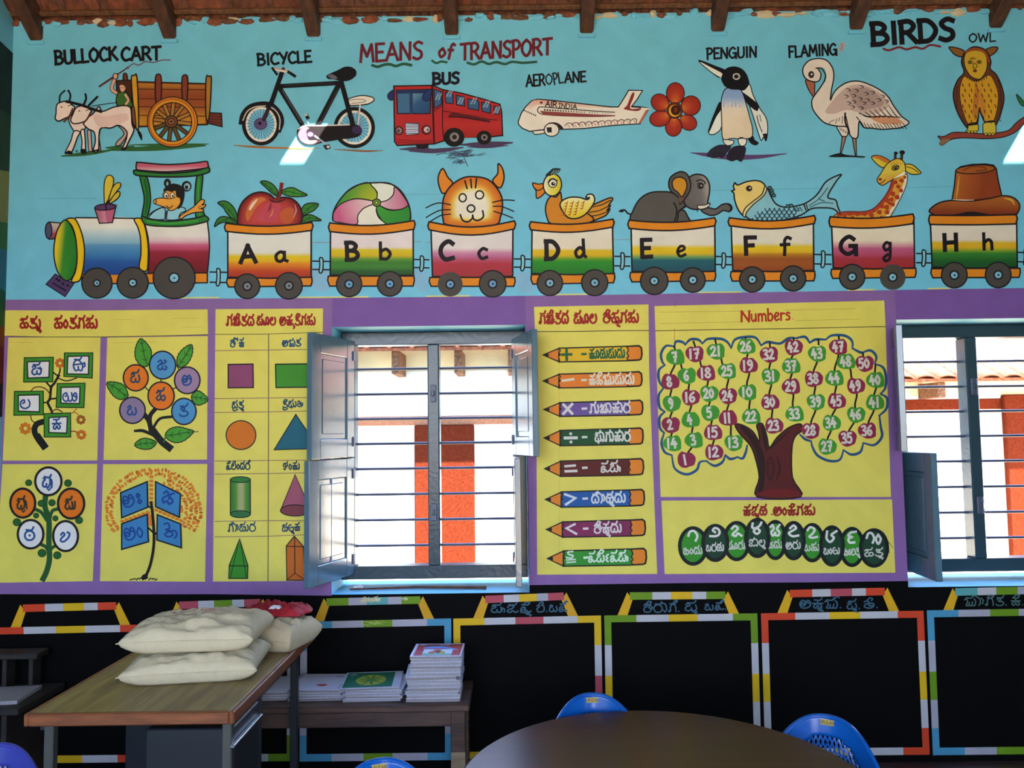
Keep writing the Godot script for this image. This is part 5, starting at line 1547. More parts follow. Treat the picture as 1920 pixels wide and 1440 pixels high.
	leaf_p([425, 200, 470, 188, 530, 215, 575, 270, 580, 325, 530, 300, 480, 255], [430, 200, 490, 235, 540, 285, 575, 325])
	leaf_p([610, 290, 660, 255, 720, 250, 780, 280, 845, 315, 770, 330, 680, 325], [610, 290, 680, 285, 750, 300, 840, 315], "3c8a30")
	wagon([112, 570, 885, 562, 30, 72], [130, 880, 130, 880, 1055], [[650, "e0dfd6"], [830, "dcdad0"], [865, "d8c020"], [910, "dcae1c"], [935, "d8841c"], [965, "cc6a1e"], [1000, "b8401f"], [1055, "a03324"]], [125, 1065, 885, 1055, 78], [[305, 1136, 112], [680, 1132, 120]], "7a8088")
	latin("A", 245, 925, 405, 918, 155, 34, K); latin("a", 555, 915, 680, 912, 140, 26, K)
	pend()
	pbegin("train_coupling_painting"); coupling(895, 1045, 910, 985); pend()
	# B
	pbegin("ball_wagon_painting", "painted train wagon B b carrying a pink, white and green striped ball")
	var rim_c := Vector2(1468, 384)
	var secs := [[[1470, 384, 1475, 300, 1410, 210, 1330, 215, 1200, 290, 1110, 400, 1080, 470, 1130, 410, 1260, 350, 1400, 360], "b4b82a", "2a8a34"], [[1470, 384, 1475, 290, 1415, 212, 1520, 205, 1630, 235, 1620, 310, 1560, 365], "dfe4d8", ""], [[1470, 384, 1560, 365, 1620, 310, 1632, 240, 1700, 310, 1755, 410, 1680, 445, 1580, 445, 1500, 410], "d8b8c4", "b84a78"], [[1470, 384, 1500, 410, 1580, 450, 1690, 445, 1758, 415, 1775, 480, 1770, 545, 1680, 570, 1570, 590, 1500, 520, 1470, 460], "3f9a34", "2c8232"], [[1470, 384, 1465, 450, 1490, 520, 1560, 590, 1420, 595, 1290, 580, 1300, 500, 1360, 430], "e0e0d2", ""], [[1470, 384, 1360, 430, 1300, 500, 1290, 580, 1150, 565, 1078, 545, 1080, 480, 1140, 400, 1270, 350, 1400, 362], "e4d2d2", "c05a86"]]
	for s in secs:
		var p := curve(flat(s[0]), true, 3)
		if s[2]: fill_out(p, rim_c, s[1], s[2])
		else: fill(p, s[1])
		line(p, 9, K, true)
	L([1075, 545, 1080, 470, 1130, 370, 1220, 270, 1330, 215, 1450, 205, 1580, 210, 1680, 270, 1750, 380, 1775, 480, 1770, 545], 12, K)
	E(1470, 384, 36, 34, "6f8a2a", 9, K); E(1468, 384, 14, 14, "a8c860", 6, K)
	wagon([1048, 566, 1805, 545, 34, 78], [1055, 1798, 1052, 1800, 1035], [[640, "e2d8d8"], [780, "dfd4d4"], [810, "d4c01e"], [860, "ccae1c"], [890, "5f9430"], [920, "3a7a2e"], [960, "3f7f30"], [1000, "2a5a2c"], [1035, "255228"]], [1035, 1045, 1805, 1045, 90], [[1222, 1118, 114], [1588, 1115, 112]], "6aa0c8")
	latin("B", 1195, 900, 1325, 895, 155, 34, K); latin("b", 1490, 895, 1620, 892, 152, 26, K)
	pend()
	pbegin("train_coupling_painting"); coupling(1812, 1940, 895, 968); pend()
	# C
	zt(780, 290, 4.8)
	pbegin("cat_wagon_painting", "painted train wagon C c carrying an orange cat head with whiskers")
	S([240, 125, 285, 200, 330, 265, 250, 350, 210, 290, 200, 200], "d8852a", 12, K); S([740, 82, 780, 130, 792, 220, 755, 300, 690, 235, 735, 170], "d8852a", 12, K)
	var ct := curve(flat([245, 590, 238, 480, 255, 370, 320, 275, 420, 210, 520, 198, 640, 220, 720, 290, 770, 380, 778, 480, 760, 560, 720, 630, 500, 655, 280, 630]), true)
	rings(ct, 500, 470, [[1.0, "c4661f"], [0.82, "cf7a22"], [0.7, "dca03c"], [0.58, "e2d484"], [0.48, "e4dfcc"], [0.0, "e6e2d4"]])
	line(ct, 13, K, true)
	for s in [[440, 235, 460, 305], [492, 220, 500, 298], [545, 215, 535, 298]]: LS(s, 13, K)
	E(420, 388, 32, 36, "e4e0d0", 12, K); E(572, 362, 36, 36, "e4e0d0", 12, K); E(495, 485, 34, 32, "dcd8d0", 13, K)
	L([398, 540, 420, 590, 465, 605, 505, 575, 510, 545, 520, 580, 560, 592, 605, 560, 600, 505], 14, K)
	for s in [[90, 478, 160, 445, 220, 435, 310, 450], [92, 565, 150, 530, 220, 500, 310, 495], [130, 600, 180, 570, 230, 545, 310, 535], [885, 412, 810, 408, 750, 415, 690, 430], [880, 510, 820, 485, 760, 465, 695, 465], [870, 570, 810, 545, 750, 525, 700, 510]]: L(s, 10, K)
	wagon([118, 604, 885, 596, 52, 72], [135, 872, 148, 870, 1095], [[680, "dcd6d2"], [840, "dcd4d2"], [880, "c88aa8"], [915, "b86a90"], [950, "b04c66"], [980, "ac3444"], [1095, "a03036"]], [125, 1105, 888, 1105, 80], [[308, 1166, 112], [690, 1162, 120]], "6a98c0", [0])
	latin("C", 215, 945, 358, 945, 165, 36, K); latin("c", 555, 938, 660, 936, 148, 26, K)
	pend()
	pbegin("train_coupling_painting"); coupling(885, 1035, 938, 1012); pend()
	# D
	pbegin("duck_wagon_painting", "painted train wagon D d carrying a yellow and orange duck")
	S([1540, 490, 1620, 440, 1740, 390, 1770, 400, 1735, 455, 1750, 460, 1720, 500, 1745, 490, 1715, 540, 1660, 570, 1540, 605], "c88a26", 12, K)
	for s in [[1590, 470, 1750, 410], [1560, 520, 1740, 460], [1540, 555, 1730, 510]]: L([s[0], s[1], (s[0] + s[2]) / 2.0, (s[1] + s[3]) / 2.0 + 12, s[2], s[3]], 8, K)
	S([1215, 375, 1180, 420, 1165, 490, 1180, 570, 1215, 620, 1350, 630, 1520, 620, 1600, 580, 1500, 500, 1400, 440, 1320, 420, 1300, 340, 1260, 380], "c88222", 12, K)
	S([1050, 255, 1100, 265, 1150, 262, 1165, 300, 1160, 340, 1120, 380, 1085, 390, 1080, 325, 1060, 295], "cf7f26", 10, K); L([1065, 300, 1100, 322, 1150, 295], 9, K)
	var dh := ell(1228, 272, 82, 100, 5)
	blend(dh, [[1150, "e6e4cc"], [1200, "e0d870"], [1260, "d8cc3c"], [1310, "c4b430"]], Vector2(1, 0.0)); line(dh, 11, K, true)
	S([1165, 190, 1200, 150, 1240, 122, 1300, 128, 1280, 165, 1240, 180], "2a3a40"); for k in 4: L([1170 + k * 12, 188, 1210 + k * 18, 150, 1232 + k * 22, 126], 7, K)
	for k in 3: L([1215 + k * 22, 175, 1245 + k * 20, 140], 5, "8fc8d0")
	E(1230, 255, 38, 40, "e6e2d0", 8, K); L([1190, 250, 1225, 218, 1270, 235], 12, K); E(1236, 262, 20, 18, K); E(1242, 256, 6, 6, "e6e2d0")
	var wg := curve(flat([1300, 470, 1310, 420, 1380, 385, 1470, 385, 1540, 405, 1560, 385, 1530, 390, 1545, 360, 1590, 360, 1608, 410, 1580, 470, 1520, 540, 1440, 575, 1360, 560]), true)
	blend(wg, [[360, "e4e2c4"], [440, "e2d670"], [540, "d8c030"], [580, "d0b428"]]); line(wg, 12, K, true)
	for r in 5:
		for k in 4:
			var x := 1350.0 + k * 50 - r * 6; var y := 430.0 + r * 26 - k * 2
			if x > 1560 - r * 28: continue
			L([x - 10, y + 10, x + 8, y + 8, x + 16, y - 10], 9, "a8501f", 0.6)
	wagon([1032, 604, 1772, 580, 34, 72], [1045, 1768, 1040, 1778, 1070], [[680, "e2dccc"], [840, "dfd6c0"], [862, "d8b81e"], [905, "d4ae1c"], [935, "6a9a26"], [960, "2a8a2a"], [1070, "237426"]], [1040, 1080, 1785, 1068, 85], [[1205, 1155, 114], [1608, 1152, 118]], "7aaac0")
	latin("D", 1165, 940, 1305, 938, 160, 36, K); latin("d", 1430, 928, 1545, 922, 160, 26, K)
	pend()
	pbegin("train_coupling_painting"); coupling(1790, 1925, 915, 1000); pend()
	# E
	zt(1150, 300, 4.8)
	pbegin("elephant_wagon_painting", "painted train wagon E e carrying a grey elephant")
	L([55, 462, 100, 450, 130, 480, 170, 492], 14, K); E(75, 458, 20, 14, K)
	S([550, 560, 570, 480, 630, 450, 670, 510, 688, 565], "55534f", 12, K)
	S([165, 550, 180, 450, 240, 350, 330, 295, 450, 285, 540, 300, 640, 380, 650, 420, 590, 460, 560, 560, 400, 575], "54524e", 12, K)
	L([545, 385, 570, 440, 565, 500, 548, 560], 12, K); L([580, 470, 620, 440, 650, 410], 11, K)
	S([800, 440, 860, 430, 920, 440, 980, 400, 1040, 395, 1068, 430, 1045, 465, 990, 455, 930, 490, 870, 498, 800, 465], "5f5d5a", 11, K)
	L([1040, 400, 1062, 425, 1055, 455], 16, K)
	var eh := curve(flat([690, 150, 750, 128, 820, 145, 862, 210, 865, 290, 850, 370, 840, 430, 760, 445, 690, 435, 640, 390, 640, 300, 660, 200]), true)
	blend(eh, [[640, "62605e"], [740, "6f6d6c"], [790, "9a9590"], [830, "8a8480"], [870, "6a6866"]], Vector2(0.98, -0.15)); line(eh, 12, K, true)
	S([760, 410, 820, 405, 870, 388, 855, 420, 810, 440, 768, 440], "e0d8c4", 8, K); LS([755, 440, 755, 465], 7, K)
	S([600, 105, 660, 125, 692, 190, 690, 270, 650, 340, 600, 395, 590, 340, 520, 280, 498, 220, 520, 150], "55534f", 12, K)
	S([600, 390, 590, 330, 620, 320, 640, 340], "6a4a40")
	S([600, 155, 645, 175, 662, 230, 645, 290, 615, 330, 580, 290, 540, 255, 530, 200, 555, 165], "c48a22", 10, K)
	E(785, 235, 26, 24, "3a3636", 5, K); E(788, 240, 17, 16, K); E(792, 232, 6, 6, "d8d4cc"); L([750, 190, 785, 178, 820, 195, 825, 215], 10, K); L([755, 215, 790, 205, 815, 225], 6, K)
	wagon([142, 542, 912, 520, 30, 74], [160, 912, 168, 918, 1002], [[620, "e0dac8"], [755, "dcd6c6"], [790, "dcc01e"], [840, "d8b41c"], [872, "6a9a58"], [900, "1f5f6a"], [960, "1d5562"], [1002, "1d4f5e"]], [155, 1012, 918, 1002, 85], [[368, 1088, 124], [715, 1080, 112]])
	latin("E", 250, 875, 365, 872, 155, 34, K); latin("e", 568, 870, 668, 868, 150, 22, K)
	pend()
	pbegin("train_coupling_painting"); coupling(925, 1060, 868, 940); pend()
	# F
	pbegin("fish_wagon_painting", "painted train wagon F f carrying a fish with a yellow head and blue scales")
	S([1185, 490, 1240, 400, 1340, 330, 1385, 260, 1420, 330, 1470, 400, 1560, 425, 1700, 400, 1790, 350, 1850, 290, 1920, 190, 2050, 130, 2000, 200, 1930, 330, 2000, 360, 2020, 420, 2045, 490, 1980, 440, 1880, 430, 1780, 440, 1690, 495, 1560, 535, 1400, 555, 1260, 545], "84bccb", 12, K)
	for r in 7:
		for k in 11:
			var x := 1230.0 + k * 44 + (r % 2) * 22; var y := 345.0 + r * 30
			if y < 545 - (x - 1200) * 0.75 or (x > 1400 and y < 430 + (x - 1500) * 0.02) or x > 1650 or y > 535: continue
			L([x - 20, y, x - 14, y + 20, x, y + 26, x + 14, y + 20, x + 20, y], 8, "1f3f52")
	for k in 6: LS([1620 + k * 14, 425 + (k % 2) * 20, 1640 + k * 12, 440 + (k % 2) * 18], 8, "1f3f52")
	LS([1715, 402, 1735, 450], 12, K); LS([1735, 398, 1752, 444], 9, K)
	L([1760, 410, 1850, 350, 1930, 250], 7, "2a5566"); L([1770, 425, 1870, 385, 1980, 390], 7, "2a5566"); L([1870, 330, 1850, 350, 1900, 370], 7, "2a5566")
	for e in [[1408, 250], [1425, 275], [1430, 300], [1445, 320], [1570, 415], [1600, 410]]: E(e[0], e[1], 17, 14, "3a7a86", 7, K)
	var fh := curve(flat([1080, 240, 1095, 205, 1120, 225, 1200, 195, 1290, 185, 1350, 210, 1370, 260, 1330, 320, 1250, 390, 1190, 450, 1170, 500, 1120, 440, 1090, 350, 1085, 300, 1065, 280, 1090, 268]), true)
	blend(fh, [[190, "e2c878"], [260, "dcb45a"], [330, "d89a30"], [420, "d28422"], [500, "cc7a20"]], Vector2(-0.25, 0.97)); line(fh, 12, K, true)
	S([1365, 235, 1380, 270, 1345, 330, 1260, 400, 1200, 470, 1185, 515, 1165, 490, 1190, 430, 1260, 370, 1335, 310], "dccf90", 9, K)
	E(1222, 256, 26, 25, "2a1c16", 4, K); E(1230, 252, 8, 8, "d8c8a0"); L([1070, 275, 1095, 262], 7, K)
	wagon([1045, 520, 1808, 500, 38, 72], [1060, 1800, 1075, 1805, 995], [[590, "e0dac6"], [740, "dcd6c4"], [780, "dcc022"], [825, "d8b01e"], [850, "b0781f"], [890, "96501f"], [940, "985420"], [995, "90401f"]], [1060, 1005, 1812, 1002, 85], [[1250, 1075, 114], [1618, 1066, 114]])
	latin("F", 1185, 850, 1302, 845, 152, 34, K); latin("f", 1500, 848, 1615, 845, 150, 26, K)
	pend()
	pbegin("train_coupling_painting"); coupling(1815, 1960, 850, 935); pend()
	# G
	zt(1530, 270, 4.8)
	pbegin("giraffe_wagon_painting", "painted train wagon G g carrying a spotted giraffe")
	var gn := curve(flat([165, 660, 190, 625, 260, 608, 350, 612, 420, 608, 500, 590, 570, 535, 630, 460, 670, 390, 690, 320, 740, 290, 815, 270, 820, 340, 790, 430, 740, 530, 690, 620, 650, 668, 500, 680, 300, 670]), true)
	fill(gn, "cf9a2e")
	L([200, 632, 300, 622, 430, 622, 520, 595, 600, 520, 660, 430, 695, 340], 34, "b0421f")
	L([640, 655, 700, 570, 755, 470, 800, 360, 812, 290], 22, "e2dccb")
	for m in [[300, 628, 24], [370, 632, 22], [435, 630, 24], [500, 645, 24], [570, 615, 24], [520, 600, 20], [590, 560, 24], [635, 570, 26], [640, 510, 26], [665, 535, 20], [690, 545, 22], [640, 615, 24], [690, 450, 26], [730, 480, 24], [680, 500, 22], [740, 385, 22], [765, 420, 20], [715, 345, 22], [770, 330, 22], [800, 300, 16], [260, 650, 18], [330, 660, 16], [590, 660, 16]]:
		S([m[0] - m[2], m[1], m[0] - m[2] * 0.4, m[1] - m[2] * 0.8, m[0] + m[2] * 0.7, m[1] - m[2] * 0.7, m[0] + m[2] * 0.8, m[1] + m[2] * 0.5, m[0], m[1] + m[2] * 0.8], "a83a20")
	line(gn, 7, "3a2a3a", true)
	LS([715, 85, 712, 140], 20, "3a2a20"); LS([775, 75, 768, 150], 22, "3a2a20"); E(718, 82, 18, 15, K); E(776, 76, 25, 20, K)
	S([500, 122, 540, 102, 600, 115, 660, 150, 655, 175, 610, 212, 560, 190], "d8c23a", 8, K); S([510, 118, 545, 104, 600, 118, 655, 150, 630, 170, 570, 140], "c4702a")
	S([800, 185, 860, 185, 910, 220, 945, 262, 880, 275, 830, 260, 790, 225], "d4bc3a", 8, K); L([815, 205, 870, 220, 920, 255], 6, K)
	var gh := curve(flat([640, 180, 690, 145, 740, 130, 790, 160, 805, 210, 800, 255, 750, 295, 690, 320, 640, 350, 600, 372, 560, 350, 550, 315, 580, 270, 610, 220]), true)
	blend(gh, [[150, "c8702a"], [200, "d4a030"], [260, "d8c440"], [320, "d6c24a"], [360, "d09a3a"]], Vector2(0.1, 0.99)); line(gh, 8, K, true)
	S([700, 310, 760, 270, 800, 250, 795, 275, 740, 300], "e4e0d0")
	E(715, 218, 32, 17, "8a7420", 6, K, -15); E(717, 220, 13, 12, K); L([680, 205, 715, 190, 750, 200], 6, K)
	E(578, 318, 17, 14, "8a3a20"); L([575, 355, 600, 345, 622, 320], 7, K)
	for k in 7: LS([670 + k * 18, 165 - absi(k - 3) * -4, 676 + k * 17, 185], 4, "8a3a1a")
	wagon([128, 655, 872, 630, 26, 88], [140, 880, 155, 888, 1115], [[740, "e2dac2"], [870, "dfd4bc"], [905, "cfa0a0"], [940, "b85a80"], [990, "b04a6a"], [1030, "a0303c"], [1115, "98282c"]], [140, 1128, 898, 1118, 82], [[325, 1196, 114], [690, 1198, 116]], "7fb8cc", [1])
	latin("G", 215, 990, 392, 988, 155, 34, K); latin("g", 600, 985, 690, 985, 160, 24, K)
	pend()
	pbegin("train_coupling_painting"); coupling(905, 1035, 985, 1068); pend()
	# H
	pbegin("hat_wagon_painting", "painted train wagon H h carrying a brown hat")
	var hb := curve(flat([1020, 610, 1050, 565, 1120, 525, 1220, 508, 1400, 512, 1560, 490, 1690, 465, 1780, 485, 1830, 540, 1825, 600, 1780, 640, 1600, 645, 1400, 615, 1250, 640, 1100, 645]), true)
	blend(hb, [[470, "a8601f"], [540, "9c541f"], [590, "8a3f1c"], [640, "7a2a1a"]]); line(hb, 12, K, true)
	S([1250, 645, 1330, 622, 1430, 618, 1530, 630, 1580, 645, 1430, 652], K)
	L([1700, 490, 1760, 505, 1785, 545], 16, "d0a84a", 0.8)
	var hc := flat([1260, 235, 1300, 205, 1400, 185, 1520, 180, 1595, 190, 1622, 220, 1640, 330, 1672, 465, 1560, 490, 1400, 510, 1225, 500, 1245, 380])
	blend(hc, [[1240, "b87426"], [1330, "a85a20"], [1450, "9a4a1f"], [1550, "8a3c1c"], [1660, "8c3a1c"]], Vector2(0.98, 0.2)); line(hc, 11, K, true)
	L([1290, 290, 1275, 400, 1262, 490], 12, "d0a040", 0.7); L([1232, 500, 1330, 505, 1420, 505], 10, "d8c0b0", 0.6); L([1420, 510, 1560, 492, 1670, 465], 8, "3a1a12")
	E(1435, 228, 178, 38, "a4581f", 9, K, -4); L([1320, 240, 1400, 205, 1500, 208, 1530, 230, 1440, 245], 7, "5a2a14")
	wagon([1025, 640, 1800, 635, 6, 84], [1030, 1805, 1045, 1812, 1108], [[730, "e0d8c6"], [860, "dcd2c0"], [890, "d8b020"], [930, "d4a81e"], [960, "7a9a2a"], [985, "2f7a2a"], [1050, "1f5a26"], [1108, "1c5024"]], [1040, 1122, 1835, 1118, 82], [[1245, 1180, 116], [1640, 1178, 116]])
	latin("H", 1150, 960, 1290, 955, 145, 34, K); latin("h", 1500, 950, 1610, 946, 145, 26, K)
	pend()
	pbegin("train_coupling_painting"); coupling(1815, 1960, 975, 1060); pend()

# painted blend outward from a point: inner colour near c, outer colour at the rim
func fill_out(p: PackedVector2Array, c: Vector2, inner: String, outer: String) -> void:
	p_last = ""
	p_z += 0.00005
	var o := Vector2(p_ox + c.x / p_s, p_oy + c.y / p_s)
	var ci := Color.html(inner).srgb_to_linear(); var co := Color.html(outer).srgb_to_linear()
	var t := Geometry2D.triangulate_polygon(p)
	for k in range(0, t.size(), 3):
		var cs := []
		for m in 3: cs.append(ci.lerp(co, clampf((p[t[k + m]] - o).length() * p_s / 330.0, 0, 1)))
		tri(p[t[k]], p[t[k + 1]], p[t[k + 2]], cs[0], cs[1], cs[2])

# ---------------------------------------------------------------- yellow teaching charts

const YEL := "dccf5e"

func toothed_leaf(a: Array, vein: Array) -> void:
	var p := curve(flat(a), true, 6)
	for i in p.size():
		if i % 2: p[i] += (p[i] - p[(i + p.size() / 2) % p.size()]).normalized() * 0.9
	fill(p, "46932c"); line(p, 8, "161c14", true)
	L(vein, 6, "1c3a18")
	var n := vein.size() / 2
	for k in range(0, n - 1):
		var m := Vector2((vein[k * 2] + vein[k * 2 + 2]) / 2.0, (vein[k * 2 + 1] + vein[k * 2 + 3]) / 2.0)
		var d := Vector2(vein[k * 2 + 2] - vein[k * 2], vein[k * 2 + 3] - vein[k * 2 + 1]).normalized()
		for s in [-1, 1]:
			var e: Vector2 = m + d.rotated(0.85 * s) * 34.0
			LS([m.x, m.y, e.x, e.y], 4.5, "1c3a18")

func little_flower(x: float, y: float, r: float, col: String) -> void:
	for i in 8:
		var d := Vector2.from_angle(TAU * i / 8.0) * r * 0.7
		E(x + d.x, y + d.y, r * 0.32, r * 0.32, col)
	LC(ring_pts(x, y, r * 0.4, r * 0.4), 5, "9a4a1a")

func paint_charts() -> void:
	var B := "1f4a86"
	var R := "9c2420"
	# --- chart of ten steps
	zt(0, 560, 4.8)
	pbegin("steps_chart_header", "yellow chart header with red hand-painted title at the far left", null, 0.0009)
	P([-40, 110, 78, 104, 700, 108, 1868, 96, 1872, 325, 900, 345, -40, 340], YEL)
	LS([-40, 335, 400, 345, 900, 345, 1400, 336, 1872, 324], 5, "2a2a20")
	for s in [[1020, 190, 1180, 188], [1545, 178, 1790, 174], [1640, 258, 1820, 254], [80, 392, 300, 396], [1000, 398, 1400, 392]]: LS(s, 3, "c4a24a")
	kan("ha ta +u +t", 178, 262, 375, 262, 86, 17, R)
	kan("ha m ta ga lla +u", 488, 264, 885, 264, 92, 17, R)
	pend()
	pbegin("framed_letters_panel", "yellow panel with a branch carrying five green framed letters", null, 0.0009)
	P([75, 350, 905, 345, 875, 1456, 25, 1458], YEL)
	L([480, 665, 520, 690, 540, 650, 540, 610], 12, "1b1a1c"); L([520, 715, 600, 740, 690, 715], 10, "1b1a1c"); L([530, 690, 490, 760, 460, 800, 450, 900, 430, 935, 460, 1000, 470, 1030], 20, "1b1a1c")
	L([420, 755, 450, 790], 14, "1b1a1c"); L([390, 935, 430, 935], 12, "1b1a1c"); L([440, 905, 520, 895], 14, "1b1a1c")
	L([280, 830, 310, 800, 370, 795, 420, 820, 450, 860], 9, "5a2a1a"); L([275, 1050, 290, 1100, 340, 1120], 9, "5a2a1a"); L([460, 1020, 510, 995, 560, 1020], 9, "5a2a1a")
	L([640, 1030, 680, 1025, 720, 1060], 7, "a8501a"); L([660, 1020, 690, 990], 6, "a8501a"); L([640, 1195, 680, 1195, 705, 1225], 9, "8a3a1a"); L([265, 1165, 300, 1170], 6, "8a3a1a")
	L([395, 1105, 330, 1130, 310, 1190, 340, 1260, 395, 1335], 46, "1b1a1c"); L([340, 1245, 400, 1330], 58, "1b1a1c")
	little_flower(540, 580, 46, "c86a1e"); little_flower(728, 1090, 44, "9a5a1e"); little_flower(228, 1168, 56, "d07a1e"); little_flower(732, 1225, 46, "c86a1e")
	var fr := [[218, 532, 480, 527, 475, 748, 213, 750, 245, 568, 445, 562, 440, 708, 250, 715], [580, 488, 835, 487, 830, 715, 575, 700, 610, 520, 800, 515, 795, 680, 605, 678], [130, 835, 390, 832, 390, 1045, 125, 1050, 165, 870, 355, 865, 355, 1018, 165, 1012], [515, 765, 765, 760, 755, 980, 505, 978, 550, 798, 720, 795, 715, 945, 548, 940], [395, 1035, 635, 1028, 635, 1245, 398, 1245, 440, 1070, 605, 1062, 600, 1210, 440, 1205]]
	for q in fr:
		P(q.slice(0, 8), "3c8a26", 8, "16301a")
		P(q.slice(8, 16), "dfdcd8", 10, "1a241c")
	kan("pa", 285, 685, 385, 680, 95, 14, B, 0); kan("II", 655, 650, 780, 645, 110, 13, B, 0); kan("la", 180, 990, 285, 985, 92, 13, B); kan("UU", 560, 925, 710, 920, 90, 13, B); kan("ka", 470, 1175, 560, 1170, 92, 13, B)
	pend()
	pbegin("letter_flower_panel", "yellow panel with a bouquet of round orange, blue and mauve letters", null, 0.0009)
	P([965, 350, 1870, 336, 1863, 1448, 932, 1452], YEL)
	L([1300, 1045, 1340, 1100, 1370, 1200, 1440, 1270, 1530, 1335], 40, "1b1c16"); L([1400, 990, 1350, 1060, 1355, 1180], 34, "1b1c16"); L([1550, 1062, 1440, 1080, 1380, 1160], 22, "1b1c16"); L([1215, 1190, 1290, 1190, 1400, 1240], 26, "1b1c16", 0.3); L([1380, 1190, 1450, 1280, 1530, 1345], 56, "1b1c16")
	LS([1448, 720, 1448, 760], 9, "1b1c16"); LS([1310, 800, 1340, 830], 9, "1b1c16"); LS([1555, 815, 1590, 795], 9, "1b1c16"); LS([1590, 600, 1610, 640], 8, "1b1c16")
	toothed_leaf([1270, 362, 1340, 430, 1362, 500, 1330, 600, 1270, 600, 1220, 530, 1225, 430], [1325, 595, 1300, 520, 1285, 440, 1272, 375])
	toothed_leaf([1722, 415, 1728, 500, 1680, 590, 1610, 615, 1595, 540, 1640, 460], [1605, 610, 1650, 540, 1690, 480, 1718, 425])
	toothed_leaf([962, 760, 1050, 755, 1120, 790, 1150, 880, 1080, 905, 1010, 860], [968, 762, 1040, 800, 1090, 840, 1145, 885])
	toothed_leaf([1870, 912, 1800, 955, 1750, 940, 1725, 880, 1770, 832, 1820, 850], [1730, 885, 1780, 890, 1820, 895, 1865, 912])
	toothed_leaf([1740, 1200, 1650, 1280, 1560, 1290, 1490, 1240, 1520, 1180, 1600, 1155, 1690, 1175], [1500, 1230, 1570, 1225, 1640, 1210, 1735, 1200])
	toothed_leaf([1215, 1320, 1250, 1275, 1310, 1258, 1390, 1280, 1400, 1310, 1350, 1350, 1270, 1350], [1225, 1318, 1280, 1305, 1330, 1300, 1395, 1300])
	LS([1740, 1200, 1785, 1196], 6, "1b1c16"); L([1490, 1240, 1475, 1290], 12, "2f6a26")
	for c in [[1463, 598, 118, 125, "5090bc", "I"], [1222, 712, 112, 118, "dd7418", "va"], [1685, 735, 115, 120, "9a7c98", "A"], [1450, 875, 118, 125, "dd7418", "lla"], [1192, 1005, 115, 118, "8a7894", "EE"], [1655, 1015, 110, 118, "4a8cba", "ta"]]:
		E(c[0], c[1], c[2], c[3], c[4], 12, "1b1c22")
		var t: float = -90.0 if c[5] in ["va", "EE", "lla"] else 0.0
		kan(c[5], c[0] - 48, c[1] + 42, c[0] + 48, c[1] + 40, 95, 14, "1f4a86" if c[4] != "dd7418" else "26405a", 0.0)
	pend()
	zt(0, 850, 4.8)
	pbegin("berry_letters_panel", "yellow panel with a green stem carrying five round letters and berries", null, 0.0009)
	P([22, 98, 875, 95, 835, 1150, -40, 1165], YEL)
	L([410, 380, 405, 480, 440, 600, 440, 800, 445, 950, 420, 1060, 385, 1135], 44, "24532a"); L([310, 500, 370, 530, 420, 600], 28, "24532a"); L([520, 500, 470, 520, 445, 600], 28, "24532a"); L([360, 815, 410, 840, 430, 870], 28, "24532a"); L([500, 830, 460, 860, 445, 900], 26, "24532a")
	for e in [[258, 265, 28], [612, 268, 32], [152, 620, 34], [712, 602, 32], [372, 450, 30], [468, 445, 30], [325, 560, 24], [498, 585, 24], [378, 898, 36], [515, 918, 34]]:
		E(e[0], e[1], e[2], e[2] * 0.95, "245f2a", 6, "16301a")
	for c in [[435, 252, 118, 125, "dedcd8", "gha", -8], [205, 448, 112, 130, "e0741a", "gha", 0], [640, 452, 118, 135, "e0741a", "jha", 0], [275, 728, 115, 128, "dedcd8", "ttha", 0], [590, 745, 112, 135, "dedcd8", "kha", 0]]:
		E(c[0], c[1], c[2], c[3], c[4], 19, "1e1a18")
		kan(c[5], c[0] - 55, c[1] + 52, c[0] + 50, c[1] + 48, 95, 16, "22508a" if c[4] == "dedcd8" else "3c3222", c[6])
		if c[5] == "gha": L([c[0] - 10, c[1] + 60, c[0] + 5, c[1] + 80, c[0] + 20, c[1] + 62], 12, "22508a" if c[4] == "dedcd8" else "3c3222")
	pend()
	pbegin("blue_letters_panel", "yellow panel with a tree of four blue slanted letter cards in orange dabs", null, 0.0009)
	P([928, 98, 1865, 96, 1845, 1155, 900, 1150], YEL)
	var g := RandomNumberGenerator.new()
	g.seed = 11
	for r in 5:
		var n := 62 - r * 6
		for i in n:
			var a := deg_to_rad(lerpf(-212.0, 32.0, i / float(n - 1)))
			var d := Vector2.from_angle(a)
			var rx := 425.0 - r * 42; var ry := 360.0 - r * 36
			var q := Vector2(1382, 510) + Vector2(d.x * rx, d.y * ry)
			if r > 1 and d.x < 0.3: continue
			if q.x > 1635 or r < 2 or q.y < 300 + absf(q.x - 1382) * 0.25:
				q += Vector2(g.randf_range(-9, 9), g.randf_range(-9, 9))
				var e := d.rotated(g.randf_range(-0.7, 0.7)) * g.randf_range(5, 12)
				E(q.x, q.y, g.randf_range(15, 21), g.randf_range(9, 14), "d87a22" if g.randf() > 0.2 else "b8601c", 0.0, "", rad_to_deg(e.angle()))
	for s in [[1360, 210, 1360, 440], [1405, 510, 1630, 605], [1100, 610, 1330, 530], [1345, 560, 1350, 640]]:
		for k in 7:
			var t := k / 6.0
			LS([lerpf(s[0], s[2], t) - 8, lerpf(s[1], s[3], t), lerpf(s[0], s[2], t) + 10, lerpf(s[1], s[3], t) + 3], 22, "d87a22")
	L([1358, 440, 1370, 520, 1385, 720, 1380, 860, 1350, 1010, 1305, 1120], 22, "17150f"); L([1330, 470, 1362, 495], 12, "17150f"); L([1330, 665, 1375, 710], 14, "17150f"); L([1430, 690, 1390, 735], 14, "17150f")
	S([1270, 1120, 1290, 1090, 1330, 1085, 1320, 1120, 1290, 1140], "17150f")
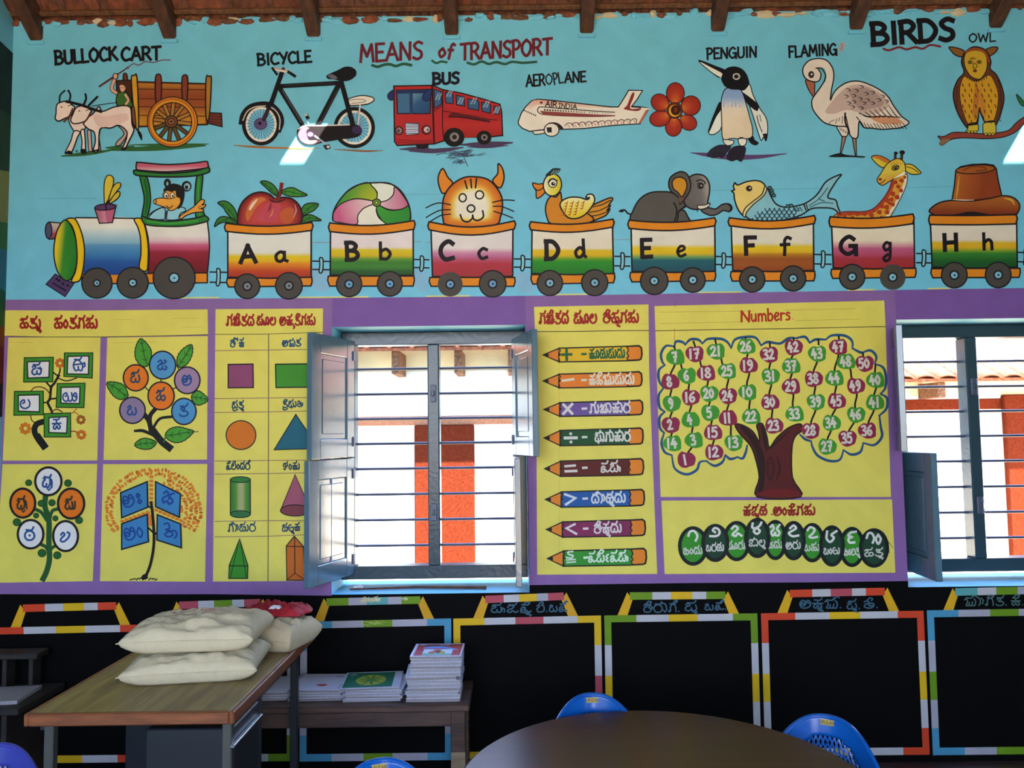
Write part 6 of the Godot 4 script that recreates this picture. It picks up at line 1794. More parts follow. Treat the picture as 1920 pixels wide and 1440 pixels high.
	for k in 9: LS([1170 + k * 28, 1140 - (k % 2) * 8, 1190 + k * 28, 1112 + absi(k - 4) * 5], 9, "17150f")
	for c in [[1085, 355, 1325, 255, 1330, 485, 1095, 580], [1400, 255, 1625, 365, 1615, 575, 1400, 480], [1095, 635, 1325, 550, 1335, 795, 1095, 865], [1415, 552, 1625, 635, 1632, 850, 1412, 780]]:
		P(c, "3a7cae", 12, "131a22")
	kan("A visarga", 1115, 492, 1300, 440, 112, 14, "1c4488"); kan("AI", 1445, 440, 1560, 465, 120, 16, "1c4488"); kan("A m", 1125, 785, 1305, 750, 118, 14, "1c4488"); kan("nya", 1440, 735, 1600, 770, 130, 14, "1c4488")
	pend()
	# --- chart of shapes
	pbegin("shapes_chart", "yellow chart of named geometric shapes beside the left shutter", null, 0.0009)
	zt(390, 560, 4.8)
	P([68, 95, 1035, 88, 1032, 320, 1010, 1300, 1000, 2540, 45, 2546], YEL)
	LS([68, 322, 500, 320, 1030, 302], 5, "4a4430")
	LS([545, 320, 545, 900, 540, 2545], 7, "5a4c36")
	for y in [[468, 455, 0], [900, 890, 1], [1025, 1010, 1], [1462, 1452, 1], [1580, 1566, 1], [2004, 2000, 1], [2144, 2120, 1]]: LS([62, y[0], 545, y[0] - 6, 1000, y[1]], 6, "8a6a5c")
	kan("ga nna +i ta da", 165, 240, 420, 240, 82, 15, R); kan("ma +uu la", 440, 236, 615, 236, 80, 15, R); kan("A ka +ru ta +i ga lla +u", 645, 238, 972, 234, 80, 14, R)
	kan("ca +au ka", 200, 435, 330, 432, 66, 11, "1f5070"); kan("A ya ta", 668, 430, 840, 426, 58, 11, "1f5070"); kan("va +r ta +t", 215, 985, 325, 985, 58, 11, "1f4a60"); kan("ta +i +r bha +u ja", 670, 980, 860, 970, 56, 11, "1f4a60")
	P([182, 592, 405, 588, 408, 800, 182, 802], "8a4468", 10, "1c1a18")
	P([608, 590, 1000, 585, 1000, 795, 612, 800], "3c8a22", 10, "1c1a18")
	E(297, 1228, 134, 130, "cf701a", 9, "1c2a20")
	P([595, 1360, 790, 1042, 1000, 1350], "1c5f72", 9, "1a1c1c")
	zt(390, 840, 5.143)
	kan("sa +i la +i m da ra +h", 175, 208, 410, 204, 64, 11, "1f3f50"); kan("sha m ka +u", 725, 210, 890, 205, 66, 11, "1f3f50"); kan("ga +oo pa +u ra", 192, 806, 465, 800, 72, 11, "1f4a60"); kan("pa tta +t ka", 715, 805, 895, 795, 66, 11, "1f3f60")
	var cy := flat([215, 305, 408, 300, 410, 640, 300, 668, 215, 640])
	blend(cy, [[215, "2f6f26"], [270, "4f8a34"], [300, "a0a468"], [330, "a8a870"], [360, "569038"], [410, "2a6a24"]], Vector2(1, 0)); line(cy, 8, "16241a", true)
	E(312, 305, 97, 28, "2f7430", 8, "16241a"); E(312, 638, 97, 34, "2f6a38", 8, "16241a")
	P([840, 255, 700, 600, 840, 655, 985, 590], "9c5468", 8, "1c1a1a"); E(840, 602, 142, 54, "7a3a44", 9, "241618")
	P([305, 875, 385, 1135, 380, 1258, 200, 1258, 205, 1130], "35861f", 9, "16240e"); LS([205, 1135, 385, 1138], 9, "16240e"); LS([300, 890, 215, 1250], 6, "16240e"); LS([310, 890, 370, 1250], 6, "16240e")
	P([832, 850, 920, 950, 935, 1275, 760, 1275, 755, 945], "bc6216", 9, "2a1a0e"); LS([755, 948, 920, 952], 8, "2a1a0e"); LS([835, 860, 838, 1205], 8, "2a1a0e"); LS([765, 1268, 838, 1208, 930, 1268], 7, "2a1a0e")
	pend()
	# --- chart of signs: pencils
	pbegin("signs_chart", "yellow chart with red painted title above eight pencils", null, 0.0009)
	zt(990, 560, 5.333)
	P([60, 82, 1205, 58, 1210, 700, 1292, 2752, 92, 2760, 85, 1400, 70, 320], YEL)
	LS([70, 330, 500, 328, 900, 320, 1208, 318], 7, "3a3426")
	kan("ga nna +i ta da", 112, 248, 412, 246, 104, 19, "a02a1e"); kan("ma +uu la", 460, 246, 695, 244, 104, 19, "a02a1e"); kan("ca +i ha +n ga lla +u", 750, 238, 1115, 236, 100, 18, "a02a1e")
	for s in [[90, 155, 250, 156], [690, 258, 1200, 250], [310, 640, 310, 2600], [740, 1218, 1090, 1204], [210, 1990, 900, 1980]]: LS(s, 2.5, "b4a84c")
	pend()
	var pencils := [["d8b01e", "24603a", "+", "ka +uu dda +u va +u da +u", 555, 0, 612, 975], ["dc7a24", "dcd2bc", "m", "ka lla +e ya +u va +u da +u", 815, 0, 610, 1070], ["6a5092", "d0cdd0", "x", "ga +u nna +aa ka +aa ra", 1100, 8, 615, 1030], ["1c4a2a", "d0d2cc", "/", "bha +aa ga +aa ka +aa ra", 1385, 12, 670, 1030], ["5a201c", "d0cdc4", "=", "sa ma", 1692, 16, 725, 935], ["20589c", "cdd2d6", ">", "da +oo dda +t da +u", 2000, 24, 635, 985], ["7c2a52", "d6cdd0", "<", "ca +i ka +t da +u", 2300, 34, 660, 945], ["2f8a2c", "cfe0cc", "s", "sa va +e arka sa ma", 2590, 44, 600, 1010]]
	for i in 8:
		var q: Array = pencils[i]
		pbegin("pencil_painting", "painted pencil with the plus sign|painted pencil with the minus sign|painted pencil with the multiplication sign|painted pencil with the division sign|painted pencil with the equals sign|painted pencil with the greater-than sign|painted pencil with the less-than sign|painted pencil with the congruence sign".split("|")[i], null, 0.0024)
		var y: float = q[4]; var dx: float = q[5]
		var hh := 70.0 if i < 3 else 78.0
		var rise := 30.0
		var x0 := 148.0 + dx; var x1 := 310.0 + dx; var x2 := 1000.0 + dx; var x3 := 1140.0 + dx
		P([x0, y + 8, x1, y - hh + 12, x1, y + hh + 6], "dc8028", 12, "1e1c14")
		P([x0 - 4, y + 8, x0 + 52, y - 17, x0 + 60, y + 10, x0 + 52, y + 34], "1c1a16")
		P([x1, y - hh + 12, x2, y - hh - 8, x3 - 30, y - hh - 14, x3 - 6, y - hh + 6, x3, y, x3 - 10, y + hh - 22, x3 - 30, y + hh - 12, x2, y + hh - 6, x1, y + hh + 6], "dc7f22", 15, "1e1c14")
		P([x1 + 5, y - hh + 17, x2 - 5, y - hh - 2, x2 + 4, y - 20, x2 - 8, y + 20, x2 - 4, y + hh - 11, x1 + 5, y + hh + 1, x1 - 6, y + 40, x1 + 8, y, x1 - 4, y - 30], q[0])
		L([x1, y - hh + 14, x1 + 14, y - 34, x1 - 2, y - 18, x1 + 12, y + 4, x1 - 2, y + 26, x1 + 8, y + hh], 10, "1e1c14")
		L([x2 - 12, y - hh, x2 + 4, y - 40, x2 - 10, y - 10, x2 + 6, y + 20, x2 - 12, y + 40, x2 + 2, y + hh - 12], 11, "1e1c14")
		var sc: String = q[1]
		match q[2]:
			"+": LS([x1 + 28, y + 5, x1 + 125, y + 2], 24, sc); LS([x1 + 75, y - 48, x1 + 77, y + 58], 24, sc)
			"m": LS([x1 + 35, y + 6, x1 + 145, y - 10], 22, sc)
			"x": LS([x1 + 35, y - 42, x1 + 125, y + 50], 24, sc); LS([x1 + 125, y - 48, x1 + 35, y + 52], 24, sc)
			"/": LS([x1 + 45, y + 8, x1 + 165, y + 6], 26, sc); E(x1 + 105, y - 34, 15, 15, sc); E(x1 + 108, y + 48, 15, 15, sc)
			"=": LS([x1 + 45, y - 16, x1 + 145, y - 24], 20, sc); LS([x1 + 48, y + 34, x1 + 160, y + 30], 22, sc)
			">": LS([x1 + 35, y - 44, x1 + 140, y - 6, x1 + 45, y + 58], 22, sc)
			"<": LS([x1 + 125, y - 46, x1 + 40, y - 4, x1 + 140, y + 52], 20, sc)
			"s":
				L([x1 + 95, y - 62, x1 + 45, y - 55, x1 + 60, y - 30, x1 + 95, y - 22, x1 + 80, y + 4, x1 + 30, y - 2], 14, sc)
				LS([x1 + 30, y + 24, x1 + 120, y + 18], 12, sc); LS([x1 + 34, y + 48, x1 + 122, y + 42], 12, sc)
		LS([540 + dx * 0.5, y, 580 + dx * 0.5, y - 2], 20, sc)
		kan(q[3], q[6], y + 44, q[7], y + 34, 92, 14, sc)
		pend()
	# --- number tree
	pbegin("numbers_chart", "yellow chart headed Numbers with a tree full of numbered apples", null, 0.0009)
	zt(1220, 560, 4.174)
	P([30, 58, 1828, 15, 1838, 215, 1880, 1552, 78, 1552, 45, 500], YEL)
	LS([35, 252, 500, 242, 1000, 236, 1838, 218], 5, "2a2618")
	for s in [[65, 106, 800, 96], [1050, 90, 1600, 78], [75, 195, 700, 182], [1130, 172, 1640, 160]]: LS(s, 2.5, "a88c3c")
	LS([193, 20, 192, 65], 3, "b0301c"); LS([188, 230, 185, 390], 3, "b0301c")
	latin("N", 705, 180, 790, 178, 82, 15, "b0301c"); latin("umbers", 785, 180, 1100, 166, 96, 13, "b0301c"); E(1112, 160, 4, 4, "b0301c")
	var BL := "1f4f78"
	for s in [[185, 375, 120, 370, 82, 430, 90, 490, 110, 520], [110, 520, 65, 560, 65, 640, 100, 700], [100, 700, 62, 760, 70, 850, 110, 885], [110, 885, 70, 930, 72, 1010, 105, 1050], [105, 1050, 85, 1130, 110, 1200, 165, 1225], [165, 1225, 190, 1330, 280, 1375, 360, 1340, 385, 1280, 440, 1270], [440, 1275, 500, 1308, 560, 1280, 585, 1225], [585, 1225, 625, 1255, 680, 1240], [680, 1240, 720, 1250, 745, 1200, 755, 1150], [185, 375, 200, 335, 250, 340, 270, 360], [270, 360, 310, 320, 370, 320, 405, 350], [405, 350, 450, 315, 550, 315, 600, 340, 630, 385], [630, 385, 660, 320, 740, 300, 820, 305, 865, 365], [865, 365, 910, 340, 960, 345, 1015, 352], [945, 345, 1015, 350, 1080, 310, 1150, 310], [1150, 305, 1210, 300, 1245, 345], [1245, 345, 1290, 320, 1370, 320], [1370, 320, 1420, 288, 1520, 290, 1575, 330, 1580, 390], [1580, 390, 1640, 420, 1665, 420], [1660, 420, 1720, 405, 1765, 450, 1755, 510], [1755, 510, 1820, 540, 1842, 620, 1835, 700, 1800, 745], [1800, 745, 1850, 780, 1845, 860, 1790, 915], [1790, 915, 1800, 1000, 1810, 1080, 1750, 1145, 1665, 1130], [1665, 1130, 1640, 1200, 1570, 1220, 1510, 1185], [1510, 1185, 1480, 1260, 1400, 1270, 1310, 1230, 1270, 1170, 1255, 1115], [1255, 1115, 1210, 1100, 1170, 1065]]:
		L(s, 19, BL, 0.45)
	var tk := curve(flat([660, 985, 720, 990, 800, 1040, 850, 1120, 845, 1050, 830, 990, 875, 980, 910, 1080, 930, 1165, 990, 1085, 1080, 1010, 1170, 980, 1185, 1030, 1130, 1080, 1105, 1180, 1110, 1400, 1175, 1550, 835, 1552, 850, 1400, 820, 1250, 780, 1150, 700, 1060]), true, 4)
	fill(tk, "54181a"); line(tk, 10, "1a0e0e", true)
	L([720, 1010, 800, 1100, 860, 1230, 870, 1400, 855, 1540], 46, "2a100e", 0.5); L([870, 1000, 890, 1090, 905, 1180], 26, "2a100e", 0.6); L([930, 1180, 1000, 1110, 1080, 1040], 14, "2a100e", 0.6)
	LC([935, 1240, 965, 1300, 960, 1370, 935, 1420, 912, 1370, 910, 1300], 8, "2a100e"); LC([938, 1275, 950, 1320, 945, 1370, 930, 1380, 922, 1320], 6, "3a1212"); L([990, 1240, 1010, 1330, 985, 1420], 12, "2a100e", 0.6)
	S([840, 1545, 900, 1500, 1100, 1490, 1170, 1548], "6a1c1a")
	pend()
	var ap := {7: [195, 455], 17: [345, 430], 21: [512, 410], 26: [748, 372], 32: [928, 435], 42: [1118, 378], 43: [1305, 428], 47: [1470, 375], 48: [1530, 490], 50: [1675, 505], 8: [152, 648], 6: [285, 600], 18: [435, 580], 25: [600, 565], 19: [765, 520], 31: [938, 605], 37: [1100, 525], 38: [1275, 625], 44: [1440, 620], 49: [1605, 680], 40: [1760, 635], 9: [165, 818], 16: [313, 770], 20: [458, 740], 24: [605, 758], 10: [760, 730], 29: [1100, 685], 39: [1295, 805], 45: [1455, 800], 2: [158, 985], 4: [312, 945], 5: [465, 890], 11: [605, 932], 22: [788, 920], 30: [935, 808], 23: [965, 992], 33: [1128, 900], 34: [1415, 970], 46: [1608, 905], 41: [1755, 810], 14: [172, 1130], 3: [340, 1105], 15: [488, 1045], 13: [650, 1125], 28: [1252, 1030], 27: [1382, 1155], 35: [1540, 1090], 36: [1697, 1030], 1: [278, 1258], 12: [495, 1200]}
	var red := [17, 32, 42, 47, 50, 8, 18, 19, 38, 49, 16, 24, 29, 45, 2, 11, 30, 23, 15, 28, 35, 36, 1, 12]
	pbegin("apple_strings_painting", "black strings joining the painted apples", null, 0.0024)
	for s in [[7, 8], [8, 9], [9, 2], [2, 14], [7, 6], [6, 16], [16, 4], [4, 3], [3, 1], [17, 18], [18, 20], [20, 5], [5, 15], [15, 12], [21, 25], [25, 24], [24, 11], [11, 13], [26, 19], [19, 10], [10, 22], [32, 31], [31, 30], [30, 23], [42, 37], [37, 29], [29, 33], [43, 38], [38, 39], [39, 28], [47, 44], [44, 45], [45, 34], [34, 27], [48, 49], [49, 46], [46, 35], [40, 41], [41, 36], [47, 48]]:
		var a: Array = ap[s[0]]; var b: Array = ap[s[1]]
		L([a[0], a[1] + 20, (a[0] * 2 + b[0]) / 3.0 + 8, (a[1] * 2 + b[1]) / 3.0, (a[0] + b[0] * 2) / 3.0 - 8, (a[1] + b[1] * 2) / 3.0, b[0], b[1] - 20], 13, "15120e")
	for s in [[185, 370, 192, 405], [335, 335, 350, 380], [505, 320, 512, 355], [742, 305, 745, 325], [932, 345, 935, 390], [1118, 305, 1120, 330], [1312, 320, 1315, 360], [1472, 295, 1475, 325], [1660, 425, 1665, 460], [1760, 520, 1755, 575]]: LS(s, 13, "15120e")
	pend()
	for n in ap:
		var c: Array = ap[n]
		var isred: bool = n in red
		pbegin("apple_number_painting", "%s painted apple numbered %d" % ["maroon" if isred else "green", n], null, 0.0032)
		var r := 70.0
		var k := sin(n * 2.3) * 5.0
		var ap_p := []
		for a in 14:
			var th := TAU * a / 14.0 - PI / 2
			var rr := r * (1.0 + 0.06 * sin(th * 3.0 + n * 1.7)) * (0.8 if a == 0 else 1.0)
			if a == 5: rr *= 1.12
			ap_p.append(c[0] + cos(th) * rr * 1.02); ap_p.append(c[1] + sin(th) * rr * 0.93)
		S(ap_p, "862344" if isred else "3c8e28")
		var t := str(n)
		var wd := 42.0 if t.length() == 1 else 88.0
		if t == "1" or t == "11": wd *= 0.7
		latin(t, c[0] - wd / 2, c[1] + 42, c[0] + wd / 2, c[1] + 36, 82, 15, "cfc9bf")
		pend()
	# --- kannada numerals caterpillar
	pbegin("numerals_chart", "yellow chart with a red title above a caterpillar of numerals", null, 0.0009)
	zt(1220, 840, 4)
	P([80, 395, 1810, 385, 1835, 935, 105, 945], YEL)
	kan("ka na +n dda", 695, 505, 878, 502, 66, 13, "94261e"); LS([905, 498, 915, 498], 8, "94261e"); kan("A m ka +i ga lla +u", 920, 504, 1240, 500, 66, 13, "94261e")
	pend()
	var seg := [[318, 735, 100, 135, "n1", "O m da +u"], [485, 712, 92, 130, "n2", "EE ra dda +u"], [645, 698, 92, 138, "n3", "ma +uu ra +u"], [800, 675, 86, 138, "n4", "na +aa la +t"], [935, 690, 76, 138, "n5", "AI da +u"], [1072, 695, 78, 135, "n6", "A ra +u"], [1212, 710, 80, 135, "n7", "EE lla +u"], [1360, 735, 84, 142, "n8", "EE m tta +u"], [1510, 742, 84, 138, "n9", "O m ba ta +t"], [1675, 750, 100, 135, "n1 m", "ha ta +t"]]
	for pass_ in 2:
		for i in 10:
			if i % 2 == pass_: continue
			var q: Array = seg[i]
			pbegin("numeral_segment_painting", "%s caterpillar segment with the numeral %s" % ["bright green" if i % 2 == 0 else "dark green", ["one", "two", "three", "four", "five", "six", "seven", "eight", "nine", "ten"][i]], null, 0.0024 if pass_ else 0.0032)
			E(q[0], q[1], q[2], q[3], "348a24" if i % 2 == 0 else "1c3f2a", 24, "14181a", 0.0)
			var w2 := 44.0 if i < 9 else 62.0
			kan(q[4], q[0] - w2, q[1] - 28, q[0] + w2, q[1] - 30, 92, 15, "d8d8d0")
			var w3: float = q[2] * 0.74
			kan(q[5], q[0] - w3, q[1] + 62, q[0] + w3, q[1] + 58, 52, 8, "c8c8c0")
			pend()
	pbegin("caterpillar_feelers", "thin pencilled feelers of the caterpillar")
	L([1765, 690, 1790, 710, 1815, 748], 4, "4a4430"); L([1770, 700, 1785, 740, 1790, 790], 3, "4a4430")
	pend()

# ---------------------------------------------------------------- small blackboards with striped borders

func stripe(pts: Array, w: float, cols: Array, cuts: Array) -> void:
	# a straight band of paint of several colours: pts [x0, y0, x1, y1]
	var a := Vector2(pts[0], pts[1]); var b := Vector2(pts[2], pts[3])
	for i in cols.size():
		var p := a.lerp(b, cuts[i]); var q := a.lerp(b, cuts[i + 1])
		var n := (b - a).normalized().orthogonal() * w * 0.5
		fill(PackedVector2Array([p + n, q + n, q - n, p - n]), cols[i])

func board(called: String, x0: float, x1: float, y0: float, y1: float, tx0: float, tx1: float, ty0: float, ty1: float, top: Array, frame: Array, yb: float, foot := "d8a41c") -> void:
	# rect top-left (x0, y0) to top-right (x1, y1); yb bottom; trapezoid (tx0, ty0)-(tx1, ty1)
	zt(0, 0, 1)
	pbegin("blackboard_border", called, null, 0.0009)
	var g := 13.0
	var tc := [0.0, 0.235, 0.43, 0.655, 0.8, 1.0]
	var fy0 := y0 + 2.0; var fy1 := y1 + 2.0
	# feet
	var lx := tx0 - (y0 - ty0) * 0.44; var rx := tx1 + (y1 - ty1) * 0.52
	fill(PackedVector2Array([Vector2(tx0, ty0), Vector2(tx0 + 10, ty0 + 14), Vector2(lx + 19, fy0), Vector2(lx, fy0)]), foot)
	fill(PackedVector2Array([Vector2(tx1, ty1), Vector2(tx1 - 9, ty1 + 14), Vector2(rx - 19, fy1), Vector2(rx, fy1)]), foot)
	stripe([tx0 + 5, ty0 + 7, tx1 - 5, ty1 + 7], g + 1, [top[0], top[1], top[2], top[3], top[4]], tc)
	var rc := [0.0, 0.21, 0.42, 0.61, 0.84, 1.0]
	stripe([x0, y0 + 6.5, x1, y1 + 6.5], g, frame, rc)
	var sl := 0.0257
	var vc := [0.0, 0.19, 0.41, 0.61, 0.81, 1.0]
	var xl := x0 + g / 2; var xr := x1 - g / 2
	stripe([xl, y0 + 6, xl + (x0 - 700) * 0.00004 * (yb - y0), yb], g, frame, vc)
	stripe([xr, y1 + 6, xr + (x1 - 700) * 0.00004 * (yb - y1), yb - 3], g, frame, vc)
	var kx := (yb - y0) * 0.00004
	stripe([x0 + (x0 - 700) * kx, yb - 7, x1 + (x1 - 700) * kx, yb - 10], g + 1, frame, rc)
	pend()

func paint_boards() -> void:
	var Wt := "bcb9bc"
	var W2 := "a8a4ae"
	var O := "cf4422"; var Y := "d8ae1c"; var G := "6a8e1c"; var Pk := "b04a56"; var Bl := "4a90b0"; var Tl := "5aa09e"
	board("striped red, white and yellow border of the leftmost blackboard", -16, 271, 1177, 1171, 38, 223, 1133.5, 1129, [O, Wt, Y, Wt, O], [O, Wt, Y, Wt, O], 1432)
	board("striped border of the blackboard behind the white bags", 258, 552, 1171, 1166, 331, 493, 1128, 1123, [Pk, Wt, G, Wt, Pk], [G, Wt, Pk, Wt, G], 1430)
	board("striped blue, white and green border above the book bench", 563, 846, 1166, 1159.5, 607, 793, 1122, 1118, [G, W2, Tl, W2, G], [Bl, W2, G, W2, Bl], 1428, "c8951c")
	board("striped yellow, white and rose border right of the book stack", 850, 1127, 1160, 1154, 905, 1062, 1117, 1111, [Pk, Wt, Y, W2, Pk], [Y, Wt, Pk, Wt, Y], 1424, "d09a1e")
	board("striped green, white and yellow border behind the round table", 1133, 1420, 1154, 1150, 1176, 1365, 1110.6, 1109, [G, Wt, Y, Wt, G], [G, Wt, Y, Wt, G], 1421)
	board("striped red, white and pink border above the right blue chair", 1427, 1732, 1150, 1145, 1476, 1664, 1106, 1102, [O, Wt, Pk, Wt, O], [O, Wt, Y, Wt, O], 1418)
	board("striped blue, white and green border at the right edge", 1738, 2020, 1144.5, 1140, 1786, 1975, 1103, 1099, [Tl, Wt, G, W2, Tl], [Bl, W2, G, W2, Bl], 1416)
	# scraped patch on the third board
	zt(480, 1100, 4.236)
	pbegin("scraped_paint_patch", "scraped yellow and blue paint patch under the left window", null, 0.0022)
	dry(880, 108, 60, 22, 26, "c8bf96", 6, 8, -0.5); dry(960, 105, 40, 20, 22, "d0c8a0", 6, 9, -0.4); dry(1185, 100, 30, 15, 14, "c8c49a", 5, 10, -0.5); dry(920, 290, 90, 18, 30, "a8b060", 4, 12, 0.3)
	pend()
	# chalked names
	var C := "3c6074"
	pbegin("chalk_writing", "faint blue chalk writing above the board right of the book stack", null, 0.0022)
	zt(840, 1090, 4.115)
	kan("ma na sa +i +t", 330, 240, 650, 238, 62, 9, C); kan("ba +i dot EE sa +h", 680, 236, 925, 232, 60, 9, C)
	pend()
	pbegin("chalk_writing", "faint blue chalk writing above the board behind the round table", null, 0.0022)
	kan("ca +i ra +aa ga +h dot", 1505, 238, 1800, 234, 66, 9, C)
	zt(1260, 1080, 4)
	kan("va +n", 95, 262, 200, 260, 64, 9, C); kan("EE sa +h dot", 245, 256, 420, 252, 54, 9, C)
	pend()
	pbegin("chalk_writing", "faint blue chalk writing above the board by the right blue chair", null, 0.0022)
	kan("A ka +t ya +h dot", 955, 240, 1285, 240, 64, 9, "3c6074"); kan("va +n dot", 1310, 248, 1425, 246, 62, 9, "3c6074"); kan("ja +i dot", 1435, 242, 1560, 238, 60, 9, "3c6074")
	pend()
	pbegin("chalk_writing", "faint green chalk writing above the board at the right edge", null, 0.0022)
	zt(1560, 1080, 4)
	kan("ya +oo ga +i ta dot", 990, 222, 1325, 220, 62, 8, "4a6866"); kan("ka +e dot", 1340, 220, 1450, 218, 60, 8, "4a6866")
	pend()

# ---------------------------------------------------------------- desk, bench, rack, round table

const DESK_Y := 0.76

func build_furniture() -> void:
	# teacher's desk, standing end-on to the painted wall
	var nl := at_y(42, 1340, DESK_Y)
	var nr := at_y(431, 1333, DESK_Y)
	var fr := at_y(597, 1182, DESK_Y)
	var x0 := nl.x; var x1 := (nr.x + fr.x) / 2
	var z1 := (nl.z + nr.z) / 2; var z0 := fr.z
	var cx := (x0 + x1) / 2; var cz := (z0 + z1) / 2
	var w := x1 - x0; var l := z1 - z0
	var d := thing("office_desk", "worn laminate-topped desk with brown edging and steel legs, carrying the white bags", "desk", Vector3(cx, 0, cz))
	part("desk_top", box(Vector3(w - 0.03, 0.03, l - 0.03), 0.002), M.laminate, d, Vector3(0, DESK_Y - 0.016, 0))
	for s in [-1.0, 1.0]:
		part("edge_strip", box(Vector3(0.016, 0.04, l), 0.004), M.edge_wood, d, Vector3(s * (w / 2 - 0.008), DESK_Y - 0.0205, 0))
		part("edge_strip", box(Vector3(w - 0.032, 0.04, 0.016), 0.004), M.edge_wood, d, Vector3(0, DESK_Y - 0.0205, s * (l / 2 - 0.008)))
	var lg := DESK_Y - 0.04
	for p in [[-w / 2 + 0.06, l / 2 - 0.05], [w / 2 - 0.035, l / 2 - 0.05], [-w / 2 + 0.06, -l / 2 + 0.2], [w / 2 - 0.035, -l / 2 + 0.2]]:
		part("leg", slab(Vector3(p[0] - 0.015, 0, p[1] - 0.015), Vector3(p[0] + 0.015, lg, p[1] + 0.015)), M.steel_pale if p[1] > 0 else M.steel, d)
	part("leg", slab(Vector3(w / 2 - 0.05, 0, l / 2 - 0.34), Vector3(w / 2 - 0.02, lg, l / 2 - 0.31)), M.steel, d)
	for s in [-1.0, 1.0]:
		part("top_rail", slab(Vector3(s * (w / 2 - 0.035) - 0.012, lg - 0.03, -l / 2 + 0.2), Vector3(s * (w / 2 - 0.035) + 0.012, lg, l / 2 - 0.05)), M.steel, d)
	var du := part("drawer_unit", slab(Vector3(w / 2 - 0.30, 0.30, l / 2 - 0.31), Vector3(w / 2 - 0.022, lg - 0.03, l / 2 - 0.05), 0.004), M.sheet, d)
	part("drawer_rail", slab(Vector3(w / 2 - 0.022, lg - 0.085, l / 2 - 0.31), Vector3(w / 2 - 0.008, lg - 0.075, l / 2 - 0.03), 0.002), M.chrome, du)
	part("modesty_panel", slab(Vector3(-w / 2 + 0.075, 0.25, -0.02), Vector3(w / 2 - 0.32, lg - 0.02, 0.0)), M.sheet, d)
	part("lower_shelf", slab(Vector3(-w / 2 + 0.05, 0.22, -l / 2 + 0.2), Vector3(w / 2 - 0.035, 0.235, l / 2 - 0.05)), M.sheet, d)
	part("brace", tube([Vector3(-w / 2 + 0.02, lg - 0.01, l / 2 - 0.09), Vector3(-w / 2 + 0.06, 0.5, l / 2 - 0.06)], 0.005, 8), M.steel_pale, d)
	# low bench under the left window
	var by := 0.43
	var br := at_y(880, 1322, by)
	var bz1 := br.z
	var bz0 := 0.04
	var bl := -1.72
	var b := thing("wooden_bench", "dark wooden bench against the wall holding book stacks", "bench", Vector3((bl + br.x) / 2, 0, (bz0 + bz1) / 2))
	var bw := br.x - bl; var bd := bz1 - bz0
	part("bench_top", box(Vector3(bw, 0.03, bd), 0.005), M.bench, b, Vector3(0, by - 0.015, 0))
	part("apron", slab(Vector3(-bw / 2 + 0.05, by - 0.1, bd / 2 - 0.05), Vector3(bw / 2 - 0.03, by - 0.03, bd / 2 - 0.025)), M.bench, b)
	part("apron", slab(Vector3(-bw / 2 + 0.05, by - 0.1, -bd / 2 + 0.025), Vector3(bw / 2 - 0.03, by - 0.03, -bd / 2 + 0.05)), M.bench, b)
	for s in [-1.0, 1.0]:
		for t in [-1.0, 1.0]:
			part("leg", slab(Vector3(s * (bw / 2 - 0.02), 0, t * (bd / 2 - 0.02)), Vector3(s * (bw / 2 - 0.085), by - 0.03, t * (bd / 2 - 0.065))), M.bench, b)
	part("pale_patch", slab(Vector3(bw / 2 - 0.084, 0.11, bd / 2 - 0.0205), Vector3(bw / 2 - 0.021, 0.22, bd / 2 - 0.0185), 0.0005), M.bench_pale, b)
	# dark rack in the left corner with papers
	var ry := 0.44
	var q := at_y(165, 1300, ry)
	var k := thing("low_rack", "dark low rack with a top plank in the left corner behind the desk", "rack", Vector3((LEFT_X + 0.02 + q.x) / 2 - 0.1, 0, 0.21))
	var kw := q.x - LEFT_X + 0.18
	kw = minf(kw, 2.0 * (k.position.x - LEFT_X - 0.02))
	part("shelf_board", box(Vector3(kw, 0.03, 0.36), 0.004), M.dark_wood, k, Vector3(0, ry - 0.015, 0))
	part("top_plank", box(Vector3(kw - 0.04, 0.028, 0.1), 0.004), M.dark_wood, k, Vector3(-0.05, 0.6, -0.11))
	for s in [-1.0, 1.0]:
		part("end_board", slab(Vector3(s * (kw / 2 - 0.05), 0, -0.18), Vector3(s * (kw / 2 - 0.075), ry - 0.03, 0.18)), M.dark_wood, k)
		part("plank_post", slab(Vector3(s * (kw / 2 - 0.1), ry, -0.15), Vector3(s * (kw / 2 - 0.12), 0.586, -0.08)), M.dark_wood, k)
	var pp := k.position
	for i in 3:
		solid("paper_pile", sheaf(0.30, 0.22, 0.016, 5 + i), M.paper, ["grey paper pile at the right end of the low rack", "grey paper pile in the middle of the low rack", "grey paper pile at the left end of the low rack"][i], "papers", Vector3(pp.x + kw / 2 - 0.2 - i * 0.32, ry + 0.009, pp.z + 0.03), Basis(Vector3.UP, 0.1 - 0.12 * i), "papers on the low rack")
	# round table, child height
	var ty := 0.52
	var far := at_y(1228, 1331, ty)
	var r := 0.655
	var e0 := at_y(896, 1440, ty); var e1 := at_y(1577, 1440, ty)
	var tx := (e0.x + e1.x) / 2
	var rt := thing("round_table", "low round table with a glossy dark brown top", "table", Vector3(tx, 0, far.z + r))
	part("table_top", lathe([[0.0, ty - 0.028], [r - 0.006, ty - 0.028], [r, ty - 0.022], [r, ty - 0.005], [r - 0.005, ty], [0.0, ty]], 96), M.table, rt)
	part("edge_band", lathe([[r, ty - 0.024], [r + 0.004, ty - 0.022], [r + 0.004, ty - 0.006], [r, ty - 0.004]], 96), M.dark_wood, rt)
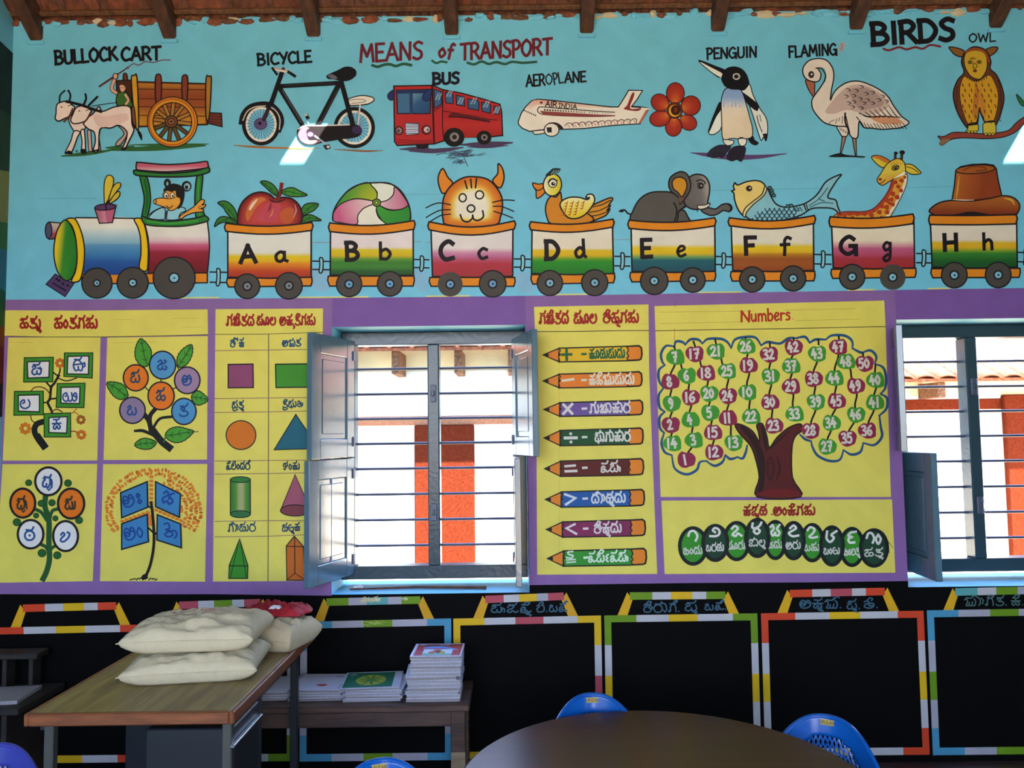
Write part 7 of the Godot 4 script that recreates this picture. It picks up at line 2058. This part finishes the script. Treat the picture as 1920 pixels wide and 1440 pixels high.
	for i in 4:
		var a := TAU * (i + 0.5) / 4.0
		part("leg", tube([Vector3(cos(a) * 0.5, 0, sin(a) * 0.5), Vector3(cos(a) * 0.46, ty - 0.028, sin(a) * 0.46)], 0.016, 12), M.steel, rt)
	part("under_frame", lathe([[0.44, ty - 0.052], [0.47, ty - 0.052], [0.47, ty - 0.028], [0.44, ty - 0.028], [0.44, ty - 0.052]], 48), M.steel, rt)

# a slightly curled wad of paper or thin book
func sheaf(w: float, d: float, h: float, sd: int) -> ArrayMesh:
	var g := RandomNumberGenerator.new()
	g.seed = sd
	var a := g.randf_range(0.0, 0.05)
	var v := PackedVector3Array()
	var n := 6
	for i in n:
		var xa := -w / 2 + w * i / n; var xb := -w / 2 + w * (i + 1) / n
		var ya := a * pow(float(i) / n - 0.5, 2) * h * 8; var yb := a * pow(float(i + 1) / n - 0.5, 2) * h * 8
		var q := [Vector3(xa, ya, -d / 2), Vector3(xb, yb, -d / 2), Vector3(xb, yb, d / 2), Vector3(xa, ya, d / 2)]
		var t := []; var bt := []
		for p in q:
			t.append(p + Vector3(0, h / 2, 0)); bt.append(p - Vector3(0, h / 2, 0))
		var fs := [t, bt, [t[0], t[1], bt[1], bt[0]], [t[3], t[2], bt[2], bt[3]]]
		if i == 0: fs.append([t[0], t[3], bt[3], bt[0]])
		if i == n - 1: fs.append([t[1], t[2], bt[2], bt[1]])
		faces(v, fs, (q[0] + q[2]) / 2)
	return tri_mesh(v)

func book(at: Vector3, turn: float, w: float, d: float, h: float, cover: Material, label: String, group: String, sd: int) -> Node3D:
	var o := thing("textbook", label, "book", at, turn, group)
	part("page_block", sheaf(w - 0.004, d - 0.004, h - 0.002, sd), M.paper if sd % 3 else M.paper_b, o, Vector3(0, h / 2, 0))
	part("cover", sheaf(w, d, 0.0012, sd), cover, o, Vector3(0, h - 0.0002, 0))
	part("cover", sheaf(w, d, 0.0012, sd), cover, o, Vector3(0, 0.0006, 0))
	return o

func ordinal(i: int, n: int) -> String:
	return "topmost" if i == n - 1 else "lowest" if i == 0 else ["", "second", "third", "fourth", "fifth", "sixth", "seventh", "eighth", "ninth", "tenth", "eleventh", "twelfth", "thirteenth"][i] + " from below"

func build_desk_things() -> void:
	var by := 0.43
	# tall stack at the right end of the bench
	var p0 := at_y(760, 1318, by); var p1 := at_y(862, 1318, by)
	var cx := (p0.x + p1.x) / 2; var w := p1.x - p0.x
	var dep := 0.21
	var y := by
	var hs := [0.013, 0.015, 0.014, 0.016, 0.016, 0.015, 0.015, 0.017, 0.015, 0.014, 0.015, 0.014, 0.012]
	var dx := [0.0, 0.0, -0.004, 0.002, 0.004, 0.006, -0.014, 0.012, 0.010, 0.012, 0.014, 0.013, 0.014]
	for i in hs.size():
		var ww := w * (1.0 if i < 6 else 0.95)
		var o := book(Vector3(cx + dx[i], y, p0.z - dep / 2 - 0.012 - 0.002 * (i % 3)), [0.0, 1.5, -1.0, 0.5, 2.0, -1.5, 3.0, 0.0, 1.0, -1.0, 0.8, 1.5, -1.0][i], ww, dep, hs[i], M.cover if i < hs.size() - 1 else M.cover, "grey paperback textbook in the tall stack, " + ordinal(i, hs.size()) if i < hs.size() - 1 else "red-covered picture book on top of the tall stack", "books in the tall stack", i)
		y += hs[i] + 0.0006
		if i == hs.size() - 1:
			flat_on(o, ww, dep, hs[i] + 0.0008)
			pbegin("cover_print", "red cover with white picture panel", o, 0.0)
			P([-0.44, -0.44, 0.47, -0.46, 0.47, 0.44, -0.44, 0.45], "b01f30"); P([-0.44, -0.44, 0.47, -0.46, 0.47, -0.28, -0.44, -0.26], "7a1420")
			S([-0.32, -0.12, -0.2, -0.25, 0.1, -0.24, 0.4, 0.0, 0.3, 0.02, 0.1, -0.1, -0.2, -0.1], "6f9ad8")
			P([-0.28, -0.05, 0.3, -0.02, 0.3, 0.42, -0.28, 0.42], "cfdcea"); P([-0.28, 0.25, 0.3, 0.3, 0.3, 0.42, -0.28, 0.42], "6fb8a0")
			E(0.0, 0.12, 0.09, 0.14, "b0522c"); E(-0.1, 0.22, 0.07, 0.1, "c8604a"); E(0.1, 0.22, 0.07, 0.1, "c8a03a"); E(0.02, 0.2, 0.04, 0.07, "2a2028")
			P([-0.4, -0.43, -0.28, -0.43, -0.28, -0.3, -0.4, -0.3], "8a7a80"); LS([0.0, -0.38, 0.2, -0.36], 0.03, "d8c8c8")
			pend(M.print)
			p_flat = false
	# lower stacks along the bench
	var st := [[640, 752, "green covered book on the low stack beside the tall stack", 5], [536, 640, "white workbook with a red oval on the low stack behind the desk leg", 4], [470, 535, "plain white workbook on the low stack at the left of the bench", 3]]
	for s in st.size():
		var a := at_y(st[s][0], 1318, by); var b := at_y(st[s][1], 1318, by)
		var ww := b.x - a.x
		var yy := by
		var n: int = st[s][3]
		for i in n:
			var top := i == n - 1
			var hh := 0.011
			var lab: String = st[s][2] if top else ["grey workbook under the green book, ", "grey workbook under the red oval workbook, ", "grey workbook in the leftmost bench stack, "][s] + ordinal(i, n)
			var o := book(Vector3((a.x + b.x) / 2 + (0.01 if i % 2 else -0.006) - (0.012 if top and s == 0 else 0.0), yy, a.z - 0.135 - 0.006 * s), [2.0, -1.0, 1.0, -2.0, 3.0][i] if s != 0 or not top else 4.0, ww * (0.97 if not top else 1.0), 0.24, hh, M.cover, lab, "workbooks in the low stacks", 20 + s * 7 + i)
			yy += hh + 0.0008
			if top:
				flat_on(o, ww, 0.24, hh + 0.0008)
				pbegin("cover_print", ["green cover with a yellow leafy disc", "red oval on white cover", "thin printed line on white cover"][s], o, 0.0)
				if s == 0:
					P([-0.47, -0.45, 0.36, -0.45, 0.36, 0.45, -0.47, 0.45], "1d6a4e")
					E(-0.03, 0.02, 0.26, 0.32, "a8b23c")
					for kk in 9:
						var dd := Vector2.from_angle(kk * 0.7)
						L([-0.03, 0.05, -0.03 + dd.x * 0.12, 0.02 + dd.y * 0.14, -0.03 + dd.x * 0.22, 0.02 + dd.y * 0.27], 0.05, "4f7f3a", 0.7)
					E(-0.36, -0.32, 0.06, 0.07, "7f9a90"); P([0.4, -0.45, 0.46, -0.45, 0.46, 0.45, 0.4, 0.45], "c0c4d8")
				elif s == 1:
					E(0.02, 0.2, 0.1, 0.06, "b02a2c"); LS([0.42, -0.45, 0.36, 0.4], 0.012, "4a4a5c"); LS([-0.4, -0.36, 0.3, -0.36], 0.01, "8a8a98"); LS([0.16, -0.32, 0.28, -0.32], 0.03, "7a7a88")
				else:
					LS([-0.4, 0.2, 0.4, 0.2], 0.01, "8a8a98")
				pend(M.print)
				p_flat = false
	# bags on the desk
	var dy := DESK_Y
	var bc := at_y(372, 1268, dy)
	bag("cloth_bag", "lower of two stuffed white cloth bags on the desk", Vector3(bc.x - 0.02, dy, bc.z - 0.06), 8.0, 0.47, 0.34, 0.095, 3, M.bag, false)
	bag("cloth_bag", "upper stuffed white cloth bag with faint red print on the desk", Vector3(bc.x - 0.025, dy + 0.102, bc.z - 0.08), 4.0, 0.47, 0.34, 0.105, 8, M.bag, true)
	# plastic cover folded at the right end and the cream and red bag behind
	var fc := at_y(520, 1215, dy)
	bag("tote_bag", "cream and red cloth bag slumped at the far end of the desk", Vector3(fc.x - 0.01, dy, fc.z - 0.06), -14.0, 0.26, 0.28, 0.11, 14, M.bag, false)
	var rc := at_y(498, 1168, dy + 0.12)
	var o := thing("red_cloth", "crumpled red printed cloth lying over the bags on the desk", "cloth", Vector3(fc.x - 0.04, dy + 0.117, fc.z - 0.11), -8.0)
	part("folds", crumple(0.31, 0.18, 0.045, 5), M.red_cloth, o)
	part("white_emblem", crumple(0.055, 0.03, 0.012, 6), M.bag_white, o, Vector3(0.02, 0.028, 0.045))
	# dry stick left on the window sill
	var s0 := at_z(655, 1106, -0.08); var s1 := at_z(780, 1103, -0.1); var s2 := at_z(912, 1104, -0.08)
	solid("dry_stick", tube([Vector3(s0.x, win_bot + 0.008, -0.09), Vector3(s1.x, win_bot + 0.011, -0.11), Vector3(s2.x, win_bot + 0.009, -0.085)], [0.004, 0.007, 0.008], 8), M.rafter, "thin dry stick lying on the sill of the left window", "stick")
	solid("crumpled_wrapper", crumple(0.05, 0.03, 0.014, 9), M.bag_white, "small crumpled white wrapper on the sill of the left window", "wrapper", Vector3(s0.x + 0.03, win_bot + 0.004, -0.15))

func flat_on(o: Node3D, w: float, d: float, h: float) -> void:
	# print on the top face: unit square to the cover, y towards the reader
	p_flat = true
	zt(0, 0, 1)
	p_tf = Transform3D(Basis(Vector3(w, 0, 0), Vector3(0, 0, -d), Vector3(0, 1, 0)), Vector3(0, h, 0))

func crumple(w: float, d: float, h: float, sd: int) -> ArrayMesh:
	var n := FastNoiseLite.new()
	n.seed = sd
	n.frequency = 6.0
	n.fractal_octaves = 3
	var g := []
	for i in 25:
		var row := []
		for j in 19:
			var u := i / 12.0 - 1.0; var v := j / 9.0 - 1.0
			var e := 1.0 - 0.16 * absf(n.get_noise_2d(u * 0.09, v * 0.09 + 3.0)) - 0.1 * pow(absf(u * v), 2.0)
			var f := maxf(0.0, 1.0 - pow(maxf(absf(u), absf(v)), 3.0))
			row.append(Vector3(u * w / 2 * e, h * (0.1 + f * (0.55 + 0.9 * absf(n.get_noise_2d(u * 0.5, v * 0.4)))), v * d / 2 * e))
		g.append(row)
	return shell(g, 0.003)

func bag(called: String, label: String, at: Vector3, turn: float, w: float, d: float, h: float, sd: int, m: Material, printed: bool) -> void:
	var o := thing(called, label, "bag", at, turn, "stuffed bags on the desk")
	var n := FastNoiseLite.new()
	n.seed = sd
	n.frequency = 0.9
	n.fractal_octaves = 3
	var v := PackedVector3Array()
	var nu := 44; var nv := 32
	var top := []; var bot := []
	for i in nu + 1:
		var rt := []; var rb := []
		for j in nv + 1:
			var u := i / float(nu) * 2.0 - 1.0; var t := j / float(nv) * 2.0 - 1.0
			# edges drawn in between the corners
			var ex := 1.0 - 0.07 * (1.0 - t * t) * pow(absf(u), 3.0)
			var ez := 1.0 - 0.09 * (1.0 - u * u) * pow(absf(t), 3.0)
			var f := pow(maxf(0.0, 1.0 - pow(absf(u), 3.0)), 0.42) * pow(maxf(0.0, 1.0 - pow(absf(t), 3.0)), 0.42)
			var edge := maxf(absf(u), absf(t))
			var wr := n.get_noise_3d(u * 2.0, t * 2.0, sd) * 0.26 + n.get_noise_3d(u * 1.2 + t * 5.0, t - u, sd + 9.0) * 0.2 * edge
			var x := u * w / 2 * ex; var z := t * d / 2 * ez
			rt.append(Vector3(x, h * (0.42 + f * (0.58 + wr)), z))
			rb.append(Vector3(x, h * (0.42 - 0.42 * minf(1.0, f * 1.7)), z))
		top.append(rt); bot.append(rb)
	for i in nu:
		for j in nv:
			var c: Vector3 = (top[i][j] + bot[i + 1][j + 1]) / 2
			faces(v, [[top[i][j], top[i + 1][j], top[i + 1][j + 1]], [top[i][j], top[i + 1][j + 1], top[i][j + 1]], [bot[i][j], bot[i + 1][j], bot[i + 1][j + 1]], [bot[i][j], bot[i + 1][j + 1], bot[i][j + 1]]], Vector3(c.x, h * 0.42, c.z))
	part("bag_body", tri_mesh(v, true), m, o)
	# seam along the front edge
	var sp := []
	for i in range(0, nu + 1, 2): sp.append(top[i][nv] + Vector3(0, 0.0, 0.001))
	part("seam", tube(sp, 0.0022, 6), m, o)
	if printed:
		# faint red lines of print, laid on the cloth of the far half
		pv.clear(); pc.clear(); pn.clear()
		var col := hexc("c46a78").srgb_to_linear()
		for r in 4:
			for s in 16:
				if (s * 7 + r * 3) % 5 == 0: continue
				var u0 := -0.55 + s * 0.06; var u1 := u0 + 0.04
				var t0 := -0.62 + r * 0.16; var t1 := t0 + (0.035 if r != 1 else 0.06)
				var q := []
				for c in [[u0, t0], [u1, t0], [u1, t1], [u0, t1]]:
					var fi: float = (c[0] + 1) / 2 * nu; var fj: float = (c[1] + 1) / 2 * nv
					var i0 := int(fi); var j0 := int(fj)
					var p: Vector3 = top[i0][j0].lerp(top[i0 + 1][j0], fi - i0).lerp(top[i0][j0 + 1].lerp(top[i0 + 1][j0 + 1], fi - i0), fj - j0)
					q.append(p + Vector3(0, 0.0015, 0))
				for k in [0, 1, 2, 0, 2, 3]:
					pv.append(q[k]); pc.append(col); pn.append(Vector3.UP)
		p_name = "red_print"; p_label = "faint red printed lines"; p_parent = o
		pend(M.print)

# ---------------------------------------------------------------- child's plastic chairs

func back_point(u: float, v: float) -> Vector3:
	# the back of the chair as a curved sheet; u across, v up; the sitter looks towards +z
	var top := 0.565 - 0.13 * pow(absf(u), 2.6)
	var y := lerpf(0.30, top, v)
	var half := 0.185
	return Vector3(half * u, y, -0.15 + 0.13 * u * u - 0.045 * v)

func make_chair(called: String, label: String, m: Material, sticker: bool) -> Node3D:
	var c := thing(called, label, "chair", Vector3.ZERO, 0.0, "blue plastic children's chairs")
	var g := []
	var nu := 40; var nv := 24
	for i in nu + 1:
		var row := []
		for j in nv + 1: row.append(back_point(i / float(nu) * 2.0 - 1.0, j / float(nv)))
		g.append(row)
	var inside := func(i: int, j: int) -> bool:
		var u := (i + 0.5) / nu * 2.0 - 1.0; var v := (j + 0.5) / nv
		return pow(absf(u) / 0.66, 2.4) + pow(absf(v - 0.36) / 0.40, 2.4) < 1.0
	part("backrest", shell(g, 0.009, inside), m, c)
	# rolled rim
	var rim := []
	for i in nu + 1: rim.append(back_point(i / float(nu) * 2.0 - 1.0, 1.0))
	part("rim", tube(rim, 0.0085, 8), m, c)
	# lattice: crossing ribs in the middle of the back
	var v := PackedVector3Array()
	for dirn in [-1.0, 1.0]:
		for k in range(-17, 18):
			var prev = null
			for s in 61:
				var vv := -0.06 + s / 60.0 * 0.86
				var u: float = k * 0.085 + dirn * (vv - 0.36) * 0.55
				var ok := pow(absf(u) / 0.69, 2.4) + pow(absf(vv - 0.36) / 0.43, 2.4) < 1.0
				var p := back_point(u, vv)
				if ok and prev != null:
					var side := Vector3(0.0032, 0, 0); var nz := Vector3(0, 0, 0.0025)
					faces(v, [[prev - side + nz, prev + side + nz, p + side + nz, p - side + nz], [prev - side - nz, prev + side - nz, p + side - nz, p - side - nz], [prev - side - nz, prev - side + nz, p - side + nz, p - side - nz], [prev + side - nz, prev + side + nz, p + side + nz, p + side - nz]], (prev + p) / 2)
				prev = p if ok else null
	part("lattice", tri_mesh(v), m, c)
	# seat
	var sg := []
	for i in 15:
		var row := []
		for j in 13:
			var u := i / 7.0 - 1.0; var t := j / 6.0 - 1.0
			var k := 1.0 - 0.12 * t * t
			row.append(Vector3(u * 0.165 * k, 0.285 - 0.012 * (1 - u * u) + 0.006 * u * u, t * 0.16))
		sg.append(row)
	part("seat", shell(sg, 0.010), m, c)
	for s in [-1.0, 1.0]:
		var sp := back_point(s, 0.55)
		part("armrest", tube([sp, sp + Vector3(s * 0.012, 0.015, 0.06), Vector3(s * 0.205, 0.43, 0.08), Vector3(s * 0.2, 0.40, 0.145), Vector3(s * 0.185, 0.33, 0.155), Vector3(s * 0.17, 0.28, 0.15)], [0.014, 0.016, 0.017, 0.016, 0.015, 0.013], 10), m, c)
		part("leg", tube([Vector3(s * 0.165, 0.285, 0.145), Vector3(s * 0.195, 0.0, 0.175)], [0.02, 0.014], 10), m, c)
		part("leg", tube([back_point(s * 0.96, 0.0) + Vector3(0, 0.03, 0), Vector3(s * 0.19, 0.0, -0.16)], [0.02, 0.014], 10), m, c)
	if sticker:
		var a := back_point(-0.145, 0.92); var b := back_point(0.145, 0.92); var up := back_point(0.0, 0.97) - back_point(0.0, 0.87)
		var mid := (a + b) / 2
		var bx := Basis((b - a).normalized(), up.normalized(), (b - a).normalized().cross(up.normalized()))
		var stk := part("sticker", box(Vector3(0.055, 0.019, 0.001), 0.0003), M.sticker, c, back_point(0.0, 0.925) + bx.z * 0.0062, bx)
		p_flat = true
		zt(0, 0, 1)
		p_tf = Transform3D(Basis.IDENTITY, Vector3(0, 0, 0.0008))
		pbegin("sticker_lettering", "", stk, 0.0)
		latin("URUDAN", -0.024, 0.006, 0.025, 0.006, 0.0115, 0.0014, "3a3018")
		pend(M.print)
		p_flat = false
	return c

func place_chair(c: Node3D, at: Vector3, to: Vector3) -> void:
	c.position = Vector3(at.x, 0, at.z)
	c.rotation.y = atan2(to.x - at.x, to.z - at.z)

func build_chairs() -> void:
	var table := Vector3(0.52, 0, 1.36)
	var c := make_chair("plastic_chair", "blue plastic chair tucked behind the far side of the round table", M.blue, true)
	var h := 0.565
	var a := at_y(1112, 1303, h)
	place_chair(c, Vector3(a.x, 0, a.z + 0.19), Vector3(a.x + 0.03, 0, a.z + 1.5))
	var c2: Node3D = c.duplicate()
	c2.name = numbered("plastic_chair")
	add_child(c2)
	c2.set_meta("label", "blue plastic chair at the right side of the round table")
	var b := at_y(1552, 1343, h)
	place_chair(c2, Vector3(b.x - 0.10, 0, b.z + 0.17), Vector3(b.x - 0.9, 0, b.z + 1.55))
	var c3: Node3D = c.duplicate()
	c3.name = numbered("plastic_chair")
	add_child(c3)
	c3.set_meta("label", "blue plastic chair in the foreground left of the round table")
	var d := at_y(735, 1424, h)
	place_chair(c3, Vector3(d.x + 0.02, 0, d.z + 0.19), Vector3(d.x + 0.5, 0, d.z + 1.6))
	var c4 := make_chair("plastic_chair", "purple-blue plastic chair at the lower left corner before the desk", M.purple_chair, false)
	var e := at_y(28, 1396, h)
	place_chair(c4, Vector3(e.x - 0.01, 0, e.z + 0.19), Vector3(e.x + 0.4, 0, e.z + 1.5))
